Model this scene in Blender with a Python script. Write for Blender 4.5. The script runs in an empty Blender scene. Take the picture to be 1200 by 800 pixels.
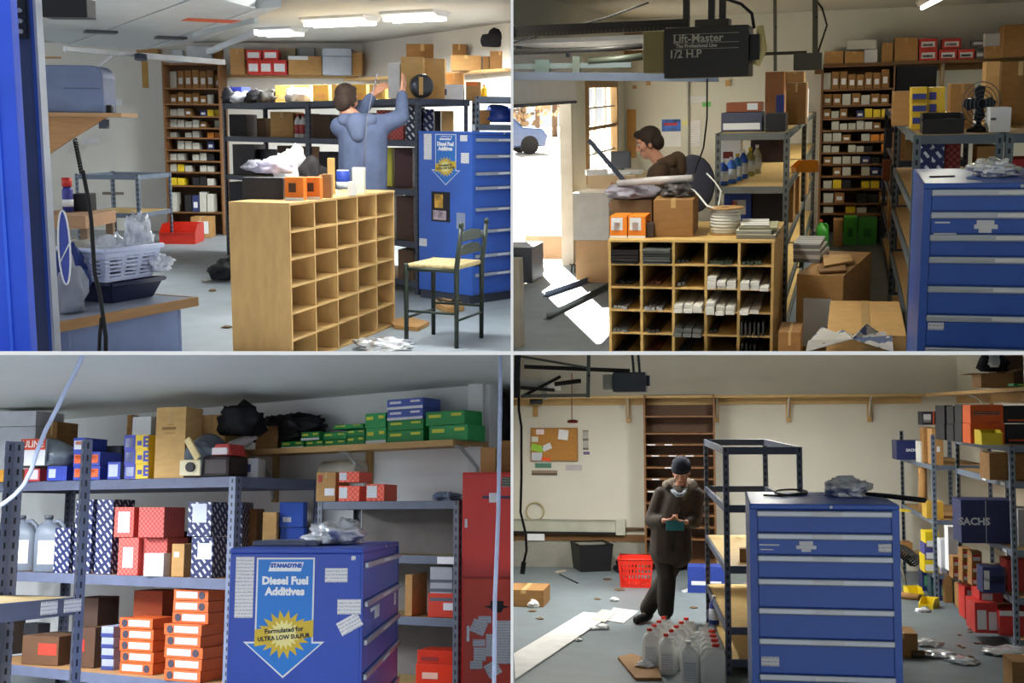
import bpy, bmesh, math, random
from mathutils import Vector as V, Matrix, noise
random.seed(7)
scn = bpy.context.scene
COL = scn.collection
F = 1400.0                                   # focal length in pixels of a 1200 x 800 frame
EYE = V((0, 0, 3))
# ------------------------------------------------------------------ camera, world, sun, exposure
cd = bpy.data.cameras.new('camera'); cam = bpy.data.objects.new('camera', cd); COL.objects.link(cam)
cd.sensor_width = 36; cd.lens = F * 36 / 1200; cd.clip_end = 300
cam.location = EYE; cam.rotation_euler = (math.pi / 2, 0, 0); scn.camera = cam
wd = bpy.data.worlds.new('world'); scn.world = wd; wd.use_nodes = True
wd.node_tree.nodes['Background'].inputs[0].default_value = (0.93, 0.97, 1.0, 1)
wd.node_tree.nodes['Background'].inputs[1].default_value = 1.0
scn.view_settings.view_transform = 'Standard'; scn.view_settings.look = 'None'
scn.view_settings.gamma = 1; scn.view_settings.use_curve_mapping = False
scn.view_settings.exposure = 0.0

def pxdir(px, py): return V(((px - 600) / F, 1, (400 - py) / F))

class Room:
    """A room with its own upright frame (x right, y into the room, z up, origin on its floor under the eye)."""
    def __init__(s, vx, vy, H, roll, px_lim, py_lim, word):
        r = math.radians(roll)
        Y = pxdir(vx, vy).normalized(); X = V((math.cos(r), 0, math.sin(r)))
        X = (X - Y * X.dot(Y)).normalized(); Z = X.cross(Y)
        s.R = Matrix((X, Y, Z)).transposed(); s.H = H
        s.M = Matrix.Translation(EYE - H * Z) @ s.R.to_4x4(); s.Mi = s.M.inverted(); s.Rt = s.R.transposed()
        s.px_lim, s.py_lim, s.word = px_lim, py_lim, word
        c = s.Rt @ V((1, 0, 0)); s.face = math.atan2(c.y, c.x)      # yaw that faces the opening
    def ray(s, px, py): return s.Rt @ pxdir(px, py)
    def at(s, px, py, y):
        d = s.ray(px, py); t = y / d.y; return d * t + V((0, 0, s.H))
    def fl(s, px, py, z=0.0):
        d = s.ray(px, py); t = (z - s.H) / d.z; return d * t + V((0, 0, s.H))
    def wx(s, px, py, x):
        d = s.ray(px, py); t = x / d.x; return d * t + V((0, 0, s.H))
    def dep(s, px, py, D): return s.ray(px, py) * D + V((0, 0, s.H))
    def zy(s, px, z, y):
        py = 400
        for _ in range(12): p = s.at(px, py, y); py += (p.z - z) * F / y
        return s.at(px, py, y)
    def zx(s, px, z, x):
        py = 400
        for _ in range(20): p = s.wx(px, py, x); py += (p.z - z) * F / max(p.y, 1) * .9
        return s.wx(px, py, x)
    def zd(s, px, z, D):
        py = 400
        for _ in range(12): p = s.dep(px, py, D); py += (p.z - z) * F / D
        return s.dep(px, py, D)
    def yaw(s, vx, vy):
        d = s.ray(vx, vy); return math.atan2(d.y, d.x)
    def px(s, p):
        q = s.M @ V(p) - EYE; return (600 + F * q.x / q.y, 400 - F * q.z / q.y)

#            vanishing point   eye    roll   frame of the room seen from the front
TL = Room(-100, 147, 1.55, -0.6, (-9e3, 598.4), (-9e3, 411.4), 'upper left')
TR = Room(1000, 97, 2.00, 1.6, (601.6, 9e3), (-9e3, 411.4), 'upper right')
BL = Room(606, 608, 1.65, 0.0, (-9e3, 598.4), (415.8, 9e3), 'lower left')
BR = Room(840, 478, 2.10, 0.3, (601.6, 9e3), (415.8, 9e3), 'lower right')
ROOM = {}
sl = bpy.data.lights.new('sun_lamp', 'SUN'); sl.energy = 80; sl.angle = math.radians(.6); sl.color = (1, .95, .87)
so = bpy.data.objects.new('sun_lamp', sl); COL.objects.link(so)
_el, _az = math.radians(31), math.radians(22)
so.rotation_euler = (TR.R @ V((-math.sin(_az) * math.cos(_el), math.cos(_az) * math.cos(_el), math.sin(_el)))).to_track_quat('Z', 'Y').to_euler()

# ------------------------------------------------------------------ materials
def lin(c):
    return tuple(((x / 255) / 12.92 if x / 255 <= .04045 else ((x / 255 + .055) / 1.055) ** 2.4) for x in c[:3])
MATS = {}
def nt(name):
    m = bpy.data.materials.new(name); m.use_nodes = True; t = m.node_tree
    return m, t, t.nodes['Principled BSDF']
def M(rgb, rough=.55, metal=0., var=.10, scale=6., bump=0., kind='', spec=.4, alpha=1., trans=0.):
    key = (rgb, rough, metal, var, scale, bump, kind, spec, alpha, trans)
    if key in MATS: return MATS[key]
    m, t, b = nt('%s_%d_%d_%d' % ((kind or 'paint',) + tuple(rgb))); N = t.nodes; L = t.links
    b.inputs['Roughness'].default_value = rough; b.inputs['Metallic'].default_value = metal
    b.inputs['Specular IOR Level'].default_value = spec; b.inputs['Alpha'].default_value = alpha
    b.inputs['Transmission Weight'].default_value = trans
    c = lin(rgb)
    tc = N.new('ShaderNodeTexCoord'); no = N.new('ShaderNodeTexNoise'); no.inputs['Scale'].default_value = scale
    no.inputs['Detail'].default_value = 5; mp = N.new('ShaderNodeMapping')
    L.new(tc.outputs['Object'], mp.inputs['Vector']); L.new(mp.outputs['Vector'], no.inputs['Vector'])
    if kind == 'wood': mp.inputs['Scale'].default_value = (1.2, 9, 9)
    if kind == 'plywood': mp.inputs['Scale'].default_value = (2, 7, 2)
    if kind == 'cardboard': mp.inputs['Scale'].default_value = (2, 2, 6)
    mx = N.new('ShaderNodeMix'); mx.data_type = 'RGBA'
    mx.inputs[6].default_value = (*[x * (1 - var) for x in c], 1)
    mx.inputs[7].default_value = (*[min(1, x * (1 + var)) for x in c], 1)
    rp = N.new('ShaderNodeMapRange'); rp.inputs[1].default_value = .3; rp.inputs[2].default_value = .7
    L.new(no.outputs[0], rp.inputs[0]); L.new(rp.outputs[0], mx.inputs[0]); out = mx.outputs[2]
    if kind in ('slot', 'print', 'hatch', 'rows', 'check', 'news', 'teeth'):
        uv = N.new('ShaderNodeUVMap'); sx = N.new('ShaderNodeSeparateXYZ'); L.new(uv.outputs[0], sx.inputs[0])
        def mth(op, a, b2=None):
            n = N.new('ShaderNodeMath'); n.operation = op
            for i, q in enumerate((a, b2)):
                if q is None: continue
                if isinstance(q, (int, float)): n.inputs[i].default_value = q
                else: L.new(q, n.inputs[i])
            return n.outputs[0]
        u, v = sx.outputs[0], sx.outputs[1]
        if kind == 'slot':
            k = mth('MULTIPLY', mth('LESS_THAN', mth('ABSOLUTE', u), .0075), mth('LESS_THAN', mth('FRACT', mth('MULTIPLY', v, 16)), .5)); dark = (.012, .013, .016, 1)
        elif kind == 'print':
            n2 = N.new('ShaderNodeTexNoise'); n2.inputs['Scale'].default_value = 170; L.new(uv.outputs[0], n2.inputs[0])
            k = mth('MULTIPLY', mth('LESS_THAN', mth('FRACT', mth('MULTIPLY', v, 55)), .4), mth('GREATER_THAN', n2.outputs[0], .5)); dark = (.36, .37, .42, 1)
        elif kind == 'hatch':
            a = mth('FRACT', mth('MULTIPLY', mth('ADD', mth('MULTIPLY', v, .8), u), 17)); a2 = mth('FRACT', mth('MULTIPLY', mth('SUBTRACT', mth('MULTIPLY', v, 1), mth('MULTIPLY', u, .8)), 11))
            k = mth('MULTIPLY', mth('LESS_THAN', a, .38), mth('LESS_THAN', a2, .6)); dark = (.62, .65, .72, 1)
        elif kind == 'rows':
            k = mth('LESS_THAN', mth('FRACT', mth('MULTIPLY', v, 8)), .22); dark = tuple(x * .35 for x in c) + (1,)
        elif kind == 'teeth':
            k = mth('LESS_THAN', mth('FRACT', mth('MULTIPLY', u, 40)), .4); dark = tuple(x * .2 for x in c) + (1,)
        elif kind == 'check':
            ck = N.new('ShaderNodeTexChecker'); ck.inputs['Scale'].default_value = 48; L.new(uv.outputs[0], ck.inputs[0]); k = ck.outputs[1]; dark = tuple(min(1, x * 1.15 + .07) for x in c) + (1,)
        else:
            n2 = N.new('ShaderNodeTexNoise'); n2.inputs['Scale'].default_value = 9; L.new(tc.outputs['Object'], n2.inputs[0])
            k = mth('GREATER_THAN', n2.outputs[0], .56); dark = (.12, .16, .26, 1)
        m2 = N.new('ShaderNodeMix'); m2.data_type = 'RGBA'; L.new(k, m2.inputs[0]); L.new(out, m2.inputs[6]); m2.inputs[7].default_value = dark; out = m2.outputs[2]
    if kind == 'concrete':
        n3 = N.new('ShaderNodeTexNoise'); n3.inputs['Scale'].default_value = .9; n3.inputs['Detail'].default_value = 7; L.new(tc.outputs['Object'], n3.inputs[0])
        m3 = N.new('ShaderNodeMix'); m3.data_type = 'RGBA'; m3.blend_type = 'MULTIPLY'; r3 = N.new('ShaderNodeMapRange')
        r3.inputs[1].default_value = .35; r3.inputs[2].default_value = .62; r3.inputs[3].default_value = 1; r3.inputs[4].default_value = 0
        L.new(n3.outputs[0], r3.inputs[0]); L.new(r3.outputs[0], m3.inputs[0]); L.new(out, m3.inputs[6]); m3.inputs[7].default_value = (.80, .80, .78, 1); out = m3.outputs[2]
    L.new(out, b.inputs['Base Color'])
    if bump:
        bp = N.new('ShaderNodeBump'); bp.inputs['Strength'].default_value = bump; bp.inputs['Distance'].default_value = .02
        L.new(no.outputs[0], bp.inputs['Height']); L.new(bp.outputs[0], b.inputs['Normal'])
    MATS[key] = m; return m
def glow(rgb, s, name='tube_light'):
    key = (name, rgb, s)
    if key not in MATS:
        m, t, b = nt(name); b.inputs['Emission Color'].default_value = (*lin(rgb), 1); b.inputs['Emission Strength'].default_value = s
        b.inputs['Base Color'].default_value = (.8, .8, .8, 1); MATS[key] = m
    return MATS[key]
STEEL = M((104, 116, 134), .5, .0, .08); POST = M((112, 124, 142), .5, .0, .08, kind='slot')
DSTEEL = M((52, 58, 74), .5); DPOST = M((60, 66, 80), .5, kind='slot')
PLY = M((203, 172, 112), .6, var=.16, kind='plywood', scale=5); PART_B = M((178, 142, 92), .7, var=.14, scale=18)
BIRCH = M((206, 170, 104), .55, var=.10, kind='plywood', scale=3)
CARD = M((176, 134, 82), .8, var=.10, kind='cardboard', scale=4); CARD2 = M((148, 108, 62), .8, var=.12, kind='cardboard', scale=4); CARD3 = M((206, 164, 104), .8, var=.08, kind='cardboard', scale=4)
BROWN = M((122, 82, 46), .5, var=.2, kind='wood', scale=4)
PAPER = M((224, 226, 230), .7, var=.03); LABEL = M((222, 222, 226), .7, var=.03, kind='print')
CABB = M((46, 92, 184), .36, var=.05, spec=.5); CABD = M((30, 62, 134), .4, var=.06, spec=.5); CHROME = M((176, 182, 190), .32, .55, .05)
BLACK = M((20, 20, 23), .5, var=.2); RUBBER = M((16, 16, 18), .7); WHITEP = M((228, 230, 232), .35, var=.03)
TAPE = M((196, 160, 104), .3)
BAG = M((240, 243, 248), .22, .55, var=.05, scale=14, bump=.5, alpha=.9, spec=.9)
SKIN = M((196, 140, 112), .5, var=.06)

# ------------------------------------------------------------------ mesh builder
class MB:
    def __init__(s): s.v = []; s.f = []; s.uv = []; s.sm = []
    def quad(s, pts, uv=None, smooth=False):
        b = len(s.v); s.v += [V(p) for p in pts]; s.f.append(tuple(range(b, b + len(pts)))); s.uv.append(uv or [(0, 0)] * len(pts)); s.sm.append(smooth)
    def box(s, x0, x1, y0, y1, z0, z1, mt=None):
        P = [V((x, y, z)) for z in (z0, z1) for y in (y0, y1) for x in (x0, x1)]; cx, cy = (x0 + x1) / 2, (y0 + y1) / 2
        for idx, k in (((0, 1, 5, 4), 0), ((3, 2, 6, 7), 0), ((2, 0, 4, 6), 1), ((1, 3, 7, 5), 1), ((4, 5, 7, 6), 2), ((2, 3, 1, 0), 2)):
            q = [P[i] for i in idx]
            if k == 0: uv = [(p.x - cx, p.z - z0) for p in q]
            elif k == 1: uv = [(p.y - cy, p.z - z0) for p in q]
            else: uv = [(p.x - cx, p.y - cy) for p in q]
            s.quad([mt @ p for p in q] if mt else q, uv)
        return s
    def bar(s, a, b, w, h, up=V((0, 0, 1))):
        a, b = V(a), V(b); d = b - a; L = d.length; x = d.normalized()
        if abs(x.dot(up)) > .99: up = V((0, 1, 0))
        y = up.cross(x).normalized(); z = x.cross(y)
        mt = Matrix.Translation(a) @ Matrix((x, y, z)).transposed().to_4x4()
        return s.box(0, L, -w / 2, w / 2, -h / 2, h / 2, mt)
    def tube(s, pts, r, n=8, caps=True):
        pts = [V(p) for p in pts]; m = len(pts); R = r if isinstance(r, (list, tuple)) else [r] * m; rings = []; ref = None
        for i, p in enumerate(pts):
            d = (pts[min(i + 1, m - 1)] - pts[max(i - 1, 0)]); d = d.normalized() if d.length > 1e-9 else V((0, 0, 1))
            if ref is None: ref = V((1, 0, 0)) if abs(d.x) < .9 else V((0, 1, 0))
            a = (ref - d * ref.dot(d)).normalized(); ref = a; b = d.cross(a)
            rings.append([p + (a * math.cos(2 * math.pi * k / n) + b * math.sin(2 * math.pi * k / n)) * R[i] for k in range(n)])
        b0 = len(s.v)
        for q in rings: s.v += q
        for i in range(m - 1):
            for k in range(n):
                k2 = (k + 1) % n; s.f.append((b0 + i * n + k, b0 + i * n + k2, b0 + (i + 1) * n + k2, b0 + (i + 1) * n + k)); s.uv.append([(0, 0)] * 4); s.sm.append(True)
        if caps:
            s.f.append(tuple(b0 + k for k in reversed(range(n)))); s.f.append(tuple(b0 + (m - 1) * n + k for k in range(n)))
            s.uv += [[(0, 0)] * n] * 2; s.sm += [False, False]
        return s
    def lathe(s, prof, n=16, mt=None, sx=1., sy=1.):
        b0 = len(s.v)
        for (r, z) in prof:
            for k in range(n):
                a = 2 * math.pi * k / n; p = V((r * math.cos(a) * sx, r * math.sin(a) * sy, z)); s.v.append(mt @ p if mt else p)
        for i in range(len(prof) - 1):
            for k in range(n):
                k2 = (k + 1) % n; s.f.append((b0 + i * n + k, b0 + i * n + k2, b0 + (i + 1) * n + k2, b0 + (i + 1) * n + k)); s.uv.append([(0, 0)] * 4); s.sm.append(True)
        s.f.append(tuple(b0 + k for k in reversed(range(n)))); s.f.append(tuple(b0 + (len(prof) - 1) * n + k for k in range(n)))
        s.uv += [[(0, 0)] * n] * 2; s.sm += [False, False]
        return s
    def prism(s, poly, lo, hi, mt=None):
        """poly in (x, z), extruded along y from lo to hi"""
        n = len(poly); A = [V((x, lo, z)) for x, z in poly]; B = [V((x, hi, z)) for x, z in poly]
        T = (lambda p: mt @ p) if mt else (lambda p: p)
        s.quad([T(p) for p in A], [(x, z) for x, z in poly]); s.quad([T(p) for p in reversed(B)], [(x, z) for x, z in reversed(poly)])
        for i in range(n):
            j = (i + 1) % n; s.quad([T(A[j]), T(A[i]), T(B[i]), T(B[j])])
        return s
    def blob(s, c, rad, seed=0, amp=.25, sub=3, freq=2.2, flat=True, mt=None):
        bm = bmesh.new(); bmesh.ops.create_icosphere(bm, subdivisions=sub, radius=1); b0 = len(s.v); c = V(c)
        for v in bm.verts:
            n = v.co.copy(); k = 1 + amp * noise.noise(n * freq + V((seed * 3.7, seed * 1.3, seed))) + amp * .6 * noise.noise(n * freq * 2.7 + V((seed, 5, 2)))
            p = n * k
            if flat and p.z < -.55: p.z = -.55 - (p.z + .55) * -.1
            p = V((p.x * rad[0], p.y * rad[1], p.z * rad[2])); s.v.append((mt @ p if mt else p) + c)
        for f in bm.faces: s.f.append(tuple(b0 + v.index for v in f.verts)); s.uv.append([(0, 0)] * 3); s.sm.append(True)
        bm.free(); return s
    def mesh(s, name, bevel=0., mat=None):
        me = bpy.data.meshes.new(name); me.from_pydata([tuple(p) for p in s.v], [], s.f)
        ul = me.uv_layers.new(name='uv'); flat = [c for f in s.uv for q in f for c in q]; ul.data.foreach_set('uv', flat)
        me.polygons.foreach_set('use_smooth', s.sm)
        if bevel:
            bm = bmesh.new(); bm.from_mesh(me); bmesh.ops.remove_doubles(bm, verts=bm.verts, dist=1e-5)
            bmesh.ops.bevel(bm, geom=[e for e in bm.edges if e.calc_face_angle(0) > .5], offset=bevel, segments=2, profile=.6, affect='EDGES', clamp_overlap=True)
            bm.to_mesh(me); bm.free()
        if mat: me.materials.append(mat)
        return me

def link(o, room): COL.objects.link(o); ROOM[o.name] = room; return o
def thing(room, name, label, cat, base=(0, 0, 0), rz=0., group=None):
    o = bpy.data.objects.new(name, None); o.empty_display_size = .1; link(o, room)
    o.matrix_world = room.M @ Matrix.Translation(V(base)) @ Matrix.Rotation(rz, 4, 'Z')
    o['label'] = label; o['category'] = cat
    if group: o['group'] = group
    return o
def part(par, name, mb, mat, bevel=0., label=None):
    me = mb.mesh(name, bevel, mat) if isinstance(mb, MB) else mb
    o = bpy.data.objects.new(name, me); link(o, ROOM[par.name]); o.parent = par
    if not me.materials and mat: me.materials.append(mat)
    if label: o['label'] = label
    return o
def solo(room, name, label, cat, mb, mat, base=(0, 0, 0), rz=0., group=None, bevel=0., kind=None):
    me = mb.mesh(name, bevel, mat) if isinstance(mb, MB) else mb
    o = bpy.data.objects.new(name, me); link(o, room)
    if not me.materials and mat: me.materials.append(mat)
    o.matrix_world = room.M @ Matrix.Translation(V(base)) @ Matrix.Rotation(rz, 4, 'Z')
    if label: o['label'] = label
    if cat: o['category'] = cat
    if group: o['group'] = group
    if kind: o['kind'] = kind
    return o
def struct(room, name, mb, mat, label=None):
    return solo(room, name, label, None, mb, mat, kind='structure')
def bx(*a): return MB().box(*a)

def text_mesh(body, size, mat, mt, bold=0., sx=1.):
    """flat lettering as a mesh; local x right, z up, lying in the plane y = 0"""
    cu = bpy.data.curves.new('lettering', 'FONT'); cu.body = body; cu.size = size; cu.align_x = 'CENTER'; cu.align_y = 'CENTER'; cu.offset = bold; cu.resolution_u = 2
    ob = bpy.data.objects.new('lettering', cu); COL.objects.link(ob)
    me = bpy.data.meshes.new_from_object(ob.evaluated_get(bpy.context.evaluated_depsgraph_get()))
    bpy.data.objects.remove(ob); bpy.data.curves.remove(cu)
    me.transform(mt @ Matrix.Rotation(math.pi / 2, 4, 'X') @ Matrix.Scale(sx, 4, V((1, 0, 0)))); me.materials.clear(); me.materials.append(mat); me.name = 'lettering'
    return me
def lettering(par, body, size, mat, mt, bold=0., sx=1.):
    return part(par, 'lettering', text_mesh(body, size, mat, mt, bold, sx), mat)
def loc(x, y, z, rz=0., ry=0.): return Matrix.Translation((x, y, z)) @ Matrix.Rotation(rz, 4, 'Z') @ Matrix.Rotation(ry, 4, 'Y')

# ------------------------------------------------------------------ cutting at the partitions
NOCUT = set()
def cut_at_partitions():
    lim = []
    for room in (TL, TR, BL, BR):
        pl = []
        for b, sgn in zip(room.px_lim, (1, -1)):
            if abs(b) < 8e3: pl.append(V((1, -(b - 600) / F, 0)) * sgn)
        for b, sgn in zip(room.py_lim, (-1, 1)):
            if abs(b) < 8e3: pl.append(V((0, -(400 - b) / F, 1)) * sgn)
        lim.append((room, pl))
    bpy.context.view_layer.update()
    for room, pl in lim:
        for o in [o for o in COL.objects if ROOM.get(o.name) is room and o.type == 'MESH' and o.name not in NOCUT]:
            mw = o.matrix_world; bad = []
            co = [mw @ v.co for v in o.data.vertices]
            for n in pl:
                ds = [n.dot(p - EYE) for p in co]
                if ds and min(ds) < -1e-4: bad.append((n, max(ds) < 1e-4))
            if not bad: continue
            if any(k for _, k in bad): bpy.data.objects.remove(o); continue
            if o.data.users > 1: o.data = o.data.copy()
            bm = bmesh.new(); bm.from_mesh(o.data); mi = mw.inverted()
            bmesh.ops.remove_doubles(bm, verts=bm.verts, dist=1e-5)
            for n, _ in bad:
                no = (mi.to_3x3() @ n).normalized()
                g = bmesh.ops.bisect_plane(bm, geom=bm.verts[:] + bm.edges[:] + bm.faces[:], dist=1e-5, plane_co=mi @ (EYE), plane_no=no, clear_inner=True)
                ed = [e for e in g['geom_cut'] if isinstance(e, bmesh.types.BMEdge) and e.is_valid and e.is_boundary]
                try: bmesh.ops.edgenet_fill(bm, edges=ed)
                except Exception: pass
            if not bm.faces: bm.free(); bpy.data.objects.remove(o); continue
            bm.to_mesh(o.data); bm.free()
    for _ in range(2):
        for o in [o for o in COL.objects if o.type == 'EMPTY' and not o.children]: bpy.data.objects.remove(o)

# ------------------------------------------------------------------ partition walls between the four rooms
def wedge(p00, p01, p10, p11, D0, D1):
    """solid between four pixel directions from distance D0 to D1"""
    P = [EYE + pxdir(*p) * D for D in (D0, D1) for p in (p00, p01, p11, p10)]; m = MB()
    for q in ((0, 1, 2, 3), (7, 6, 5, 4), (0, 4, 5, 1), (1, 5, 6, 2), (2, 6, 7, 3), (3, 7, 4, 0)): m.quad([P[i] for i in q])
    return m
WHITE = M((238, 238, 238), .8, var=.01)
class _W: M = Matrix.Identity(4)
for nm, w in (('wall_partition', wedge((598.4, -300), (601.6, -300), (598.4, 413), (601.6, 413), 3.0, 14.2)),
              ('wall_partition', wedge((598.4, 413.1), (601.6, 413.1), (598.4, 1100), (601.6, 1100), 3.0, 17)),
              ('ceiling_partition', wedge((-500, 411.4), (598.4, 411.4), (-500, 415.8), (598.4, 415.8), 3.0, 7.9)),
              ('ceiling_partition', wedge((601.6, 411.4), (1700, 411.4), (601.6, 415.8), (1700, 415.8), 3.0, 10.0))):
    solo(_W, nm, 'thin white partition between the four rooms', None, w, WHITE, kind='structure')
# ------------------------------------------------------------------ builders
def rack(R, label, base, w, d, levels, ph, rz=0., post=None, steel=None, board=None, bh=.07, boards=None, group=None, name='shelving_rack', pw=.045):
    """boltless steel rack: posts, beams, boards; origin at its front left foot"""
    post = post or POST; steel = steel or STEEL; board = board or PART_B
    t = thing(R, name, label, 'shelf rack', base, rz, group)
    for (x, y) in ((0, 0), (w - pw, 0), (0, d - pw), (w - pw, d - pw)):
        m = MB().box(x, x + pw, y, y + .004, 0, ph)
        m.box(x if x < w / 2 else x + pw - .004, x + .004 if x < w / 2 else x + pw, y + .004, y + pw, 0, ph) if y < d / 2 else m.box(x if x < w / 2 else x + pw - .004, x + .004 if x < w / 2 else x + pw, y - pw + .004, y, 0, ph)
        part(t, 'post', m, post)
    for i, z in enumerate(levels):
        for y in (.005, d - .03): part(t, 'beam', bx(pw * .3, w - pw * .3, y, y + .02, z - bh, z), steel, .003)
        for x in (.005, w - .03): part(t, 'end_beam', bx(x, x + .02, .03, d - .035, z - bh, z), steel, .003)
        if boards is None or boards[i]: part(t, 'shelf_board', bx(.03, w - .035, .03, d - .035, z - .022, z - .002), board)
    return t

def facemarks(t, w, h, marks, y=-.0, depth=.003):
    for k in marks:
        u0, u1, v0, v1, mt = k[:5]
        q = part(t, 'sticker', bx(-w / 2 + u0 * w, -w / 2 + u1 * w, y - depth, y - .0003, v0 * h, v1 * h), mt)
        if len(k) > 5: lettering(t if False else q, k[5], k[7], k[6], loc(-w / 2 + (u0 + u1) / 2 * w, y - depth - .0008, (v0 + v1) / 2 * h), .004 * k[7] / .1)

def carton(R, label, px0, px1, ptop, Y, zb, d=.3, mat=None, name='cardboard_carton', cat='box', marks=(), tape=None, group=None, rz=0., D=None, open_=False, flat=False):
    mat = mat or CARD; pc = (px0 + px1) / 2
    if D is None:
        p0, p1 = R.zy(px0, zb, Y), R.zy(px1, zb, Y); w = p1.x - p0.x; base = (p0 + p1) / 2
        h = R.at(pc, ptop, Y).z - zb; yaw = rz
    else:
        base = R.zd(pc, zb, D); w = (px1 - px0) * D / F; h = R.dep(pc, ptop, D).z - zb; yaw = R.face + rz
    h = max(h, .012); t = thing(R, name, label, cat, base, yaw, group)
    if open_:
        m = MB(); k = .006
        m.box(-w / 2, w / 2, 0, d, 0, k).box(-w / 2, w / 2, 0, k, k, h).box(-w / 2, w / 2, d - k, d, k, h).box(-w / 2, -w / 2 + k, k, d - k, k, h).box(w / 2 - k, w / 2, k, d - k, k, h)
        part(t, 'body', m, mat)
        fl = min(d, w) * .45
        part(t, 'flap', MB().bar((-w / 2, 0, h), (-w / 2, d, h), .001, .001).box(-w / 2 - fl * .8, -w / 2, 0, d, h - .004, h, loc(0, 0, 0)), mat)
        part(t, 'flap', MB().prism([(w / 2, h), (w / 2 + fl * .8, h + fl * .3), (w / 2 + fl * .8, h + fl * .3 + .005), (w / 2, h + .005)], 0, d), mat)
        part(t, 'flap', bx(-w / 2, w / 2, -.006, 0, h - fl, h), mat)
    else:
        part(t, 'body', bx(-w / 2, w / 2, 0, d, 0, h), mat, min(.004, w * .04, h * .06))
        if tape is None: tape = mat in (CARD, CARD2, CARD3) and w > .12
        if tape:
            part(t, 'tape_strip', bx(-w * .06, w * .06, -.0015, d * .999, h, h + .0015).box(-w * .06, w * .06, -.002, -.0004, h * .78, h), TAPE)
    facemarks(t, w, h, marks)
    return t

def drawer_cabinet(R, label, base, rz, w, d, h, body, face, zs, group=None, tags=(), lip=.028):
    """steel drawer cabinet, drawers on its -y side; zs: z of each handle, drawers between them"""
    t = thing(R, 'drawer_cabinet', label, 'cabinet', base, rz, group)
    k = .035
    part(t, 'body', MB().box(0, w, .012, d, .08, h - lip), body, .006)
    part(t, 'top_panel', bx(-.002, w + .002, 0, d + .002, h - lip, h), body, .008)
    part(t, 'plinth', bx(.01, w - .01, .03, d - .01, 0, .08), DSTEEL)
    for x in (0, w - k): part(t, 'side_rail', bx(x, x + k, 0, .012, .08, h - lip), body)
    zz = list(zs) + [.09]
    for a, b in zip(zz[:-1], zz[1:]):
        dr = part(t, 'drawer', bx(k + .004, w - k - .004, .002, .02, b + .012, a + .006), face, .003)
        hd = part(dr, 'handle', MB().prism([(k, a - .022), (w - k, a - .022), (w - k, a + .008), (k, a + .008)], -.022, -.001), CHROME, .006)
        part(dr, 'card_slot', bx(w * .42, w * .62, -.0242, -.0222, a - .014, a + .002), PAPER)
    part(t, 'lock', MB().lathe([(.009, 0), (.009, .006), (.006, .008)], 12, loc(w * .55, -.0005, h - lip * .5) @ Matrix.Rotation(math.pi / 2, 4, 'X')), CHROME)
    for (x0, x1, z0, z1, mt) in tags: part(t, 'sticker', bx(x0, x1, -.003, .0018, z0, z1), mt)
    return t

def poster_on_side(t, y0, y1, z0, z1, blue, gold, full=True):
    """down-pointing arrow poster on the left side (x = 0) of a drawer cabinet; y runs backwards from the front"""
    mt = Matrix.Translation((-.0025, 0, 0)) @ Matrix.Rotation(-math.pi / 2, 4, 'Z')    # local x -> -y, faces -x
    w = y1 - y0; yc = (y0 + y1) / 2; T = lambda: Matrix.Translation((0, 0, 0))
    def P(a): return [(-(yc) + x * w, z0 + z * (z1 - z0)) for x, z in a]
    outer = [(-.36, 1), (.36, 1), (.36, .30), (.5, .30), (0, 0), (-.5, .30), (-.36, .30)]
    inner = [(-.34, .985), (.34, .985), (.34, .285), (.455, .285), (0, .018), (-.455, .285), (-.34, .285)]
    p = part(t, 'poster', MB().prism(P(outer), -.0006, .0016, mt), PAPER)
    part(p, 'poster_print', MB().prism(P(inner), -.0014, -.0007, mt), blue)
    st = []
    for k in range(36):
        a = 2 * math.pi * k / 36; r = (.33 if k % 2 == 0 else .22); st.append((r * math.cos(a) * 1.0, .36 + r * .62 * math.sin(a)))
    part(p, 'gold_band', MB().prism(P([(-.36, .40), (-.36, .26), (.36, .34), (.36, .48)]), -.002, -.0015, mt), gold)
    part(p, 'starburst', MB().prism(P(st), -.0028, -.0021, mt), gold)
    st2 = [(x * .62, .36 + (z - .36) * .62) for x, z in st]
    part(p, 'starburst_core', MB().prism(P(st2), -.0034, -.0029, mt), M((232, 222, 150), .6))
    if full:
        WH = M((236, 238, 244), .6, var=.01); DK = M((26, 30, 46), .6, var=.01)
        def tx(s, x, z, sz, m, b=.0, rot=0., sx=1.): lettering(p, s, sz, m, mt @ Matrix.Translation((-yc + x * w, -.0042, z0 + z * (z1 - z0))) @ Matrix.Rotation(rot, 4, 'Y'), b, sx)
        part(p, 'brand_bar', MB().prism(P([(-.18, .962), (-.215, .885), (.19, .885), (.225, .962)]), -.002, -.0015, mt), WH)
        tx('STANADYNE', .008, .932, .066 * w, M((40, 90, 180), .5, var=.01), .002)
        tx('Diesel Fuel', 0, .805, .128 * w, WH, .003); tx('Additives', 0, .715, .128 * w, WH, .003)
        tx('Formulated for', 0, .395, .078 * w, DK, .0012, -.08); tx('ULTRA LOW SULFUR', 0, .335, .072 * w, DK, .0012, -.08, .95)
    return p

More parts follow.
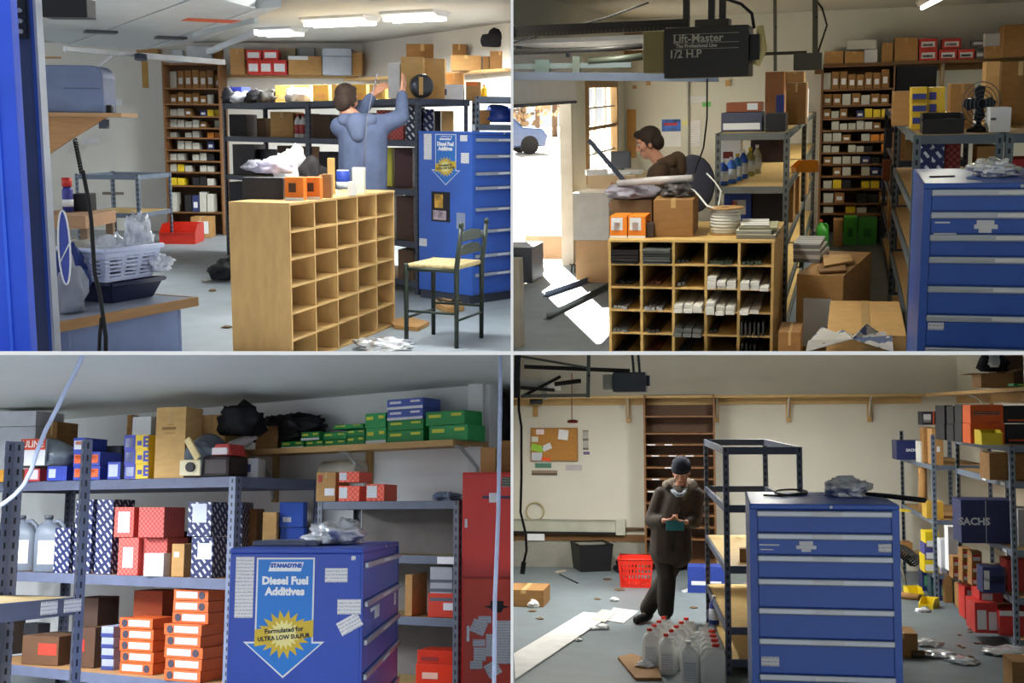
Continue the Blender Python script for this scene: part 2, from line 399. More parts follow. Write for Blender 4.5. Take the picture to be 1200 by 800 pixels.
def pigeonhole(R, label, base, rz, w, d, h, nc, nr, mat, t=.018):
    o = thing(R, 'pigeonhole_cabinet', label, 'cabinet', base, rz)
    part(o, 'side_panel', bx(0, t, 0, d, 0, h - t), mat); part(o, 'side_panel', bx(w - t, w, 0, d, 0, h - t), mat)
    part(o, 'top_panel', bx(-.004, w + .004, -.004, d, h - t, h), mat, .003); part(o, 'back_panel', bx(t, w - t, d - .008, d, 0, h - t), mat)
    cw = (w - t) / nc; rh = (h - t) / nr
    for i in range(nr): part(o, 'shelf', bx(t, w - t, .002, d - .008, i * rh, i * rh + t * .8), mat)
    for i in range(1, nc):
        for j in range(nr): part(o, 'divider', bx(i * cw, i * cw + t, 0, d - .008, j * rh + t * .8, (j + 1) * rh), mat)
    return o, cw, rh

def bookcase(R, label, base, w, d, zs, h, mat, rz=0., dark=None):
    o = thing(R, 'bookcase', label, 'bookcase', base, rz); t = .025
    part(o, 'side_panel', bx(0, t, 0, d, 0, h), mat, .002); part(o, 'side_panel', bx(w - t, w, 0, d, 0, h), mat, .002)
    part(o, 'back_panel', bx(t, w - t, d - .01, d, 0, h), dark or mat)
    for z in zs: part(o, 'shelf', bx(t, w - t, .005, d - .01, z - .022, z), mat)
    return o

def bracket_shelf(R, label, p0, p1, d, th, mat, brackets, wall_dir, name='wall_shelf', ledger=True, armm=None):
    """board from p0 to p1 (wall side), d wide towards wall_dir, with wooden cleats and pale arms"""
    p0, p1 = V(p0), V(p1); L = (p1 - p0).length; ax = (p1 - p0).normalized(); rz = math.atan2(ax.y, ax.x)
    o = thing(R, name, label, 'shelf', p0, rz); sg = -1 if wall_dir < 0 else 1
    part(o, 'board', bx(0, L, *sorted((0, sg * d)), -th, 0), mat, .002)
    if ledger: part(o, 'ledger', bx(0, L, *sorted((0, sg * .03)), -th - .09, -th), mat)
    for b in brackets:
        x = b * L; c = part(o, 'cleat', bx(x - .03, x + .03, *sorted((sg * .001, sg * .035)), -.36, -th - .0), M((186, 150, 96), .6))
        part(c, 'arm', MB().tube([(x, sg * .035, -.30), (x, sg * .05, -.2), (x, sg * .16, -.075), (x, sg * .26, -th - .004)], .013, 6), armm or M((196, 192, 180), .4))
    return o

def bag(R, label, px, py, D, rad, seed, mat=None, name='plastic_bag', cat='bag', z=None, amp=.45, sub=4, rz=None, freq=2.2, base=None):
    b = base if base is not None else (R.zd(px, z, D) if z is not None else R.dep(px, py, D))
    return solo(R, name, label, cat, MB().blob((0, 0, rad[2] * .64), rad, seed, amp, sub, freq), mat or BAG, b, R.face if rz is None else rz)

def sheet(R, label, corners, z=.004, mat=None, name='paper_sheet', cat='paper', th=.004, px=True):
    """flat sheet on a level surface; corners are picture points on height z"""
    P = [R.fl(x, y, z) for x, y in corners]; c = sum(P, V()) / len(P); m = MB()
    lo = [p - c for p in P]; n = len(P)
    A = sum(lo[i].x * lo[(i + 1) % n].y - lo[(i + 1) % n].x * lo[i].y for i in range(n))
    if A < 0: lo.reverse()
    up = [p + V((0, 0, th)) for p in lo]
    m.quad(up, [(p.x, p.y) for p in up]); m.quad(list(reversed(lo)))
    for i in range(n): m.quad([lo[i], lo[(i + 1) % n], up[(i + 1) % n], up[i]])
    return solo(R, name, label, cat, m, mat or PAPER, c)

def jug(R, label, base, w, d, h, cap, rz=0., group=None, mat=None, lab=True, name='fluid_jug'):
    t = thing(R, name, label, 'bottle', base, rz, group)
    m = MB(); n = 20
    prof = [(.44, 0), (.5, .02), (.5, .66), (.44, .76), (.30, .85), (.13, .90), (.12, .955)]
    ring = []
    for (r, z) in prof:
        ox = 0 if z < .7 else -.12 * min(1, (z - .7) / .18)
        for k in range(n):
            a = 2 * math.pi * k / n; c, s = math.cos(a), math.sin(a); e = .55 if z < .8 else .9
            x = abs(c) ** e * (1 if c > 0 else -1) * r * w; y = abs(s) ** e * (1 if s > 0 else -1) * r * (d if z < .85 else min(w, d))
            m.v.append(V((x + ox * w, y, z * h)))
    for i in range(len(prof) - 1):
        for k in range(n):
            k2 = (k + 1) % n; m.f.append((i * n + k, i * n + k2, (i + 1) * n + k2, (i + 1) * n + k)); m.uv.append([(0, 0)] * 4); m.sm.append(True)
    m.f.append(tuple(reversed(range(n)))); m.f.append(tuple((len(prof) - 1) * n + k for k in range(n))); m.uv += [[(0, 0)] * n] * 2; m.sm += [False] * 2
    part(t, 'body', m, mat or M((240, 241, 238), .35, var=.02))
    part(t, 'grip', MB().tube([(.02 * w, 0, .88 * h), (.25 * w, 0, .90 * h), (.40 * w, 0, .82 * h), (.43 * w, 0, .68 * h)], .075 * w, 8), mat or M((240, 241, 238), .35, var=.02))
    part(t, 'cap', MB().lathe([(.15 * w, .945 * h), (.15 * w, h), (.12 * w, h + .004)], 12, Matrix.Translation((-.12 * w, 0, 0))), cap)
    if lab: part(t, 'sticker', bx(-.3 * w, .3 * w, -d / 2 - .0015, -d / 2 + .004, .14 * h, .56 * h), LABEL)
    return t

def bottle(R, label, base, w, d, h, col, cap, band=None, rz=0., group=None):
    t = thing(R, 'bottle', label, 'bottle', base, rz, group)
    part(t, 'body', MB().lathe([(.46 * w, 0), (.5 * w, .02 * h), (.5 * w, .66 * h), (.3 * w, .80 * h), (.16 * w, .86 * h), (.16 * w, .9 * h)], 12, None, 1, d / w), col)
    part(t, 'cap', MB().lathe([(.2 * w, .89 * h), (.2 * w, h)], 10), cap)
    if band: part(t, 'sticker', MB().lathe([(.505 * w, .16 * h), (.505 * w, .55 * h)], 12, None, 1, d / w), band)
    return t

def open_bin(R, label, base, rz, w, d, h, mat, name='plastic_bin', cat='bin', scoop=.45, grp=None):
    """stacking bin with a sloping scoop front at -y"""
    t = thing(R, name, label, cat, base, rz, grp); k = .006
    part(t, 'floor_panel', bx(-w / 2, w / 2, 0, d, 0, k), mat)
    for sg in (-1, 1):
        x = sg * w / 2; a, b = sorted((x, x - sg * k))
        part(t, 'side_panel', MB().prism([(0, k), (d, k), (d, h), (d * .3, h), (0, h * scoop)], a, b, Matrix.Rotation(math.pi / 2, 4, 'Z') @ Matrix.Scale(-1, 4, V((0, 1, 0)))), mat)
    part(t, 'back_panel', bx(-w / 2 + k, w / 2 - k, d - k, d, k, h), mat); part(t, 'front_lip', bx(-w / 2 + k, w / 2 - k, 0, k, k, h * scoop), mat)
    part(t, 'rim', bx(-w / 2 - .006, w / 2 + .006, -.008, .006, h * scoop - .012, h * scoop), mat)
    return t

def capsules(caps, voxel, smooth=4):
    """one continuous skin over tapered capsules (p0, p1, r0, r1) and ellipsoids (c, (rx, ry, rz), matrix or None)"""
    bm = bmesh.new()
    for c in caps:
        t = bmesh.new()
        if len(c) == 4:
            for p, r in ((c[0], c[2]), (c[1], c[3])): bmesh.ops.create_icosphere(t, subdivisions=2, radius=r, matrix=Matrix.Translation(V(p)))
            g = bmesh.ops.convex_hull(t, input=t.verts); bmesh.ops.delete(t, geom=list({v for v in g['geom_interior'] + g['geom_unused'] if isinstance(v, bmesh.types.BMVert)}), context='VERTS')
        else:
            bmesh.ops.create_icosphere(t, subdivisions=3, radius=1, matrix=Matrix.Translation(V(c[0])) @ (c[2].to_4x4() if c[2] else Matrix.Identity(4)) @ Matrix.Diagonal((*c[1], 1)))
        me = bpy.data.meshes.new('t'); t.to_mesh(me); t.free(); bm.from_mesh(me); bpy.data.meshes.remove(me)
    me = bpy.data.meshes.new('skin'); bm.to_mesh(me); bm.free()
    ob = bpy.data.objects.new('skin', me); COL.objects.link(ob)
    m = ob.modifiers.new('r', 'REMESH'); m.mode = 'VOXEL'; m.voxel_size = voxel; m.use_smooth_shade = True
    m = ob.modifiers.new('s', 'SMOOTH'); m.iterations = smooth; m.factor = .5
    out = bpy.data.meshes.new_from_object(ob.evaluated_get(bpy.context.evaluated_depsgraph_get()))
    bpy.data.objects.remove(ob); bpy.data.meshes.remove(me)
    for p in out.polygons: p.use_smooth = True
    return out
def hand(w, dirv, palm, curl, s=1.0, side=1):
    """capsules of a hand: wrist w, direction of the fingers, palm normal, curl in radians"""
    w = V(w); d = V(dirv).normalized(); n = V(palm); n = (n - d * n.dot(d)).normalized(); x = d.cross(n) * side; out = []
    k = w + d * .085 * s
    for i, (off, L) in enumerate(((.030, .066), (.010, .076), (-.010, .070), (-.029, .055))):
        a = w + d * .012 * s + x * off * .6 * s; b = k + x * off * s
        out.append((a, b, .014 * s, .0125 * s)); p = b; q = d
        for seg in range(3):
            ang = curl * (.55 + .35 * seg); q2 = (d * math.cos(ang) + n * math.sin(ang)).normalized()
            r = p + q2 * L * s * (.45, .32, .26)[seg]; out.append((p, r, .0098 * s, .0088 * s)); p = r
    b = w + d * .028 * s + x * .026 * s; c = b + (d * .55 + x * .7 + n * .35).normalized() * .038 * s; e = c + (d * .9 + x * .15 + n * .5).normalized() * .03 * s
    out += [(w + d * .01 * s, b, .014 * s, .013 * s), (b, c, .0125 * s, .011 * s), (c, e, .0105 * s, .009 * s)]
    return out
def head(c, fwd, s=1.0, up=V((0, 0, 1))):
    """capsules of a head centred at c that looks along fwd"""
    c = V(c); f = V(fwd).normalized(); u = V(up); u = (u - f * u.dot(f)).normalized(); r = f.cross(u)
    B = Matrix((r, f, u)).transposed(); P = lambda x, y, z: c + (r * x + f * y + u * z) * s
    o = [(P(0, -.008, .03), (.074 * s, .094 * s, .088 * s), B), (P(0, .02, -.05), (.056 * s, .066 * s, .068 * s), B), (P(0, .058, -.095), (.027 * s, .025 * s, .02 * s), B),
         (P(0, .085, .012), P(0, .102, -.028), .011 * s, .015 * s), (P(-.011, .092, -.03), P(.011, .092, -.03), .011 * s, .011 * s),
         (P(-.05, .072, .03), P(.05, .072, .03), .015 * s, .015 * s), (P(-.02, .079, -.064), P(.02, .079, -.064), .009 * s, .009 * s), (P(-.017, .077, -.078), P(.017, .077, -.078), .009 * s, .009 * s),
         (P(-.045, .05, -.02), (.022 * s, .03 * s, .03 * s), B), (P(.045, .05, -.02), (.022 * s, .03 * s, .03 * s), B)]
    for k in (-1, 1): o.append((P(k * .077, -.005, -.012), (.010 * s, .020 * s, .034 * s), B))
    return o, P
def face_parts(t, P, s=1.0, brow=None):
    EYEW = M((225, 222, 216), .3, var=.02); DARK = M((30, 22, 18), .5)
    for k in (-1, 1):
        e = part(t, 'eye', MB().lathe([(.001, -.010 * s), (.008 * s, -.006 * s), (.011 * s, 0), (.008 * s, .006 * s), (.001, .010 * s)], 10, Matrix.Translation(P(k * .031, .079, .006))), EYEW)
        d = (P(0, 1, 0) - P(0, 0, 0)).normalized()
        part(e, 'pupil', MB().tube([P(k * .031, .088, .005), P(k * .031, .091, .005)], .005 * s, 8), DARK)
        part(t, 'eyebrow', MB().tube([P(k * .015, .091, .026), P(k * .034, .089, .031), P(k * .05, .080, .026)], .0045 * s, 6), brow or DARK)
    part(t, 'lips', MB().tube([P(-.022, .084, -.07), P(-.008, .0905, -.068), P(.008, .0905, -.068), P(.022, .084, -.07)], .0055 * s, 6), M((160, 92, 84), .5))

def tube_light(R, label, c, rz, L, power, w=.16, tubes=2, tint=(.97, 1, .98)):
    """ceiling fluorescent fixture with its own light; c = centre of its top"""
    t = thing(R, 'fluorescent_light', label, 'ceiling light', c, rz)
    h_ = part(t, 'housing', MB().prism([(-w / 2, 0), (-w / 2, -.025), (-w * .28, -.06), (w * .28, -.06), (w / 2, -.025), (w / 2, 0)], -L / 2, L / 2), M((214, 216, 218), .4)); NOCUT.add(h_.name)
    for k in range(tubes):
        x = (k - (tubes - 1) / 2) * w * .5
        h_ = part(t, 'tube', MB().tube([(x, -L * .48, -.08), (x, L * .48, -.08)], .018, 10), glow((250, 255, 252), 9)); NOCUT.add(h_.name)
    ld = bpy.data.lights.new('tube_lamp', 'AREA'); ld.shape = 'RECTANGLE'; ld.size = w; ld.size_y = L * .95; ld.energy = power; ld.color = tint; ld.spread = math.radians(170)
    lo = bpy.data.objects.new('tube_lamp', ld); link(lo, R); lo.parent = t; lo.location = (0, 0, -.105)
    return t
def room_box(R, x0, x1, y0, y1, h, wall, floor, ceil, left=True, right=True, back=True, cy0=None, th=.12):
    if floor: struct(R, 'floor', bx(x0 - th, x1 + th, y0, y1 + th, -.15, 0), floor, 'grey painted concrete floor of the %s room' % R.word)
    if ceil: c_ = struct(R, 'ceiling', bx(x0 - th, x1 + th, y0 if cy0 is None else cy0, y1 + th, h, h + .04), ceil, 'plain ceiling of the %s room' % R.word)
    if ceil and cy0 is not None: NOCUT.add(c_.name)
    if back: struct(R, 'wall_back', bx(x0 - th, x1 + th, y1, y1 + th, 0, h), wall, 'pale back wall of the %s room' % R.word)
    if left: struct(R, 'wall_left', bx(x0 - th, x0, y0, y1, 0, h), wall, 'pale left wall of the %s room' % R.word)
    if right: struct(R, 'wall_right', bx(x1, x1 + th, y0, y1, 0, h), wall, 'pale right wall of the %s room' % R.word)
# ================================================================== LOWER RIGHT ROOM
R = BR; W_ = 'in the lower right room'
WALL_BR = M((206, 202, 188), .75, var=.03, scale=2); FLOOR_BR = M((112, 122, 128), .45, var=.08, scale=5, kind='concrete', spec=.35)
YB = 16.1; XR = 3.05
room_box(R, -4.6, XR, 3.2, YB, 2.84, WALL_BR, FLOOR_BR, M((190, 190, 180), .8, var=.02), left=False, cy0=11.6)
tube_light(R, 'fluorescent fixture on the ceiling near the back wall of the lower right room', (0.5, 13.0, 2.838), 0, 1.2, 105, tint=(1, .98, .91))
tube_light(R, 'second fluorescent fixture on the ceiling of the lower right room', (-1.5, 12.6, 2.838), 0, 1.2, 105, tint=(1, .98, .91))
# curb, trim, heater, pipe
struct(R, 'baseboard_back', bx(-4, -.86, YB - .20, YB - .001, 0, .33), M((150, 148, 138), .8, kind='concrete'), 'rough concrete curb along the foot of the back wall')
struct(R, 'trim_1', bx(-4, -.86, YB - .04, YB - .001, .331, .42), M((112, 80, 44), .7), 'brown wooden strip above the concrete curb')
t = thing(R, 'baseboard_heater', 'long pale baseboard heater low on the wall under the bulletin board', 'heater', (-3.6, YB - .10, .43))
part(t, 'housing', bx(0, 2.25, 0, .098, 0, .17), M((178, 178, 162), .5), .006); part(t, 'top_lip', bx(0, 2.25, -.008, .098, .171, .185), M((150, 152, 138), .5))
part(t, 'end_cap', bx(2.252, 2.38, -.006, .098, -.01, .20), M((186, 186, 170), .5), .008); part(t, 'outlet_slot', bx(0, 2.25, -.012, -.001, .0, .03), BLACK)
solo(R, 'heating_pipe', 'brown pipe running from the baseboard heater to the bookcase', 'pipe', MB().tube([(-1.22, YB - .04, .50), (-.98, YB - .04, .50)], .02, 8), M((110, 84, 60), .5))
# bookcase
bw = 80 / 87. ; bx0 = R.zy(755, 1, 15.7).x
zsb = [R.at(795, y, 15.7).z for y in (487, 507, 520, 533, 547, 560.5, 575, 589, 603, 617, 631)] + [.12]
book = bookcase(R, 'tall brown wooden bookcase with empty shelves against the back wall of the lower right room', (bx0, 15.7, 0), bw, .38, zsb, 2.28, BROWN, dark=M((92, 60, 34), .5, kind='wood', scale=3))
for i, z in enumerate(zsb[2:9]):
    for k in range(3):
        if (i * 3 + k) % 4 != 2: part(book, 'shelf_tag', bx(.05 + k * .22 + (i % 2) * .05, .15 + k * .22 + (i % 2) * .05, .001, .0045, z - .02, z - .004), PAPER)
# wall shelves
bracket_shelf(R, 'long pine shelf on brackets across the back wall of the lower right room', (-3.9, YB - .002, 2.27), (XR - .45, YB - .002, 2.27), .34, .035, M((190, 158, 104), .6, kind='wood'), [.163, .42, .60, .742, .90], -1)
bracket_shelf(R, 'pine shelf on brackets along the right wall above the steel racks', (XR - .002, 16.0, 2.27), (XR - .002, 6.5, 2.27), .44, .035, M((186, 150, 98), .6, kind='wood'), [.2, .55, .9], -1, armm=M((200, 200, 196), .4))
# bulletin board
p0, p1 = R.at(622, 540, YB - .03), R.at(677, 501, YB - .03)
t = thing(R, 'bulletin_board', 'cork bulletin board with pinned notes on the left of the back wall', 'bulletin board', (p0.x, YB - .032, p0.z)); bwid, bhei = p1.x - p0.x, p1.z - p0.z
part(t, 'cork_panel', bx(0, bwid, 0, .03, 0, bhei), M((176, 124, 60), .9, scale=30)); 
for nm, a in (('frame_rail', (0, bwid, -.006, -.0005, 0, .015)), ('frame_rail', (0, bwid, -.006, -.0005, bhei - .015, bhei)), ('frame_stile', (0, .015, -.006, -.0005, .0155, bhei - .0155)), ('frame_stile', (bwid - .015, bwid, -.006, -.0005, .0155, bhei - .0155))): part(t, nm, bx(*a), M((150, 110, 60), .6))
for (u, v, w, h, c, rot) in ((.12, .80, .12, .16, (226, 206, 206), .0), (.58, .66, .15, .30, (222, 222, 220), .12), (.28, .28, .14, .18, (206, 206, 210), -.4), (.22, .02, .14, .10, (232, 84, 30), .1), (.0, .34, .18, .2, (150, 196, 66), .25), (.02, .58, .1, .16, (214, 210, 196), .05), (.02, .02, .16, .24, (196, 198, 204), .02)):
    part(t, 'pinned_note', bx(0, w * bwid * 1.4, -.0105, -.0065, 0, h * bhei, Matrix.Translation((u * bwid, 0, v * bhei)) @ Matrix.Rotation(rot, 4, 'Y')), M(c, .7, var=.03))
def on_wall(name, label, cat, px0, px1, py0, py1, mat, th=.008, y=YB):
    a, b = R.at(px0, py1, y - th - .001), R.at(px1, py0, y - th - .001)
    return solo(R, name, label, cat, bx(0, b.x - a.x, 0, th, 0, b.z - a.z), mat, a)
on_wall('wall_notice', 'narrow vertical strip of notes right of the bulletin board', 'notice', 683, 689.5, 504, 527, M((170, 168, 158), .7, kind='rows'))
on_wall('wall_notice', 'small violet and white card below the vertical strip of notes', 'notice', 683.5, 691, 529, 532.5, M((112, 96, 128), .7))
on_wall('bumper_sticker', 'white sticker with a dark red end below the bulletin board', 'sticker', 663, 682, 544.5, 551, M((186, 176, 178), .7, kind='print'))
on_wall('bumper_sticker', 'green sticker just under the bulletin board', 'sticker', 627, 646, 542.5, 548, M((86, 130, 110), .7))
on_wall('bumper_sticker', 'long brown and grey sticker lowest under the bulletin board', 'sticker', 623, 653, 551, 556.5, M((142, 122, 104), .7, kind='rows'))
on_wall('wall_outlet', 'white outlet plate on the trim below the heater', 'outlet', 618, 638, 625.5, 633, PAPER, .012, YB - .20)
c = R.at(627, 599, YB - .03)
solo(R, 'wire_hoop', 'yellowish hoop of coiled hose hanging on the wall above the heater', 'hoop', MB().tube([(.12 * math.cos(a * math.pi / 12), 0, .12 * math.sin(a * math.pi / 12)) for a in range(25)], .010, 6, False), M((176, 160, 116), .5), c)
# floor things at the back
def crate_box(label, px, py, w, d, h, mat, rz=0., name='plastic_crate', slots=True, tilt=0.):
    b = R.fl(px, py); t = thing(R, name, label, 'crate', b, rz); k = .012; g = .03
    part(t, 'floor_panel', bx(-w / 2 + g, w / 2 - g, g, d - g, 0, k), mat)
    for nm, (xa, ya, xb, yb) in (('front_panel', (-w / 2, 0, w / 2, 0)), ('back_panel', (-w / 2, d, w / 2, d)), ('side_panel', (-w / 2, 0, -w / 2, d)), ('side_panel', (w / 2, 0, w / 2, d))):
        m = MB(); A = V((xa, ya, 0)); B = V((xb, yb, 0)); n = 9
        ins = lambda p: V((p.x * (1 - 2 * g / w), d / 2 + (p.y - d / 2) * (1 - 2 * g / d), 0))
        def bar(u0, u1, v0, v1):
            P = []
            for q in (0, 1):
                for (u, v) in ((u0, v0), (u1, v0), (u1, v1), (u0, v1)):
                    p = ins(A.lerp(B, u)).lerp(A.lerp(B, u), v); nrm = V((-(B - A).y, (B - A).x, 0)).normalized() * k * (.5 if q else -.5); P.append(p + nrm + V((0, 0, v * h)))
            for f in ((0, 1, 2, 3), (7, 6, 5, 4), (0, 4, 5, 1), (1, 5, 6, 2), (2, 6, 7, 3), (3, 7, 4, 0)): m.quad([P[i] for i in f])
        bar(0, 1, .0, .14); bar(0, 1, .82, 1)
        if slots:
            bar(0, 1, .46, .54)
            for i in range(n + 1): bar(i / n * .96, i / n * .96 + .04, .14, .46); bar(i / n * .96, i / n * .96 + .04, .54, .82)
        else: bar(0, 1, .14, .82)
        part(t, nm, m, mat)
    part(t, 'rim', MB().tube([(-w / 2, 0, h), (w / 2, 0, h), (w / 2, d, h), (-w / 2, d, h), (-w / 2, 0, h)], .014, 6), mat)
    if tilt: t.matrix_world = t.matrix_world @ Matrix.Rotation(tilt, 4, 'X')
    return t
crate_box('black plastic crate standing before the concrete curb left of the standing person', 699, 670, .44, .5, .34, BLACK, .35, slots=False)
crate_box('bright red slotted plastic basket on the floor beside the standing person', 745, 689, .40, .5, .33, M((206, 40, 24), .4), .05, 'plastic_basket')
solo(R, 'tool_bag', 'small black bag on the floor between the black crate and the red basket', 'bag', MB().blob((0, .1, .06), (.14, .16, .12), 5, .4), BLACK, R.fl(733, 671))
carton(R, 'low brown carton at the left edge of the floor in the lower right room', 590, 637, 691, R.fl(620, 711).y, 0, .5, CARD2)
bag(R, 'crumpled white rag beside the low brown carton', 625, 711, 0, (.06, .08, .05), 3, M((205, 202, 200), .8), 'rag', 'rag', base=R.fl(625, 711))
solo(R, 'metal_rod', 'thin dark rod lying on the floor in front of the concrete curb', 'rod', MB().tube([R.fl(656, 672.5, .01), R.fl(677, 683, .01)], .008, 6), BLACK)
sheet(R, 'thin pale wood shim on the floor near the curb', [(650, 669.5), (662, 667), (664, 669), (652, 671.5)], mat=M((190, 180, 160), .7), name='wood_shim', cat='shim')
sheet(R, 'long white board lying diagonally across the floor', [(602, 767), (684, 718), (716, 721.5), (604, 797)], mat=M((214, 212, 208), .6), name='white_board', cat='board', th=.012)
sheet(R, 'large sheet of paper on the floor at the end of the white board', [(709, 727), (719, 712), (748, 716), (731, 730)], mat=M((208, 204, 200), .7, kind='print'))
sheet(R, 'beige sheet overlapping the far end of the white board', [(693, 725), (706, 714), (722, 717), (709, 729)], z=.017, mat=M((186, 178, 164), .7), name='paper_sheet')
sheet(R, 'small white paper on the floor behind the steel frame rack', [(798, 692), (808, 689), (812, 692.5), (801, 694.5)])
for i, (x, y, s) in enumerate(((720, 704, .05), (707, 737, .06), (678, 751, .035), (696, 738, .04))):
    bag(R, ('crumpled white paper scrap left of the person\'s shoes', 'larger crumpled white paper scrap between board and jugs', 'small crumpled scrap left of the jugs', 'flattened paper scrap at the edge of the white board')[i], x, y, 0, (s, s, s * .5), i + 4, M((206, 204, 204), .7), 'paper_scrap', 'paper', sub=3, base=R.fl(x, y))
for i, (x, y, s, nm) in enumerate(((624, 716, .035, 'left of the white board'), (632, 725, .03, 'left of the long white board'), (700, 702, .03, 'behind the white board'), (712, 679, .04, 'in front of the red basket'), (813, 712, .03, 'between the person and the steel frame rack'), (726, 691, .05, 'at the foot of the red basket'))):
    bag(R, 'brown dry leaf litter ' + nm, x, y, 0, (s * 1.3, s * 2, .008), i + 9, M((98, 78, 56), .8), 'leaf_scrap', 'debris', sub=2, base=R.fl(x, y))
# blue cabinet
zs = [1.592, 1.483, 1.376, 1.264, 1.123, .977, .806, .60, .36]
x0 = R.zy(879, 1.4, 6.0).x; x1 = R.zy(1055, 1.4, 6.0).x
LB = M((60, 98, 190), .36, var=.05, spec=.5)
t = drawer_cabinet(R, 'bright blue steel drawer cabinet standing free in the lower right room', (x0, 6.0, 0), 0, x1 - x0, .86, 1.632, CABB, CABB, zs, tags=((.05, .11, 1.408, 1.413, PAPER), (.045, .14, 1.43, 1.436, PAPER), (.235, .30, 1.433, 1.453, PAPER), (.22, .315, 1.415, 1.432, PAPER), (.245, .29, 1.402, 1.4145, PAPER), (.605, .665, 1.405, 1.445, LABEL), (.045, .13, .85, .895, LABEL), (.52, .6, .72, .75, LABEL)))
P = lambda px, py, z=1.632: R.fl(px, py, z)
solo(R, 'cable_loop', 'thin black cable loop lying on top of the bright blue drawer cabinet', 'cable', MB().tube([P(927 + 19 * math.cos(a), 576.5 + 3.2 * math.sin(a), 1.64) for a in [k * math.pi / 10 for k in range(21)]] + [P(915, 581, 1.64), P(895, 580, 1.64)], .006, 6), BLACK)
bag(R, 'shiny crumpled plastic bag on top of the bright blue drawer cabinet', 0, 0, 0, (.105, .16, .055), 11, BAG, base=P(992, 581) - V((0, 0, .0)), amp=.6)
solo(R, 'black_rod', 'black round rod sticking out over the right edge of the blue cabinet top', 'rod', MB().tube([P(1003, 577, 1.648), P(1040, 581, 1.648), P(1083, 586, 1.648)], [.008, .013, .013], 10), BLACK)
# open frame rack
rb = V((.075, 9.7, 0))
rack(R, 'open steel frame rack with plywood shelves beside the standing person', (R.zy(850, .5, 9.7).x, 9.7, 0), .62, 2.4, [.12, .37, .85, 1.33, 1.79], 1.79, .075, M((92, 100, 118), .5, kind='slot'), M((74, 82, 102), .5), PLY, .06, [1, 1, 1, 0, 0])
carton(R, 'small dark brown block on the upper plywood shelf of the frame rack', 867, 875, 643, 9.95, .85, .12, CARD2, 'wood_block', 'block', tape=False)
carton(R, 'blue carton lying on the floor behind the frame rack', 806, 850, 664, 13.9, 0, .3, M((44, 66, 150), .5), marks=((.1, .9, .3, .45, PAPER),))
bottle(R, 'blue and white bottle on the lowest plywood shelf of the frame rack', R.zy(837, .13, 11.2), .09, .09, .26, M((40, 60, 140), .4), M((220, 220, 224), .4), M((200, 205, 215), .5))
# racks along the right wall
rk1 = rack(R, 'grey steel rack filled with boxes nearest the right edge of the lower right room', (2.5, 11.0, 0), .54, 2.45, [.09, .45, .86, 1.45, 1.765], 1.765, 0, bh=.06)
rk2 = rack(R, 'far grey steel rack in the corner behind the bright blue cabinet', (2.28, 13.55, 0), .62, 2.3, [.30, .88, 1.47], 1.80, 0, bh=.05)
for t_, z, n in ((rk1, .84, 3), (rk1, .43, 3), (rk1, 1.43, 2)):
    for k in range(n): part(t_, 'price_tag', bx(-.002, .003, .2 + k * .75, .36 + k * .75, z - .03, z), PAPER)
BLK = M((28, 30, 38), .5, var=.05); ORG = M((222, 96, 30), .5); NAVY = M((34, 44, 96), .45); RED = M((190, 40, 36), .5); YEL = M((226, 200, 30), .45); WH = PAPER
def cr(label, px0, px1, ptop, Y, zb, d=.3, mat=None, **k): return carton(R, label, px0, px1, ptop, Y, zb, d, mat, **k)
mk = lambda *a: a
SPK = 'speaker_carton'
# top of the near rack: faces look down the room
for i, (a, b, top, z, Y, d) in enumerate(((1107, 1117, 496, 1.766, 12.6, .5), (1117.5, 1127, 497, 1.766, 12.2, .35), (1127.5, 1137, 495, 1.766, 11.8, .35))):
    h = R.at((a + b) / 2, top, Y).z
    cr('lower black carton with white print, %s of three on the near rack top' % ('leftmost', 'middle', 'rightmost')[i], a, b, top, Y, z, d, BLK, name='black_carton', marks=((.25, .7, .25, .75, M((190, 190, 196), .6, kind='rows')),), tape=False)
    cr('upper black carton with white print, %s of three on the near rack top' % ('leftmost', 'middle', 'rightmost')[i], a, b, top - 21.5, Y, h + .001, d, BLK, name='black_carton', marks=((.3, .75, .2, .7, M((190, 190, 196), .6, kind='rows')),), tape=False)
h = R.at(1155, 496, 11.45).z
cr('lower orange carton with dark print on top of the near rack', 1137.5, 1178, 496, 11.45, 1.766, .4, ORG, name='orange_carton', marks=((.1, .8, .42, .62, M((150, 70, 40), .6, kind='print')),), tape=False)
cr('upper orange carton with dark print on top of the near rack', 1137.5, 1176, 474, 11.45, h + .001, .4, ORG, name='orange_carton', marks=((.1, .9, .45, .65, M((150, 70, 40), .6, kind='print')),), tape=False)
cr('lower black carton with orange stripe at the right end of the near rack top', 1179, 1215, 497, 11.45, 1.766, .4, BLK, name='black_carton', marks=((.1, .9, .12, .22, ORG),), tape=False)
cr('upper black carton with orange stripe at the right end of the near rack top', 1177, 1215, 475, 11.45, h + .001, .4, BLK, name='black_carton', marks=((.1, .9, .12, .22, ORG),), tape=False)
open_bin(R, 'yellow plastic bin in front of the orange cartons on the near rack', R.zy(1163, 1.766, 11.06), 0, .175, .3, .13, YEL, scoop=.8)
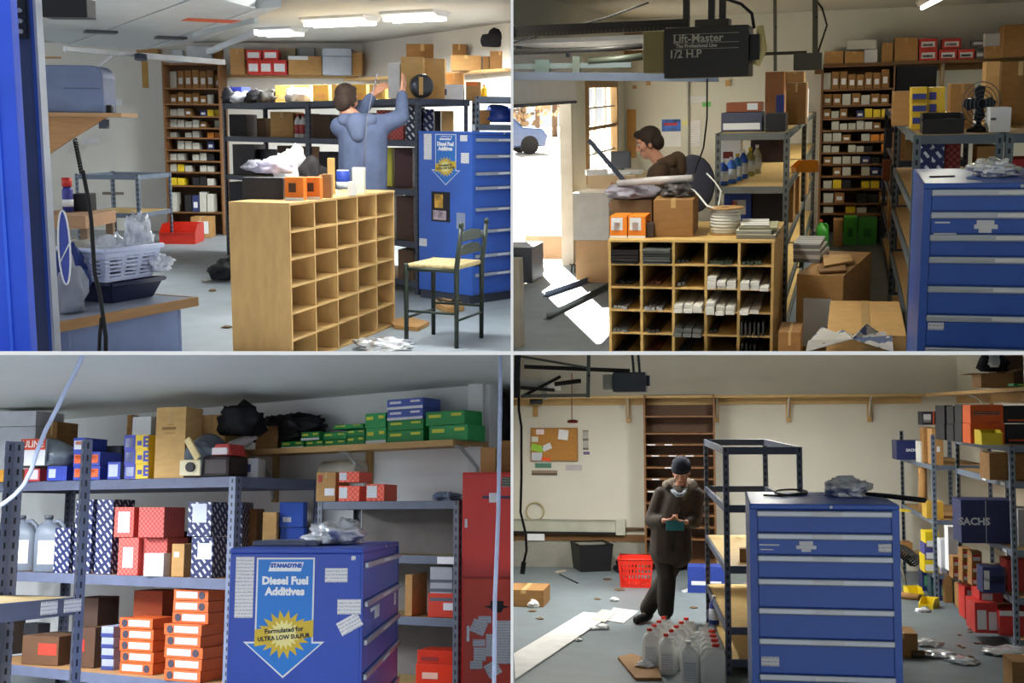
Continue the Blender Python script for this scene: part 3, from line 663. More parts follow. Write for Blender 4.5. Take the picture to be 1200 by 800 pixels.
# far rack top
cr('navy carton with white lettering on the far rack top', 1051, 1079, 516, 14.9, 1.471, .4, NAVY, name='navy_carton', marks=((.3, .98, .3, .7, NAVY, 'SACHS', WH, .045),), tape=False)
for i, (a, b, top, c) in enumerate(((1078.5, 1081, 517, (206, 206, 200)), (1081.5, 1087, 518, (40, 40, 44)), (1087.5, 1092, 518, (150, 64, 40)))):
    cr(('white', 'black', 'rust coloured')[i] + ' narrow upright box beside the navy carton on the far rack', a, b, top, 14.2, 1.471, .3, M(c, .6), name='narrow_box', tape=False)
cr('tall brown carton with white marks on the near end of the far rack', 1093, 1106, 502, 13.75, 1.471, .3, CARD, marks=((.4, .7, .35, .5, WH), (.5, .9, .75, .85, WH)))
cr('black carton with white speaker print lying on the far rack behind the tall brown carton', 1081, 1106, 482, 14.02, 1.90, .3, BLK, name='black_carton', marks=((.06, .4, .2, .8, M((190, 190, 196), .6, kind='rows')), (.5, .56, 0, 1, M((200, 80, 40), .6)), (.66, .92, .2, .8, M((190, 190, 196), .6, kind='rows'))), tape=False)
cr('plain brown carton supporting the black carton on the far rack', 1083, 1105, 501, 14.06, 1.471, .26, CARD2)
solo(R, 'cardboard_tube', 'upright brown cardboard tube on the middle shelf of the far rack', 'tube', MB().lathe([(.05, 0), (.05, .52)], 14), CARD, R.zy(1082, .881, 14.6))
cr('flat yellow carton on the middle shelf of the far rack', 1086, 1106, 588, 13.75, .881, .3, M((200, 160, 60), .6), tape=False)
# near rack shelves
cr('dark brown carton on the second shelf from the top of the near rack', 1160, 1215, 531, 11.2, 1.451, .4, CARD2)
cr('big navy carton with white lettering on the middle shelf of the near rack', 1127, 1190, 586, 11.5, .861, .4, NAVY, name='navy_carton', marks=((.04, .45, .3, .7, NAVY, 'SACHS', WH, .09), (.46, .47, .02, .98, WH)), tape=False)
cr('pale carton behind the post on the middle shelf of the near rack', 1194, 1220, 597, 11.3, .861, .4, M((170, 172, 180), .6), tape=False)
zz = .451
for c in range(4):
    for r in range(3):
        if c == 0 and r == 2: continue
        a = 1117 + c * 11; Y = 12.15 - c * .23; h = .105
        if c == 3 and r == 2: continue
        p = R.zy(a, zz + r * h, Y)
        t = thing(R, 'parts_carton', 'brown carton with red label, %s row, %s column, lower shelf of the near rack' % (('bottom', 'middle', 'top')[r], ('first', 'second', 'third', 'last')[c]), 'box', p, 0, 'small cartons on the near rack')
        part(t, 'body', bx(0, .088, 0, .2, 0, h - .002), CARD2, .003); part(t, 'sticker', bx(.01, .075, -.002, -.0003, .02, .075), PAPER); part(t, 'red_band', bx(.01, .075, -.0035, -.0021, .055, .075), RED)
cr('white box standing at the far end of the lower shelf of the near rack', 1112, 1122, 617, 12.7, zz, .2, WH, name='white_box', tape=False)
cr('low white box in front of the tall white box on the near rack', 1103, 1116, 632, 12.9, zz, .2, M((200, 202, 210), .6), name='white_box', tape=False)
for k in range(2): cr('%s of two navy blue boxes near the post on the lower shelf' % ('lower', 'upper')[k], 1152, 1178, 674 - k * 9.5, 11.25, zz + k * .078, .25, NAVY, name='navy_box', marks=((.05, .3, .2, .8, WH),), tape=False)
cr('red carton at the right edge of the lower shelf of the near rack', 1181, 1220, 656, 11.4, zz, .3, RED, name='red_carton', tape=False)
cr('red and white carton standing on end on the bottom shelf of the near rack', 1131, 1147, 688, 12.0, .091, .3, RED, name='red_carton', marks=((.2, .8, .1, .9, WH),), tape=False)
cr('brown carton behind the red cartons on the bottom shelf', 1126, 1140, 686, 12.5, .091, .3, CARD2)
cr('lower red carton with white panel on the bottom shelf beside the near post', 1143, 1170, 706, 11.3, .091, .4, RED, name='red_carton', marks=((.1, .5, .12, .75, WH), (.6, .95, .1, .7, WH)), tape=False)
cr('upper red carton with white panel on the bottom shelf beside the near post', 1148, 1176, 691, 11.45, .091 + .245, .35, RED, name='red_carton', marks=((.1, .55, .15, .7, WH),), tape=False)
cr('wide flat red carton with white top at the right edge of the bottom shelf', 1172, 1225, 716, 11.2, .091, .4, RED, name='red_carton', marks=((0, 1, .80, 1, WH),), tape=False)
cr('dark red carton stacked at the right edge of the bottom shelf', 1178, 1225, 694, 11.5, .091 + .235, .35, M((110, 30, 34), .6), name='red_carton', tape=False)
# far rack lower shelves and floor behind the cabinet
for k in range(3): cr('yellow and blue box, %s of three stacked on the low shelf of the far rack' % ('lowest', 'middle', 'topmost')[k], 1083 + k * .8, 1101, 650 - k * 13.5, 13.7, .301 + k * .132, .3, (YEL, M((70, 70, 140), .5), YEL)[k], name='bulb_box', marks=((.1, .9, .1, .45, WH),), tape=False)
cr('white box next to the yellow and blue boxes on the far rack', 1102.5, 1111, 637, 13.65, .301, .3, M((170, 176, 200), .6), name='white_box', tape=False)
solo(R, 'coil_spring', 'row of dark coil parts on the low shelf of the far rack', 'spring', MB().tube([(.07 * math.cos(a * .7), a * .016, .075 + .07 * math.sin(a * .7)) for a in range(80)], .012, 5), BLACK, R.zy(1072, .301, 14.1))
cr('brown carton at the far end of the low shelf of the far rack', 1058, 1070, 636, 15.0, .301, .3, CARD2)
cr('yellow carton on the middle shelf of the far rack seen past the blue cabinet', 1057, 1068, 610, 14.6, .881, .3, YEL, tape=False)
for k in range(3): cr('blue and green can carton, %s on the floor under the far rack' % ('far one', 'middle one', 'near one')[k], 1081 + k * 10, 1090 + k * 10, 663 + k * 5.5, 14.4 - k * .35, 0, .25, (NAVY, M((50, 80, 90), .5), NAVY)[k], name='can_carton', marks=((.3, .7, .2, .6, M((80, 150, 110), .6)),), tape=False)
cr('brown carton on the floor under the near end of the far rack', 1108, 1117, 674, 13.55, 0, .3, CARD2)
solo(R, 'wooden_stick', 'pale wooden stick leaning on the floor behind the blue cabinet', 'stick', MB().tube([R.fl(1064, 690, .012), R.zy(1054, .42, 13.9)], .012, 6), M((200, 190, 170), .6))
solo(R, 'cardboard_roll', 'brown roll lying on the floor behind the blue cabinet', 'roll', MB().tube([R.fl(1050, 696, .04), R.fl(1078, 700, .04)], .036, 10), CARD2)
open_bin(R, 'yellow plastic bin on the floor farther from the blue cabinet', R.fl(1074, 700), .1, .16, .24, .10, YEL)
open_bin(R, 'yellow plastic bin on the floor nearer to the steel rack', R.fl(1085, 713), -.5, .15, .2, .10, YEL)
cr('brown open carton on the floor right of the blue cabinet', 1040, 1076, 742, R.fl(1060, 770).y, 0, .35, CARD2, open_=False)
solo(R, 'cardboard_tube', 'short dark tube end on the floor beside the brown carton', 'tube', MB().tube([R.fl(1068, 766, .03), R.fl(1083, 766, .03)], .03, 10), M((70, 54, 40), .7))
for i, (x, y, s) in enumerate(((1087, 756, .08), (1102, 769, .10), (1128, 777, .08), (1082, 717, .05), (1180, 765, .13))):
    bag(R, 'scrap of clear plastic film %s on the floor' % ('beside the brown carton', 'right of the brown carton', 'farthest right of the carton', 'in front of the yellow bins', 'at the right edge')[i], x, y, 0, (s * 1.4, s * 1.2, .03), i + 20, BAG, 'plastic_film', 'plastic film', base=R.fl(x, y), amp=.7, sub=3)
random.seed(3)
for i in range(9):
    x, y = 1115 + random.random() * 35, 735 + random.random() * 40
    bag(R, 'rusty brown crumb on the floor in front of the near rack', x, y, 0, (.025, .04, .008), i + 40, M((112, 72, 52), .8), 'debris_crumb', 'debris', base=R.fl(x, y), sub=1); COL.objects[-1]['group'] = 'rusty crumbs on the floor'
cr('red object at the foot of the blue cabinet', 1046, 1057, 775, 9.1, 0, .2, M((150, 40, 50), .6), name='red_box', tape=False)
cr('brown carton corner at the lower right edge of the floor', 1187, 1240, 776, R.fl(1190, 812).y, 0, .3, CARD2)
# open carton with coats on the right wall shelf
zs_ = 2.271
cr('open brown carton of clothes on the right wall shelf', 1150, 1188, 437, 11.0, zs_, .38, CARD2, open_=True)
cr('dark brown carton next to the open carton on the right wall shelf', 1168, 1200, 416, 11.45, zs_, .3, M((110, 82, 58), .8))
solo(R, 'coat_heap', 'black clothes heaped in the open carton on the right wall shelf', 'clothes', MB().blob((0, 0, .07), (.13, .14, .12), 4, .35), M((22, 24, 32), .9), R.zy(1164, zs_ + .14, 11.2))
solo(R, 'white_cloth', 'white cloth hanging over the edge of the open carton', 'cloth', MB().blob((0, 0, .06), (.045, .05, .10), 8, .5), M((190, 192, 196), .9), R.zy(1165, zs_ + .17, 10.93), kind=None)
cr('green carton at the right edge of the right wall shelf', 1188, 1215, 449, 10.5, zs_, .2, M((30, 130, 60), .5), name='green_carton', tape=False, marks=((.2, .8, .3, .6, YEL),))
# jugs
RC = M((214, 44, 20), .4); WC = M((226, 226, 226), .4)
g = 'white fluid jugs on the floor'
for r, (px, Y0, w, n, cap, h, dx, rw) in enumerate(((764, 9.95, .145, 4, RC, .30, .03, 'left'), (783.5, 9.68, .145, 5, RC, .31, .035, 'second'), (810, 9.30, .15, 5, WC, .33, .03, 'third'), (836, 9.22, .19, 4, RC, .33, -.01, 'right'))):
    b = R.zy(px, 0, Y0)
    for k in range(n):
        jug(R, 'white plastic jug with a %s cap, %s from the front of the %s row' % ('red' if cap is RC else 'white', ('first', 'second', 'third', 'fourth', 'fifth')[k], rw), b + V((dx * k, .19 * k, 0)), w if r < 3 else w, .13, h, cap, math.pi if r == 3 else -.1, g)
sheet(R, 'crumpled brown cardboard on the floor in front of the jugs', [(724, 772), (741, 768), (752, 772), (770, 784), (776, 797), (745, 797)], mat=CARD2, name='cardboard_piece', cat='cardboard', th=.02)
bag(R, 'clear plastic scrap between the cardboard and the jugs', 757, 781, 0, (.07, .08, .03), 31, BAG, 'plastic_film', 'plastic film', base=R.fl(757, 781, .02), sub=3, amp=.7)
# garage door gear, top left
DG = M((50, 54, 52), .5); GG = M((96, 104, 96), .5)
YG = 10.2; q = lambda px, py, y=YG: R.at(px, py, y)
t = thing(R, 'garage_door_opener', 'grey garage door opener motor hanging at the top of the lower right room', 'opener', q(737, 459))
o_ = q(737, 459); rel = lambda px, py, y=YG: q(px, py, y) - o_
w_ = rel(757, 459).x; part(t, 'motor_housing', bx(rel(718, 459).x, w_, 0, .3, 0, rel(737, 436).z), M((72, 78, 88), .5), .012)
part(t, 'light_lens', bx(rel(706, 459).x, rel(717.5, 459).x, .02, .28, .02, rel(737, 438).z), M((176, 176, 160), .4), .01)
for x in (741, 748): part(t, 'hanger_strap', MB().bar(rel(x + 1, 437) + V((0, .1, 0)), rel(x - 1, 414) + V((0, .1, 0)), .02, .03), DPOST)
part(t, 'rail', MB().bar(rel(612, 429) + V((0, .12, 0)), rel(737, 434) + V((0, .12, 0)), .03, .035), M((38, 36, 32), .5))
part(t, 'end_bracket', bx(w_ + .001, w_ + .03, .05, .2, .05, .14), DSTEEL)
t = thing(R, 'garage_door_track', 'steel garage door track frame hanging in the top left corner of the lower right room', 'door track', q(650, 466)); o_ = q(650, 466)
part(t, 'hanger', MB().bar(rel(689, 466), rel(690, 414), .03, .03), M((110, 118, 112), .5, kind='slot')); part(t, 'hanger', MB().bar(rel(606, 466), rel(607, 414), .05, .04), M((44, 48, 48), .5, kind='slot'))
part(t, 'track_bar', MB().bar(rel(612, 464), rel(688, 463), .03, .03), M((120, 124, 116), .4)); part(t, 'spring_bar', MB().tube([rel(650, 450), rel(681, 446)], .02, 8), M((30, 28, 28), .5))
part(t, 'cable_arm', MB().tube([rel(611, 465), rel(630, 455), rel(657, 441)], .014, 6), M((24, 24, 26), .5)); part(t, 'pulley', MB().tube([rel(638, 463), rel(638, 463) + V((0, .05, 0))], .035, 12), CHROME)
part(t, 'cross_strut', MB().bar(rel(608, 417) , rel(690, 431), .02, .02), GG)
t = thing(R, 'garage_door', 'raised white garage door panel edge in the top left of the lower right room', 'garage door', q(612, 452, 10.8)); o_ = q(612, 452, 10.8)
part(t, 'door_panel', MB().bar(rel(608, 449, 10.8), rel(650, 452, 10.8), .9, .07), M((206, 208, 204), .5)); part(t, 'bottom_seal', MB().bar(rel(608, 454, 10.35), rel(650, 457, 10.35), .04, .03), DG)
solo(R, 'pull_cord', 'red emergency pull cord hanging above the bulletin board', 'cord', MB().tube([q(670, 437), q(670, 492)], .004, 5).blob(q(671, 494), (.05, .03, .02), 2, .1, 2), M((150, 40, 34), .6))
solo(R, 'power_cable', 'black power cable hanging down the left edge of the lower right room', 'cable', MB().tube([q(608, 466), q(608, 480), q(611, 500), q(611, 560), q(610, 600), q(616, 625), q(617, 645), q(614, 658)], .011, 6).tube([q(614, 658), q(612, 672)], .022, 8), RUBBER)
solo(R, 'security_camera', 'small dark motion light on a wooden block high on the wall', 'camera', MB().tube([(-.06, -.1, 0), (.1, -.12, 0)], .04, 8).box(-.03, .03, -.06, .06, -.03, .02), DG, R.at(628, 470, YB - .09))
solo(R, 'wood_cleat', 'small wooden cleat on the wall at the upper left of the bulletin board', 'cleat', bx(-.035, .035, 0, .03, -.12, .05), M((170, 134, 80), .6), R.at(627, 478, YB - .031))

# ---------------- person: leaning, ankles crossed, looking at a handheld
def person_br():
    b = V((R.zy(783, 0, 11.9).x, 11.9, 0)); t = thing(R, 'person', 'person in a dark hooded jacket and knit cap looking down at a handheld device', 'person', b)
    S = V((.13, .0, 1.26)); hip = V((.03, -.02, .80)); hc = V((.15, -.06, 1.475))
    hd, P = head(hc, (-.06, -1, -.42), 1.0)
    sh = {-1: V((-.05, 0, 1.255)), 1: V((.285, 0, 1.255))}; el = {-1: V((-.15, -.04, 1.00)), 1: V((.275, -.07, 1.00))}; wr = {-1: V((-.02, -.235, 1.02)), 1: V((.20, -.245, 1.01))}
    hp = {-1: V((-.06, 0, .79)), 1: V((.12, 0, .79))}; kn = {-1: V((.00, -.10, .45)), 1: V((-.01, .02, .45))}; an = {-1: V((-.02, -.06, .085)), 1: V((-.20, .06, .085))}
    toe = {-1: V((-.02, -.25, .035)), 1: V((-.30, -.08, .035))}
    limbs = lambda k=0.: [c for s in (-1, 1) for c in ((sh[s], el[s], .052 + k, .043 + k), (el[s], wr[s], .042 + k, .029 + k * .9))]
    legs = lambda k=0.: [c for s in (-1, 1) for c in ((hp[s], kn[s], .085 + k, .058 + k), (kn[s], an[s], .056 + k, .04 + k * .9))]
    hands = hand(wr[-1], (.9, -.42, .1), (.1, .3, .9), 1.0, 1, -1) + hand(wr[1], (-.9, -.42, .1), (-.1, .3, .9), 1.0, 1, 1)
    body = capsules([(S + V((0, 0, -.05)), hip + V((0, 0, .15)), .12, .115), (hip + V((0, 0, .15)), hip, .115, .125), (S, hc + V((0, .02, -.09)), .055, .055), (sh[-1], sh[1], .05, .05)] + limbs() + legs() + hd + hands + [(an[s], toe[s], .035, .03) for s in (-1, 1)], .0085, 3)
    part(t, 'body', body, SKIN)
    JK = M((58, 48, 40), .85, var=.15, scale=14)
    jk = part(t, 'jacket', capsules([(S + V((0, 0, -.06)), hip + V((0, 0, .12)), .17, .17), (hip + V((-.02, 0, .14)), hip + V((-.03, 0, -.10)), .17, .175), (hip + V((.05, 0, .14)), hip + V((.06, 0, -.10)), .16, .165), (sh[-1] + V((.04, 0, .0)), sh[1] + V((-.04, 0, 0)), .085, .085), (S + V((-.07, .06, .04)), S + V((.07, .06, .04)), .075, .075)] + [c for s in (-1, 1) for c in ((sh[s], el[s], .083, .072), (el[s], el[s].lerp(wr[s], .86), .072, .05))], .016, 6), JK)
    part(jk, 'zip_front', MB().tube([S + V((0.0, -.168, -.12)), V((.08, -.184, .95)), V((.05, -.19, .72))], .007, 6), BLACK)
    part(jk, 'hood', MB().tube([S + V((-.10, -.10, .06)), S + V((-.13, .02, .09)), S + V((-.07, .13, .10)), S + V((.07, .13, .10)), S + V((.13, .02, .09)), S + V((.10, -.10, .06)), S + V((.04, -.17, -.04))], [.03, .045, .055, .055, .045, .03, .02], 10), M((84, 74, 60), .85))
    part(t, 'undershirt', MB().tube([S + V((-.07, -.11, .045)), S + V((-.02, -.155, .0)), S + V((.03, -.155, .0)), S + V((.075, -.11, .045))], .022, 8), M((136, 144, 156), .8))
    part(t, 'trousers', capsules([(hip + V((-.05, 0, .04)), hip + V((.05, 0, .04)), .13, .13)] + [c for s in (-1, 1) for c in ((hp[s], kn[s], .115, .09), (kn[s], an[s] + V((0, 0, .05)), .09, .083))], .014, 5), M((44, 38, 34), .9, var=.12, scale=12))
    for s in (-1, 1): part(t, 'shoe', capsules([(an[s], an[s] + V((0, 0, .03)), .05, .055), (an[s] + V((0, 0, -.03)), toe[s] + V((0, 0, .01)), .048, .042), (an[s] + (an[s] - toe[s]).normalized() * .03 + V((0, 0, -.03)), toe[s], .04, .036)], .009, 3), M((26, 25, 28), .6))
    f = (P(0, 1, 0) - P(0, 0, 0)); u = (P(0, 0, 1) - P(0, 0, 0)); r = (P(1, 0, 0) - P(0, 0, 0)); B = Matrix((r, f, u)).transposed().to_4x4()
    m = MB().lathe([(.094, 0), (.099, .012), (.100, .05), (.092, .085), (.066, .112), (.03, .124), (.004, .127)], 20, Matrix.Translation(P(0, -.006, .028)) @ B, 0.92, 1.1)
    bn = part(t, 'beanie', m, M((38, 40, 54), .95, var=.2, scale=40)); part(bn, 'beanie_cuff', MB().lathe([(.099, -.012), (.106, -.006), (.106, .034), (.100, .04)], 20, Matrix.Translation(P(0, -.006, .034)) @ B, .92, 1.1), M((32, 34, 46), .95, var=.2, scale=40))
    face_parts(t, P)
    d = solo(R, 'handheld_device', 'small teal handheld device held by the person in the knit cap', 'device', bx(-.085, .085, -.012, .012, -.055, .045, Matrix.Rotation(-.5, 4, 'X')), M((36, 100, 106), .4), b + V((.09, -.305, .985)), bevel=.006)
    return t
person_br()
# ================================================================== UPPER RIGHT ROOM
R = TR
WALL_TR = M((204, 204, 194), .75, var=.03, scale=2); FLOOR_TR = M((118, 128, 136), .5, var=.08, scale=5, kind='concrete', spec=.3)
YB = 17.0; XL = -3.1; HC = 2.95
struct(R, 'floor', bx(XL - .2, 3.4, 3.0, YB + .12, -.15, 0), FLOOR_TR, 'grey concrete floor of the upper right room')
struct(R, 'ceiling', bx(XL - .2, 3.4, -1.5, YB + .12, HC, HC + .12), M((196, 196, 186), .8, var=.02), 'pale ceiling of the upper right room')
struct(R, 'wall_back', bx(XL - .12, 3.4, YB, YB + .12, 0, HC), WALL_TR, 'pale back wall of the upper right room')
struct(R, 'wall_right', bx(3.2, 3.32, -1.5, YB, 0, HC), WALL_TR, 'pale right wall of the upper right room')
# left wall pieces round the garage opening and the window
DY0, DY1, DZ = 10.6, 13.5, 1.86
WY0, WY1, WZ0, WZ1 = 14.4, 16.3, .92, 2.06
m = MB(); x0, x1 = XL - .12, XL
m.box(x0, x1, DY1, WY0, 0, HC).box(x0, x1, WY1, YB, 0, HC).box(x0, x1, WY0, WY1, 0, WZ0).box(x0, x1, WY0, WY1, WZ1, HC).box(x0, x1, DY0, DY1, DZ + .45, HC)
struct(R, 'wall_left', m, WALL_TR, 'pale left wall with the garage opening and the paned window')
TRIM = M((150, 122, 84), .6, kind='wood')
t = thing(R, 'window_1', 'tall paned window with a wooden frame in the left wall', 'window', (XL, WY0, WZ0)); t['kind'] = 'structure'; del t['category']
wl, wh = WY1 - WY0, WZ1 - WZ0
for a in ((-.06, .03, -.04, .05, -.05, wh + .05), (-.06, .03, wl - .05, wl + .04, -.05, wh + .05), (-.06, .05, .05, wl - .05, -.06, .03), (-.06, .03, .05, wl - .05, wh - .03, wh + .05), (-.06, .02, .05, wl - .05, wh * .52, wh * .52 + .05)): part(t, 'window_frame', bx(*a), TRIM)
for k in (1, 2): part(t, 'muntin', bx(-.05, -.01, wl * k / 3 - .012, wl * k / 3 + .012, .03, wh - .03), M((206, 200, 186), .5))
for k in (.26, .76): part(t, 'muntin', bx(-.05, -.01, .05, wl - .05, wh * k - .012, wh * k + .012), M((206, 200, 186), .5))
for i in range(3):
    for j, (za, zb) in enumerate(((.03, .26), (.26, .52), (.56, .76), (.76, .97))):
        part(t, 'pane', bx(-.034, -.03, wl * i / 3 + .02, wl * (i + 1) / 3 - .02, wh * za + .012, wh * zb - .012), M((240, 246, 250), .05, var=0, alpha=.12))
struct(R, 'trim_2', MB().box(XL - .12, XL + .02, DY1 - .001, DY1 + .09, 0, DZ + .1), M((196, 190, 178), .6), 'pale jamb of the garage opening')
# garage door section above the opening, its tracks and the opener
GD = M((206, 208, 210), .5, var=.03)
t = thing(R, 'garage_door', 'raised white garage door section hanging over the bright opening', 'garage door', (XL + .06, DY0, DZ))
L = DY1 - DY0
part(t, 'door_panel', bx(-.02, .02, 0, L, .03, .55), GD, .004); part(t, 'door_panel', bx(.03, 1.6, 0, L, .56, .60), GD, .004); part(t, 'bottom_seal', bx(-.03, .03, 0, L, 0, .029), DSTEEL)
for k in (.15, .85): part(t, 'hinge', bx(.021, .05, L * k - .04, L * k + .04, .50, .62), STEEL)
q = lambda px, py, y: R.at(px, py, y)
t = thing(R, 'garage_door_track', 'grey steel garage door track bar crossing under the opener', 'door track', q(720, 94, 8.2)); o_ = q(720, 94, 8.2)
rel = lambda px, py, y: q(px, py, y) - o_
part(t, 'track_bar', MB().bar(rel(560, 88.5, 8.2), rel(842, 91, 8.2), .05, .055), M((66, 74, 88), .5)); part(t, 'spring_tube', MB().tube([rel(590, 61.5, 8.4), rel(700, 58, 8.4), rel(753, 54, 8.4)], .02, 8), M((34, 32, 30), .5))
part(t, 'torsion_spring', MB().tube([rel(690, 72, 8.3), rel(720, 70, 8.3), rel(753, 66, 8.3)], .024, 8), M((52, 58, 46), .5)); part(t, 'upper_bar', MB().bar(rel(590, 78, 8.3), rel(740, 76, 8.3), .03, .035), M((78, 88, 88), .5))
part(t, 'bearing_bracket', MB().bar(rel(676, 66, 8.3), rel(676, 90, 8.3), .05, .06), M((70, 78, 70), .4)); part(t, 'bearing_bracket', MB().bar(rel(636, 70, 8.3), rel(636, 86, 8.3), .10, .05), M((66, 80, 76), .4))
part(t, 'cable', MB().tube([rel(590, 53, 8.25), rel(665, 33, 8.0), rel(712, 20, 7.6), rel(760, 3, 7.4)], .006, 5), RUBBER)
YO = 6.8; DK = M((32, 30, 27), .45, var=.06)
t = thing(R, 'garage_door_opener', 'large black garage door opener with printed front in the upper right room', 'opener', q(820, 92, YO)); o_ = q(820, 92, YO)
rx = lambda px: rel(px, 60, YO).x
rz_ = lambda py: rel(820, py, YO).z
part(t, 'motor_housing', bx(rx(778), rx(877), 0, .34, rz_(91), rz_(31)), DK, .008)
part(t, 'light_lens', bx(rx(753), rx(777.5), .02, .32, rz_(84), rz_(34)), M((116, 104, 62), .35), .006)
part(t, 'end_box', bx(rx(877.5), rx(889), .05, .28, rz_(72), rz_(42)), M((24, 24, 24), .5), .004)
part(t, 'lamp_socket', MB().tube([(rx(884), .10, rz_(78)), (rx(893), .10, rz_(60)), (rx(888), .1, rz_(32))], .022, 8), M((190, 176, 120), .4))
TX = M((150, 146, 132), .5, var=.01)
for s, py, sz in (('Lift-Master', 45, .062), ('The Professional Line', 53.5, .026), ('1/2 H.P', 63, .06)): lettering(t, s, sz, TX, loc(rx({'Lift-Master': 818, 'The Professional Line': 816, '1/2 H.P': 803}[s]), -.002, rz_(py)), .0012)
for py in (39.5, 50, 57): part(t, 'stripe', bx(rx(789), rx(866), -.002, -.0004, rz_(py) - .002, rz_(py)), TX)
part(t, 'rail', MB().bar((rx(560), .17, rz_(25.5)), (rx(800), .17, rz_(25.5)), .04, .055), M((34, 31, 28), .5)); part(t, 'chain', MB().bar((rx(560), .14, rz_(32)), (rx(786), .14, rz_(30)), .01, .02), M((60, 52, 40), .5, kind='teeth'))
for a in (800, 830, 843): part(t, 'hanger_strap', MB().bar((rx(a), .15, rz_(31)), (rx(a + 1), .15, HC - o_.z - .002), .035, .045), M((40, 38, 34), .5, kind='slot'))
part(t, 'hanger_plate', bx(rx(812), rx(852), .08, .24, rz_(30.5), rz_(22)), M((56, 52, 42), .5)); part(t, 'power_cord', MB().tube([(rx(880), .2, rz_(34)), (rx(877), .2, rz_(16)), (rx(864), .2, rz_(4)), (rx(845), .2, rz_(-3))], .009, 6), RUBBER)
part(t, 'pull_cord', MB().tube([(rx(824), .2, rz_(92)), (rx(824), .2, rz_(140)), (rx(820), .2, rz_(175)), (rx(809), .2, rz_(206))], .005, 5), RUBBER)
solo(R, 'conduit', 'thin vertical conduit on the back wall behind the person', 'conduit', MB().tube([R.at(807, 95, YB - .02), R.at(807, 215, YB - .02)], .012, 6), M((150, 150, 146), .4))
# second opener far down the aisle
t = thing(R, 'garage_door_opener', 'small far garage door opener above the aisle', 'opener', q(947, 82, 12.0)); o_ = q(947, 82, 12.0); rx = lambda px: rel(px, 60, 12.0).x; rz_ = lambda py: rel(947, py, 12.0).z
part(t, 'motor_housing', bx(rx(930), rx(964), 0, .3, 0, rz_(62)), M((62, 66, 60), .5), .01)
part(t, 'hanger', MB().bar((rx(955), .12, rz_(62)), (rx(953), .12, HC - o_.z - .002), .05, .09), M((70, 72, 60), .5, kind='slot')); part(t, 'hanger', MB().bar((rx(908), .12, rz_(82)), (rx(906), .12, HC - o_.z - .002), .03, .06), M((96, 96, 86), .5, kind='slot'))
part(t, 'rail', MB().bar((rx(840), .1, rz_(61)), (rx(945), .1, rz_(61)), .03, .03), M((46, 40, 32), .5)); part(t, 'cord', MB().tube([(rx(958), .1, rz_(62)), (rx(968), .1, rz_(30)), (rx(962), .1, rz_(10)), (rx(956), .1, rz_(2))], .01, 5), RUBBER)
# outside
struct(R, 'ground', bx(-40, XL - .12, 9, 70, -.25, -.08), M((200, 190, 176), .9, var=.1, scale=2), 'sunlit pale driveway outside the garage opening')
TRK = M((92, 74, 58), .9)
for i, (px, py, s, c) in enumerate(((613, 169, 1.6, (150, 128, 100)), (650, 160, 2.0, (172, 156, 132)), (630, 152, 2.4, (140, 124, 104)))):
    b = R.fl(px, py, -.08); t = thing(R, 'tree', 'autumn tree outside the garage opening, %s' % ('nearest on the left', 'the right hand one', 'the farthest in the middle')[i], 'tree', b, 0, 'trees outside the garage opening')
    part(t, 'trunk', MB().tube([(0, 0, 0), (.05, 0, 1.2 * s), (.0, .1, 2.6 * s)], [.14, .10, .04], 8), TRK)
    f = MB(); random.seed(i)
    for k in range(420):
        a = random.random() * 6.28; h = random.random(); rr = (.25 + .8 * math.sin(math.pi * min(1, h * .85 + .1))) * s * random.random() ** .5; p = V((rr * math.cos(a), rr * math.sin(a), (.5 + h * 2.6) * s))
        u = V((random.uniform(-1, 1), random.uniform(-1, 1), random.uniform(-1, 1))).normalized() * .13; w = u.orthogonal().normalized() * .10
        f.quad([p - u, p + w, p + u, p - w])
    part(t, 'foliage', f, M(c, .9, var=.35, scale=3))['kind'] = 'stuff'
b = R.fl(580, 181, -.08); t = thing(R, 'car', 'blue car parked on the driveway at the left edge of the garage opening', 'car', b, .5)
CB = M((58, 84, 128), .25, spec=.8)
part(t, 'body', MB().prism([(-1.6, .25), (1.6, .25), (1.7, .6), (1.5, .85), (.8, .92), (.3, 1.38), (-.9, 1.42), (-1.5, .95), (-1.7, .8)], -.8, .8), CB, .05); part(t, 'windshield', MB().prism([(.36, 1.345), (.82, .93), (.84, .95), (.38, 1.365)], -.66, .66), M((30, 40, 52), .1))
part(t, 'side_window', MB().prism([(-1.3, .98), (.55, .98), (.22, 1.32), (-.85, 1.36)], -.812, -.802), M((30, 40, 52), .1))
for x in (-1.05, 1.05):
    for y in (-.74, .74): part(t, 'wheel', MB().lathe([(.30, -.09), (.32, -.05), (.32, .05), (.30, .09)], 18, Matrix.Translation((x, y, .31)) @ Matrix.Rotation(math.pi / 2, 4, 'X')), RUBBER)
carton(R, 'flattened brown pallet just outside the garage opening', 616, 662, 276, 14.6, -.08, .5, M((120, 96, 76), .8), 'wood_pallet', 'pallet', tape=False)
# lamps
tube_light(R, 'bare fluorescent tube light on the ceiling near the back of the upper right room', (.79, 12.9, 2.86), .06, 3.0, 95, .12, 1, (1, .97, .80))
tube_light(R, 'added fill light nearest the viewer in the upper right room', (-1.6, 7.75, HC - .002), 0, 1.2, 48, .2, 2, (1, .97, .86))  # lamp added out of view to light the pigeonhole cabinet
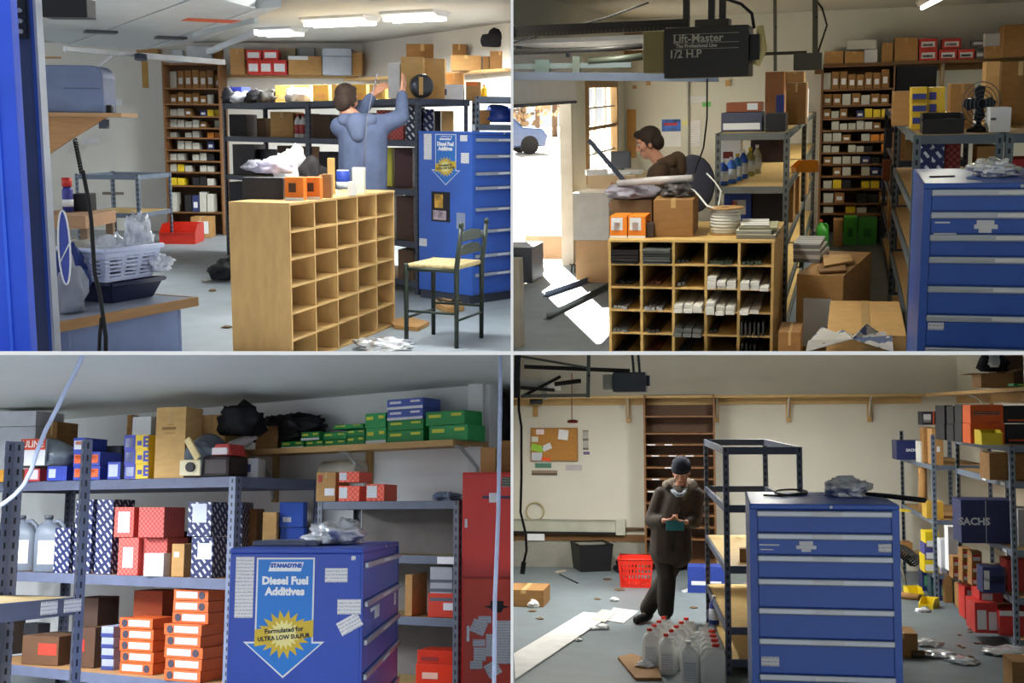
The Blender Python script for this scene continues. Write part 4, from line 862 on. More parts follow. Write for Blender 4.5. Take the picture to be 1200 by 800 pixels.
# ------------------------------------------------------------ bookcase at the end of the aisle
bx0 = R.zy(960, 1, 16.55).x; bw = R.zy(1046, 1, 16.55).x - bx0
ys = (76, 104, 123, 138, 152, 165.5, 178.5, 192, 206, 221, 238, 250)
zsb = [R.at(1003, y, 16.55).z for y in ys]
bookcase(R, 'tall brown wooden bookcase packed with small boxes at the end of the aisle', (bx0, 16.55, 0), bw, .42, zsb, R.at(1060, 72, 16.65).z - .037, BROWN, dark=M((84, 58, 32), .6, kind='wood', scale=3))
bracket_shelf(R, 'pine shelf with cartons high on the back wall above the aisle', (bx0 - .1, YB - .002, R.at(1060, 72, 16.65).z), (3.1, YB - .002, R.at(1060, 72, 16.65).z), .40, .035, M((120, 88, 50), .6, kind='wood'), [.45, .85], -1)
random.seed(12)
CC = {'b': CARD2, 'w': M((196, 196, 186), .7), 'y': M((226, 196, 40), .5), 'o': M((214, 130, 40), .5), 'k': M((36, 34, 36), .6), 'n': M((50, 60, 110), .6), 'g': M((60, 130, 60), .6), 'r': M((170, 50, 40), .6)}
CN = {'b': 'brown', 'w': 'white', 'y': 'yellow', 'o': 'orange', 'k': 'black', 'n': 'blue', 'g': 'green', 'r': 'red'}
ORD = ('first', 'second', 'third', 'fourth', 'fifth', 'sixth', 'seventh', 'eighth', 'ninth', 'tenth')
def shelf_row(R, where, Y, z, hmax, px0, px1, codes, d=.2, fill=.8, D=None, nm='small_box'):
    n = len(codes); w = (px1 - px0) / n
    for i, c in enumerate(codes):
        if c == '.': continue
        a = px0 + i * w + w * .06; b = px0 + (i + 1) * w - w * .06; h = hmax * (fill + random.uniform(-.15, .12))
        if D is None: ptop = R.px(R.zy((a + b) / 2, z + h, Y))[1]
        else: ptop = R.px(R.zd((a + b) / 2, z + h, D))[1]
        carton(R, '%s small box, %s from the left on %s' % (CN[c], ORD[i], where), a, b, ptop, Y, z + .001, d, CC[c], nm, 'box', ((.2, .8, .25, .6, PAPER),) if c in 'bnr' else (), False, 'small boxes on ' + where, D=D)
rows = ('wbbbbbbb', 'bbwbwbb', 'bwb.nyyy', '.wwwwwb.', 'wwb.woo', 'ww.wwk.o', 'bwwwnk.', '.bw.wnn', 'wyk.yyn', 'wb.kkb', 'w.ywk.')
nmz = ('top', 'second', 'third', 'fourth', 'fifth', 'sixth', 'seventh', 'eighth', 'ninth', 'tenth', 'lowest')
for i, c in enumerate(rows): shelf_row(R, 'the %s aisle bookcase shelf' % nmz[i], 16.6, zsb[i + 1], zsb[i] - zsb[i + 1] - .03, 964, 1042, c, .25)
# cartons on the high shelf
z = R.at(1060, 72, 16.65).z + .001; Ysh = 16.65
cr = lambda label, a, b, top, Y=Ysh, zb=z, d=.3, mat=None, **k: carton(TR, label, a, b, top, Y, zb, d, mat, **k)
cr('pair of brown file cartons at the left end of the high aisle shelf', 966, 988, 60)
cr('brown carton beside the white file boxes on the high aisle shelf', 990, 1012, 60, 16.62)
cr('white file box on the high aisle shelf above the bookcase', 1012.5, 1028, 58, mat=PAPER, name='white_box')
cr('flat white file box stacked on top above the aisle bookcase', 992, 1027, 47, zb=R.at(1010, 58, Ysh).z + .003, mat=M((206, 206, 202), .7), name='white_box', d=.25)
cr('narrow brown carton left of the big brown carton on the high shelf', 1033, 1046, 50, mat=CARD)
cr('big square brown carton on the high aisle shelf', 1048, 1075, 44, mat=CARD)
RW = M((200, 52, 44), .5); ph = R.at(1100, 57.5, Ysh).z
for i, (a, b, u) in enumerate(((1077, 1098, 0), (1100.5, 1121, 0), (1122.5, 1142, 0), (1077, 1098, 1), (1104, 1126, 1))):
    cr('red and white carton, %s on the high aisle shelf' % ('left one of the lower three', 'middle one of the lower three', 'right one of the lower three', 'left one of the upper two', 'right one of the upper two')[i], a, b, 57.5 if not u else 45, zb=z if not u else ph + .004, mat=RW, name='red_carton', marks=((.12, .88, .2, .7, PAPER), (.2, .75, .28, .5, M((60, 50, 50), .6, kind='rows'))), tape=False, group='red cartons on the high aisle shelf')
for k in range(2): cr('grey and white box, %s of two right of the red cartons' % ('lower', 'upper')[k], 1139 if k else 1143.5, 1153, 59 - k * 12, zb=z + k * .155, mat=M((120, 118, 116), .7), name='grey_box', marks=((.1, .9, .3, .7, PAPER),), tape=False)
cr('brown carton with white top at the right of the high aisle shelf', 1155, 1174, 54, 16.3, mat=CARD, d=.25)
cr('white paper stack on the brown carton at the right of the high shelf', 1154, 1173, 39, 16.32, zb=R.at(1165, 54, 16.3).z + .004, mat=M((200, 202, 206), .7), d=.22, name='paper_stack', tape=False)
cr('large dark brown carton at the far right of the high aisle shelf', 1175.5, 1230, 28, 15.9, mat=CARD2, d=.6, zb=z)

# ------------------------------------------------------------ right hand racks
RB = (R.zy(1070, 1.6, 7.7).x, 7.7, 0); w1 = R.zy(1176, 1.6, 7.7).x - RB[0]
MS = M((84, 96, 104), .5); MP = M((92, 104, 112), .5, kind='slot')
rack(R, 'steel rack right of the aisle directly behind the blue cabinet', RB, w1, 3.6, [.1, .5, .9, 1.25, 1.68], 1.68, 0, MP, MS, PART_B, .055)
rack(R, 'steel rack at the right edge behind the blue cabinet', (RB[0] + w1 + .01, 7.7, 0), .7, 3.6, [.1, .5, .9, 1.25, 1.68], 1.68, 0, MP, MS, PART_B, .055)
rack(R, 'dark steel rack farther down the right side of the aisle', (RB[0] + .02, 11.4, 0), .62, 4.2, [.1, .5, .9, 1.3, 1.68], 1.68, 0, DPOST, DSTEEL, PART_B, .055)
zt = 1.681
carton(R, 'large black bag like case on the far dark rack top right of the aisle', 1049, 1096, 77, 14.0, zt, .4, M((10, 10, 11), 1., spec=0.), 'black_case', 'case', tape=False)
for k in range(3):
    cr('yellow and blue carton, %s of the left stack behind the blue cabinet' % ('lowest', 'middle', 'topmost')[k], 1068, 1086, 129 - k * 13.5, 8.6, zt + k * .083, .35, M((214, 178, 48), .5), name='yellow_carton', marks=((.05, .95, .3, .62, M((50, 60, 130), .5)),), tape=False)
    cr('yellow and blue carton, %s of the right stack behind the blue cabinet' % ('lowest', 'middle', 'topmost')[k], 1086.5, 1107, 129 - k * 13.5, 8.62, zt + k * .083, .35, M((220, 186, 60), .5), name='yellow_carton', marks=((.1, .5, .25, .7, M((60, 60, 140), .5)),), tape=False)
cr('brown carton left of the yellow and blue cartons on the rack', 1046, 1066, 107, 9.4, zt, .4, CARD, rz=.0)
open_bin(R, 'black plastic bin at the front of the rack behind the blue cabinet', R.zy(1105, zt, 7.85), 0, .24, .3, .12, BLACK, scoop=.75)
cr('white small box at the right of the rack top behind the blue cabinet', 1159, 1184, 126, 7.85, zt, .3, PAPER, name='white_box', tape=False, marks=((.05, .3, .5, .6, M((90, 90, 90), .6)),))
cr('tall narrow brown carton standing on the rack behind the fan', 1152, 1168, 72, 8.6, zt, .25, CARD3)
cr('large brown carton standing at the right edge of the rack top', 1170, 1215, 72, 9.2, zt, .4, CARD2)
cr('tan carton behind the black bin on the rack', 1112, 1140, 98, 9.2, zt, .3, CARD)
t = thing(R, 'desk_fan', 'dark desk fan standing on the rack behind the blue cabinet', 'fan', R.zy(1146, zt, 8.1), .5)
c_ = V((0, 0, .17)); part(t, 'base', MB().lathe([(.07, 0), (.07, .012), (.03, .03), (.014, .05), (.012, .10)], 18), BLACK); part(t, 'motor', MB().tube([(0, .02, .17), (0, .12, .17)], .035, 12), BLACK)
for k in range(4): part(t, 'blade', MB().prism([(0, -.02), (.10, -.035), (.115, .01), (.08, .04), (0, .02)], -.006, .002, Matrix.Translation(c_) @ Matrix.Rotation(k * math.pi / 2, 4, 'Y')), M((40, 44, 56), .4))
for k in range(5): part(t, 'guard_ring', MB().tube([(c_.x + (.03 + .026 * k) * math.cos(a), -.03 + .002 * k, c_.z + (.03 + .026 * k) * math.sin(a)) for a in [i * math.pi / 12 for i in range(25)]], .003, 5, False), M((80, 86, 96), .3))
HAT = M((34, 44, 96), .5, kind='hatch'); REDP = M((150, 44, 34), .6, kind='check')
cr('navy box with white diagonal pattern, left one under the rack top behind the cabinet', 1076, 1089, 168, 7.85, 1.251, .3, HAT, name='patterned_box', tape=False)
cr('navy box with white diagonal pattern, right one under the rack top behind the cabinet', 1089.5, 1104, 168, 7.85, 1.251, .3, HAT, name='patterned_box', tape=False)
cr('dark red patterned box on the shelf behind the blue cabinet', 1105, 1123, 165, 8.0, 1.251, .3, REDP, name='patterned_box', tape=False)
cr('brown carton on the shelf behind the blue cabinet', 1142, 1166, 171, 7.95, 1.251, .3, CARD)
cr('red box low on the shelf at the right edge of the upper right room', 1180, 1210, 186, 8.0, 1.251, .3, RED, name='red_box', tape=False)
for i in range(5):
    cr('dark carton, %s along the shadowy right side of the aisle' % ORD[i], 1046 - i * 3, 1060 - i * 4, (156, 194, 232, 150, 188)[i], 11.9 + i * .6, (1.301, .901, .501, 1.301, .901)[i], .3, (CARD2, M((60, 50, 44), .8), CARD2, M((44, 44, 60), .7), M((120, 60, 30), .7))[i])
# blue cabinet
zs = [R.at(1130, y, 5.8).z for y in (223.5, 250, 276.5, 302.5, 337, 371, 409)] + [.55, .33]
cx0 = R.zy(1079, 1.2, 5.8).x
t = drawer_cabinet(R, 'blue steel drawer cabinet at the right edge of the upper right room', (cx0, 5.8, 0), 0, .76, .98, R.at(1130, 214.5, 5.8).z, CABB, CABB, zs, tags=((.055, .12, zs[1] - .045, zs[1] - .038, PAPER), (.05, .15, zs[1] - .10, zs[1] - .09, PAPER), (.235, .31, zs[1] - .05, zs[1] - .03, PAPER), (.225, .325, zs[1] - .07, zs[1] - .0505, PAPER), (.245, .30, zs[1] - .088, zs[1] - .0705, PAPER), (.045, .115, zs[5] - .065, zs[5] - .03, LABEL)))
htop = R.at(1130, 214.5, 5.8).z
bag(R, 'clear plastic bag at the right end of the blue cabinet top', 0, 0, 0, (.10, .14, .05), 15, BAG, base=R.fl(1163, 206, htop), amp=.6)
solo(R, 'black_strip', 'thin black strip lying on the blue cabinet top in the upper right room', 'strip', MB().bar(R.fl(1090, 207, htop + .004), R.fl(1118, 206, htop + .004), .02, .006), BLACK)
# ------------------------------------------------------------ centre rack left of the aisle
cxl, cxr = R.zy(838, 1.4, 9.45).x, R.zy(925, 1.4, 9.45).x
LV = [.10, .36, .80, 1.235, 1.645]
GS = M((96, 100, 98), .5); GP = M((86, 90, 88), .5, kind='slot')
rack(R, 'steel rack with plywood shelves left of the aisle', (cxl, 9.45, 0), cxr - cxl, 3.5, LV, 1.645, 0, GP, GS, PLY, .055)
rack(R, 'steel rack with plywood shelves farther down the left of the aisle', (cxl, 12.97, 0), cxr - cxl, 3.4, LV, 1.645, 0, GP, GS, PLY, .055)
zt = LV[4] + .001
cr('flat black case on the near plywood rack top', 897, 920, 133, 9.6, zt, .4, BLACK, name='black_case', tape=False)
cr('low grey and white carton with papers on the near rack top', 845, 893, 132, 9.75, zt, .4, M((70, 74, 96), .6), name='printer_carton', marks=((.05, .95, .1, .45, PAPER),), tape=False)
cr('flat reddish brown carton lying on the printer carton', 851, 892, 120, 9.85, R.at(870, 132, 9.75).z + .004, .3, M((150, 84, 52), .7), marks=((.6, .9, .2, .9, PAPER),))
cr('tall brown carton at the middle of the plywood rack top', 921, 944, 97, 11.3, zt, .45, CARD2)
cr('smaller brown carton stacked on the tall carton of the rack top', 921, 942, 84, 11.35, R.at(932, 97, 11.3).z + .004, .4, CARD)
cr('big brown carton left of the tall carton on the rack top', 896, 918, 84, 11.8, zt, .5, M((160, 112, 76), .8))
cr('blue tin in front of the brown cartons on the rack top', 909, 918, 111, 11.0, zt, .12, M((30, 50, 130), .4), name='blue_tin', tape=False)
cr('small white box at the far end of the plywood rack top', 936, 946, 104, 13.4, zt, .3, PAPER, name='white_box', tape=False)
cr('white and blue box beside the tall carton on the rack top', 921, 927, 88, 12.2, zt, .2, M((170, 176, 190), .6), name='white_box', tape=False)
z2 = LV[3] + .001; CAPW = M((224, 224, 224), .4); CAPY = M((220, 190, 40), .4); BLU = M((40, 84, 190), .4)
for i, (px, Y, w, h, c, cp) in enumerate(((847, 9.62, .085, .20, BLU, CAPW), (857, 9.8, .085, .21, M((56, 110, 210), .4), CAPW), (864, 10.05, .08, .22, M((40, 110, 190), .4), CAPY), (871, 10.3, .08, .24, BLU, CAPW), (879, 10.6, .08, .24, M((150, 150, 90), .4), CAPY), (887, 10.9, .08, .25, M((170, 170, 150), .4), CAPW))):
    bottle(R, 'plastic bottle on the middle plywood shelf, %s' % ('nearest, bright blue', 'light blue second', 'teal one with a yellow cap', 'blue fourth', 'olive fifth with yellow cap', 'pale farthest one')[i], R.zy(px, z2, Y), w, w, h, c, cp, M((200, 210, 220), .5), 0, 'bottles on the middle plywood shelf')
cr('white box with small print behind the bottles', 845, 868, 158, 11.6, z2, .2, PAPER, name='white_box', marks=((.1, .6, .3, .5, M((120, 40, 40), .6)),), tape=False)
cr('dark box deep on the middle plywood shelf', 880, 918, 160, 12.5, z2, .3, M((50, 36, 44), .7), name='dark_box', tape=False)
open_bin(R, 'orange plastic bin at the right side of the middle plywood shelf', R.zy(930, z2, 11.0), -1.2, .14, .2, .10, M((230, 150, 30), .4))
z3 = LV[2] + .001
cr('blue carton with a small label on the third shelf behind the spool', 848, 880, 223, 9.72, z3, .4, M((38, 70, 160), .5), name='blue_carton', marks=((.35, .8, .5, .8, PAPER), (.3, .5, .52, .78, RED)), tape=False)
cr('dark carton beside the blue carton on the third shelf', 881, 918, 223, 9.75, z3, .4, M((44, 40, 44), .6), name='dark_carton', tape=False)
for k in range(3): cr('brown carton, %s on the third shelf along the aisle' % ORD[k], (919, 926, 939)[k], (929, 936, 946)[k], (213, 206, 196)[k], (10.9, 11.6, 13.6)[k], z3, .4, CARD)
zc = R.at(958, 322, 8.75).z
for i, (a, b, c) in enumerate(((0, .06, (196, 190, 186)), (.062, .105, (214, 212, 208)), (.107, .145, (206, 206, 206)))):
    t = solo(R, 'paper_stack', '%s stack of white papers on the opened carton beside the aisle' % ('lowest', 'middle', 'topmost')[i], 'paper', bx(-.10, .10, 0, .5, 0, b - a), M(c, .7, kind='rows'), R.zy(945, zc + a + .003, 9.35), -.12 + .03 * i)
# floor things of the aisle
carton(R, 'large opened brown carton with a paper label standing in the aisle', 931, 986, 322, 8.75, 0, 1.3, CARD, rz=-.16, marks=((.16, .76, .2, .74, PAPER),), tape=False)
zc = R.at(958, 322, 8.75).z
sheet(R, 'loose brown flap lying on the large opened carton', [(964, 300), (996, 299), (999, 307), (966, 313)], zc + .03, CARD3, 'cardboard_flap', 'cardboard', .012)
sheet(R, 'torn brown packing paper on the large opened carton', [(958, 313), (990, 311), (992, 318), (960, 320)], zc + .012, CARD2, 'packing_paper', 'paper', .012)
carton(R, 'wide flat brown carton in the foreground of the aisle', 966, 1058, 392, 7.15, 0, 1.15, CARD3)
zc = R.at(1012, 392, 7.15).z
sheet(R, 'creased flap line of the wide flat carton', [(968, 378), (1061, 380), (1061, 381.5), (968, 379.5)], zc + .003, CARD2, 'carton_flap', 'cardboard', .004) if False else None
P = [R.fl(x, y, zc + .004) for x, y in ((944, 412), (950, 398), (975, 391), (1000, 393), (1030, 389), (1043, 398), (1047, 412))]
m = MB(); n = len(P)
c0 = sum(P, V()) / n
for i in range(n - 1):
    a, b = P[i], P[i + 1]; mid = (a + b) / 2 + V((0, 0, .03 + .03 * (i % 2))); cc = c0 + V((0, -.1, .03))
    m.quad([a, b, mid]); m.quad([a, mid, cc]); m.quad([mid, b, cc])
m2 = MB()
for f in m.f: m2.quad([m.v[i] - c0 for i in f]); m2.quad([m.v[i] - c0 - V((0, 0, .003)) for i in reversed(f)])
solo(R, 'newspaper', 'crumpled printed newspaper on the wide flat carton in the foreground', 'newspaper', m2, M((206, 200, 190), .8, kind='news', var=.1), c0)
carton(R, 'small brown carton at the foot of the near plywood rack', 911, 937, 389, 7.9, 0, .35, CARD2)
solo(R, 'sliver_plastic', 'small white scrap on the dark aisle floor', 'scrap', MB().blob((0, 0, .01), (.04, .05, .02), 3, .4, 2), PAPER, R.fl(1044, 357))
carton(R, 'bright green carton, left one at the end of the aisle', 988, 1004, 255, 15.6, 0, .3, M((70, 170, 50), .5), 'green_carton', tape=False, marks=((.3, .7, .3, .6, M((40, 110, 40), .6)),))
carton(R, 'bright green carton, right one at the end of the aisle', 1005, 1027, 256, 15.6, 0, .3, M((64, 150, 50), .5), 'green_carton', tape=False, marks=((.3, .7, .3, .6, M((40, 110, 40), .6)),))
carton(R, 'small brown carton left of the green cartons', 976, 987, 258, 15.4, 0, .3, CARD2)
jug(R, 'green and red bottle standing at the end of the aisle', R.zy(963, 0, 14.6), .15, .14, .42, M((170, 50, 40), .5), 0, None, M((60, 150, 50), .4), False, 'detergent_bottle')
carton(R, 'black carton at the foot of the right rack at the end of the aisle', 1027, 1036, 258, 15.75, 0, .25, BLACK, 'black_carton', tape=False)
# ------------------------------------------------------------ pigeonhole cabinet and what is on and in it
px0, px1 = R.zy(713.5, .5, 8.1).x, R.zy(906, .5, 8.1).x; ph = R.at(810, 281, 8.1).z
pg, cw, rh = pigeonhole(R, 'birch plywood pigeonhole cabinet stuffed with long strips in the upper right room', (px0, 8.1, 0), 0, px1 - px0, 1.15, ph, 5, 6, BIRCH)
random.seed(21)
SC = {'d': M((40, 36, 36), .4), 's': M((150, 150, 152), .3, .4), 'w': M((222, 220, 214), .45), 'g': M((96, 98, 96), .4), 'r': M((112, 60, 44), .5), 'b': M((58, 66, 82), .4), 'e': M((54, 64, 48), .5)}
SN = {'d': 'dark', 's': 'silver', 'w': 'white boxed', 'g': 'grey', 'r': 'rust brown', 'b': 'dark blue', 'e': 'dark green'}
cells = {(0, 0): ('d', 7, .03, 1), (0, 1): ('g', 8, .05, 1), (0, 2): ('d', 3, -.05, 0), (0, 3): ('e', 6, .02, 0), (0, 4): ('e', 5, .02, 0), (1, 0): ('d', 5, -.1, 0), (1, 1): ('r', 4, -.1, 0), (1, 2): ('s', 2, -.05, 0), (1, 3): ('w', 7, .05, 2), (1, 4): ('w', 5, .10, 2),
         (2, 0): ('s', 4, .0, 0), (2, 1): ('s', 5, .02, 0), (2, 2): ('w', 6, .10, 2), (2, 3): ('w', 7, .14, 2), (2, 4): ('w', 2, .10, 2), (3, 0): ('g', 4, .02, 0), (3, 1): ('d', 4, .0, 0), (3, 2): ('g', 6, .12, 2), (3, 3): ('d', 2, -.04, 0), (3, 4): ('d', 6, .04, 3), (4, 0): ('d', 3, -.05, 0), (4, 1): ('r', 3, -.08, 0), (4, 4): ('d', 4, 0, 3), (4, 2): ('g', 3, .0, 0)}
for (r, c), (k, n, out, style) in cells.items():
    xa = px0 + c * cw + .018; zb = (5 - r) * rh + .0155; iw = cw - .018; ih = rh - .03; top = []
    for j in range(n):
        L = random.uniform(.7, .95); o = out + random.uniform(-.03, .03)
        if style == 1: w, h = iw * .92, .010; x, z = xa + iw * .5, zb + j * .0135
        elif style == 2:
            w, h = iw * .28, .026; col = j % 3; x, z = xa + iw * (.18 + .32 * col), zb + (j // 3) * .0275
        elif style == 3: w, h = .012, ih * .75; x, z = xa + iw * (.08 + .14 * j), zb
        else: w, h = iw * .105, .022; x, z = xa + iw * (.12 + .13 * (j % 7)), zb
        solo(R, 'wiper_strip', '%s strip in row %s, column %s of the stuffed pigeonhole cabinet' % (SN[k], ORD[r], ORD[c]), 'strip', bx(-w / 2, w / 2, 0, L, 0, h), SC[k], (x, 8.1 - o, z), 0, 'strips in the pigeonholes', .002 if style == 2 else 0)
zt = ph + .001
for k in range(2):
    cr('orange box with a white front panel, %s of two on the stuffed pigeonhole cabinet' % ('left', 'right')[k], 714.5 + k * 21.5, 735 + k * 21.5, 253, 8.18, zt, .22, M((232, 132, 36), .5), name='orange_box', marks=((.1, .75, .35, .92, PAPER), (.25, .6, .3, .7, M((200, 110, 50), .5)), (0, 1, 0, .1, PAPER)), tape=False)
carton(R, 'brown carton on the stuffed pigeonhole cabinet behind the orange boxes', 766, 812, 234, 8.25, zt, .5, CARD2, rz=.05)
carton(R, 'open brown carton behind the bags on the pigeonhole cabinet', 716, 764, 234, 8.6, zt, .4, M((110, 86, 62), .8))
zq = R.at(740, 234, 8.6).z
bag(R, 'grey and lilac plastic package lying over the brown cartons', 0, 0, 0, (.20, .2, .07), 33, M((150, 146, 160), .3, bump=.5, scale=10), 'parcel_bag', 'bag', base=R.zy(742, zq, 8.75), amp=.25)
solo(R, 'poly_roll', 'long shiny roll of plastic lying on top of the cartons', 'roll', MB().tube([R.zy(724, zq + .12, 8.6), R.zy(770, zq + .145, 8.5), R.zy(812, zq + .165, 8.45)], [.022, .03, .024], 10), M((176, 172, 172), .25, bump=.4, scale=12))
bag(R, 'dark plastic bag beside the open carton on the pigeonhole cabinet', 0, 0, 0, (.11, .13, .06), 35, M((80, 76, 76), .3), base=R.zy(795, R.at(789, 234, 8.25).z, 8.5))
carton(R, 'small dark box between the orange boxes and the brown carton', 757.5, 766, 262, 8.2, zt, .15, M((60, 50, 46), .6), 'dark_box', tape=False)
t = thing(R, 'cable_spool', 'spool of white hose with a brown cardboard flange on the pigeonhole cabinet', 'spool', R.zy(850, zt, 8.45))
part(t, 'flange', MB().lathe([(.11, 0), (.11, .008)], 24), CARD); part(t, 'flange', MB().lathe([(.125, .18), (.125, .188)], 24), CARD); part(t, 'core_hole', MB().lathe([(.03, .1885), (.028, .1895)], 16), BLACK)
for k in range(8): part(t, 'hose_coil', MB().tube([((.097 - .012 * abs((k - 3.5) / 3.5) ** 2) * math.cos(a), (.097 - .012 * abs((k - 3.5) / 3.5) ** 2) * math.sin(a), .02 + .021 * k) for a in [i * math.pi / 12 for i in range(25)]], .0115, 8, False), M((214, 214, 208), .45))
part(t, 'hose_end', MB().tube([(-.02, -.10, .17), (-.12, -.06, .2), (-.18, .0, .26), (-.22, .02, .3), (-.28, .05, .32), (-.36, .05, .31)], .008, 6), M((214, 214, 208), .45))
solo(R, 'hanging_string', 'thin white cord dangling above the cable spool', 'cord', MB().tube([R.at(828, 203, 8.9), R.at(838, 213, 8.9), R.at(845, 224, 8.8), R.zy(842, zt + .19, 8.5)], .006, 6), M((214, 214, 208), .45))
for i, (a, b, yy, c) in enumerate(((863, 907, 0, (206, 200, 180)), (862, 903, .03, (226, 222, 206)), (866, 909, .055, (190, 186, 150)), (868, 900, .075, (224, 222, 214)))):
    w = (b - a) * 8.2 / F; solo(R, 'catalog', '%s paper catalog in the stack at the right end of the pigeonhole cabinet' % ('lowest', 'second lowest', 'second topmost', 'topmost')[i], 'catalog', bx(0, w, 0, .4, 0, (.028, .023, .018, .012)[i]), M(c, .7, kind='rows'), R.zy(a, zt, 8.16 + .02 * i) + V((0, 0, yy)), .03 * (i - 1))
# ------------------------------------------------------------ the bright corner
carton(R, 'pale painted workbench front below the window', 690, 745, 206, 13.2, 0, .8, M((200, 176, 142), .6), 'workbench', 'bench', tape=False)
zb = R.at(715, 206, 13.2).z + .001
solo(R, 'desk_monitor', 'dark grey monitor on the bench behind the person', 'monitor', MB().box(-.12, .12, 0, .03, .06, .25).box(-.02, .02, .01, .04, .0, .08).box(-.1, .1, -.05, .1, 0, .012), M((58, 62, 72), .4), R.zy(727, zb, 13.55), -.3)
for i, (x, y, s) in enumerate(((716, 200, .16), (735, 204, .14), (700, 203, .12))): solo(R, 'paper_pile', 'loose white paper pile on the bench, %s' % ('middle one', 'nearest the person', 'nearest the garage opening')[i], 'paper', bx(-s, s, 0, s * 1.6, 0, .02 + .02 * i), PAPER, R.zy(x, zb, 13.25 + .1 * (i % 2)), .3 * i - .3)
carton(R, 'white box standing before the workbench in the sunlight', 672, 714, 226, 12.3, .45, .5, M((226, 216, 204), .7), 'white_box', tape=False, open_=False)
carton(R, 'orange brown carton under the white box in the sunlight', 675, 715, R.px(R.zy(695, .447, 12.3))[1], 12.3, 0, .52, M((214, 166, 116), .7))
solo(R, 'coil_strip', 'black toothed spring strip lying on the sunlit floor', 'spring', MB().tube([R.fl(668 + 44 * k / 130, 314, .05) + V((0, .05 * math.sin(k * .55), .045 * math.cos(k * .55))) for k in range(131)], .007, 5), BLACK)
for i, (a, b) in enumerate((((639, 348), (700, 327)), ((641, 374), (716, 336)))):
    A, B = R.fl(*a), R.fl(*b); d = (B - A); solo(R, 'angle_bar', '%s steel angle bar lying on the floor by the garage opening' % ('farther', 'nearer slotted')[i], 'bar', MB().bar(V((0, 0, .004)), d + V((0, 0, .004)), .06, .006).bar(V((0, 0, .03)), d + V((0, 0, .03)), .006, .05), M((86, 98, 124), .45) if i == 0 else GP, A)
carton(R, 'dark open toolbox on the floor at the left edge of the garage opening', 585, 624, 290, 12.2, 0, .5, M((54, 58, 66), .5), 'toolbox', 'toolbox', tape=False)
sheet(R, 'small brown board lying beside the dark toolbox', [(620, 314), (632, 301), (640, 306), (625, 316)], mat=M((160, 120, 84), .7), name='wood_scrap', cat='board')
carton(R, 'pale grey locker at the left edge of the upper right room', 560, 611, 303, 9.0, 0, .12, M((150, 146, 136), .6), 'steel_locker', 'locker', tape=False)
sheet(R, 'small white paper scrap on the bright floor', [(668, 368), (673, 365), (678, 368), (672, 371)])
# back wall things
def on_wall(name, label, cat, a, b, c, d, mat, th=.008, y=YB):
    p, q2 = TR.at(a, d, y - th - .001), TR.at(b, c, y - th - .001)
    return solo(TR, name, label, cat, bx(0, q2.x - p.x, 0, th, 0, q2.z - p.z), mat, p)
t = on_wall('wall_calendar', 'wall calendar with a blue and red picture behind the person', 'calendar', 775, 798, 139, 172, PAPER)
p, q2 = R.at(775.5, 154, YB - .012), R.at(797.5, 139.5, YB - .012); b0 = R.at(775, 172, YB - .009)
part(t, 'calendar_picture', bx(p.x - b0.x, q2.x - b0.x, -.005, -.0005, p.z - b0.z, q2.z - b0.z), M((40, 90, 170), .5, var=.9, scale=9)); part(t, 'picture_band', bx(p.x - b0.x + .03, q2.x - b0.x - .04, -.008, -.0055, p.z - b0.z + .08, q2.z - b0.z - .05), M((180, 50, 70), .5, var=.5, scale=12))
on_wall('exit_card', 'small green and white card on the back wall', 'card', 823, 833, 119, 125, M((110, 190, 110), .6))
on_wall('wall_paper', 'pale paper sheet taped to the back wall right of the calendar', 'paper', 809, 821, 141, 172, M((226, 226, 228), .7, kind='print'))
on_wall('wall_paper', 'small yellowish paper taped beside the calendar', 'paper', 799.5, 806, 141, 147, M((216, 214, 150), .7))
on_wall('wall_paper', 'white notice pasted on the back wall left of the plywood rack', 'paper', 806, 828, 112, 121, M((220, 222, 224), .7, kind='print'))
on_wall('wood_plank', 'upright wooden plank leaning on the back wall left of the person', 'plank', 735, 745, 128, 185, M((176, 130, 74), .6, kind='wood'), .03)
on_wall('wall_notice', 'small framed notice on the left of the window', 'notice', 741, 746, 100, 104, M((176, 140, 96), .6))
on_wall('wood_cleat', 'small wooden cleat high on the back wall above the person', 'cleat', 757, 762, 94, 100, M((180, 144, 90), .6), .03)
on_wall('wood_cleat', 'small wooden cleat high on the back wall right of the conduit', 'cleat', 850, 856, 94, 101, M((180, 144, 90), .6), .03)
on_wall('wood_board', 'brown board high on the back wall behind the opener rail', 'panel', 720, 753, 38, 66, M((140, 106, 70), .6), .03)
t = thing(R, 'office_chair', 'grey office chair with a rounded back behind the pigeonhole cabinet', 'chair', R.zy(812, 0, 11.0), .3)
m = MB().blob((0, 0, 0), (.21, .05, .27), 3, .03, 3, flat=False); part(t, 'backrest', MB().blob((0, .05, 1.13), (.21, .05, .27), 3, .03, 3, flat=False), M((92, 94, 112), .7)); part(t, 'seat', bx(-.24, .24, -.4, .03, .62, .72), M((80, 82, 96), .8), .04)
part(t, 'stem', MB().tube([(0, -.18, .1), (0, -.18, .62)], .03, 10), BLACK); part(t, 'back_post', MB().tube([(0, -.05, .63), (0, .12, .75), (0, .105, 1.0)], .025, 8), BLACK)
for k in range(5): part(t, 'leg', MB().bar((0, -.18, .1), (.28 * math.cos(k * 1.257), -.18 + .28 * math.sin(k * 1.257), .05), .04, .04).box(.25 * math.cos(k * 1.257) - .02, .25 * math.cos(k * 1.257) + .02, -.2 + .25 * math.sin(k * 1.257), -.16 + .25 * math.sin(k * 1.257), 0, .06), BLACK)

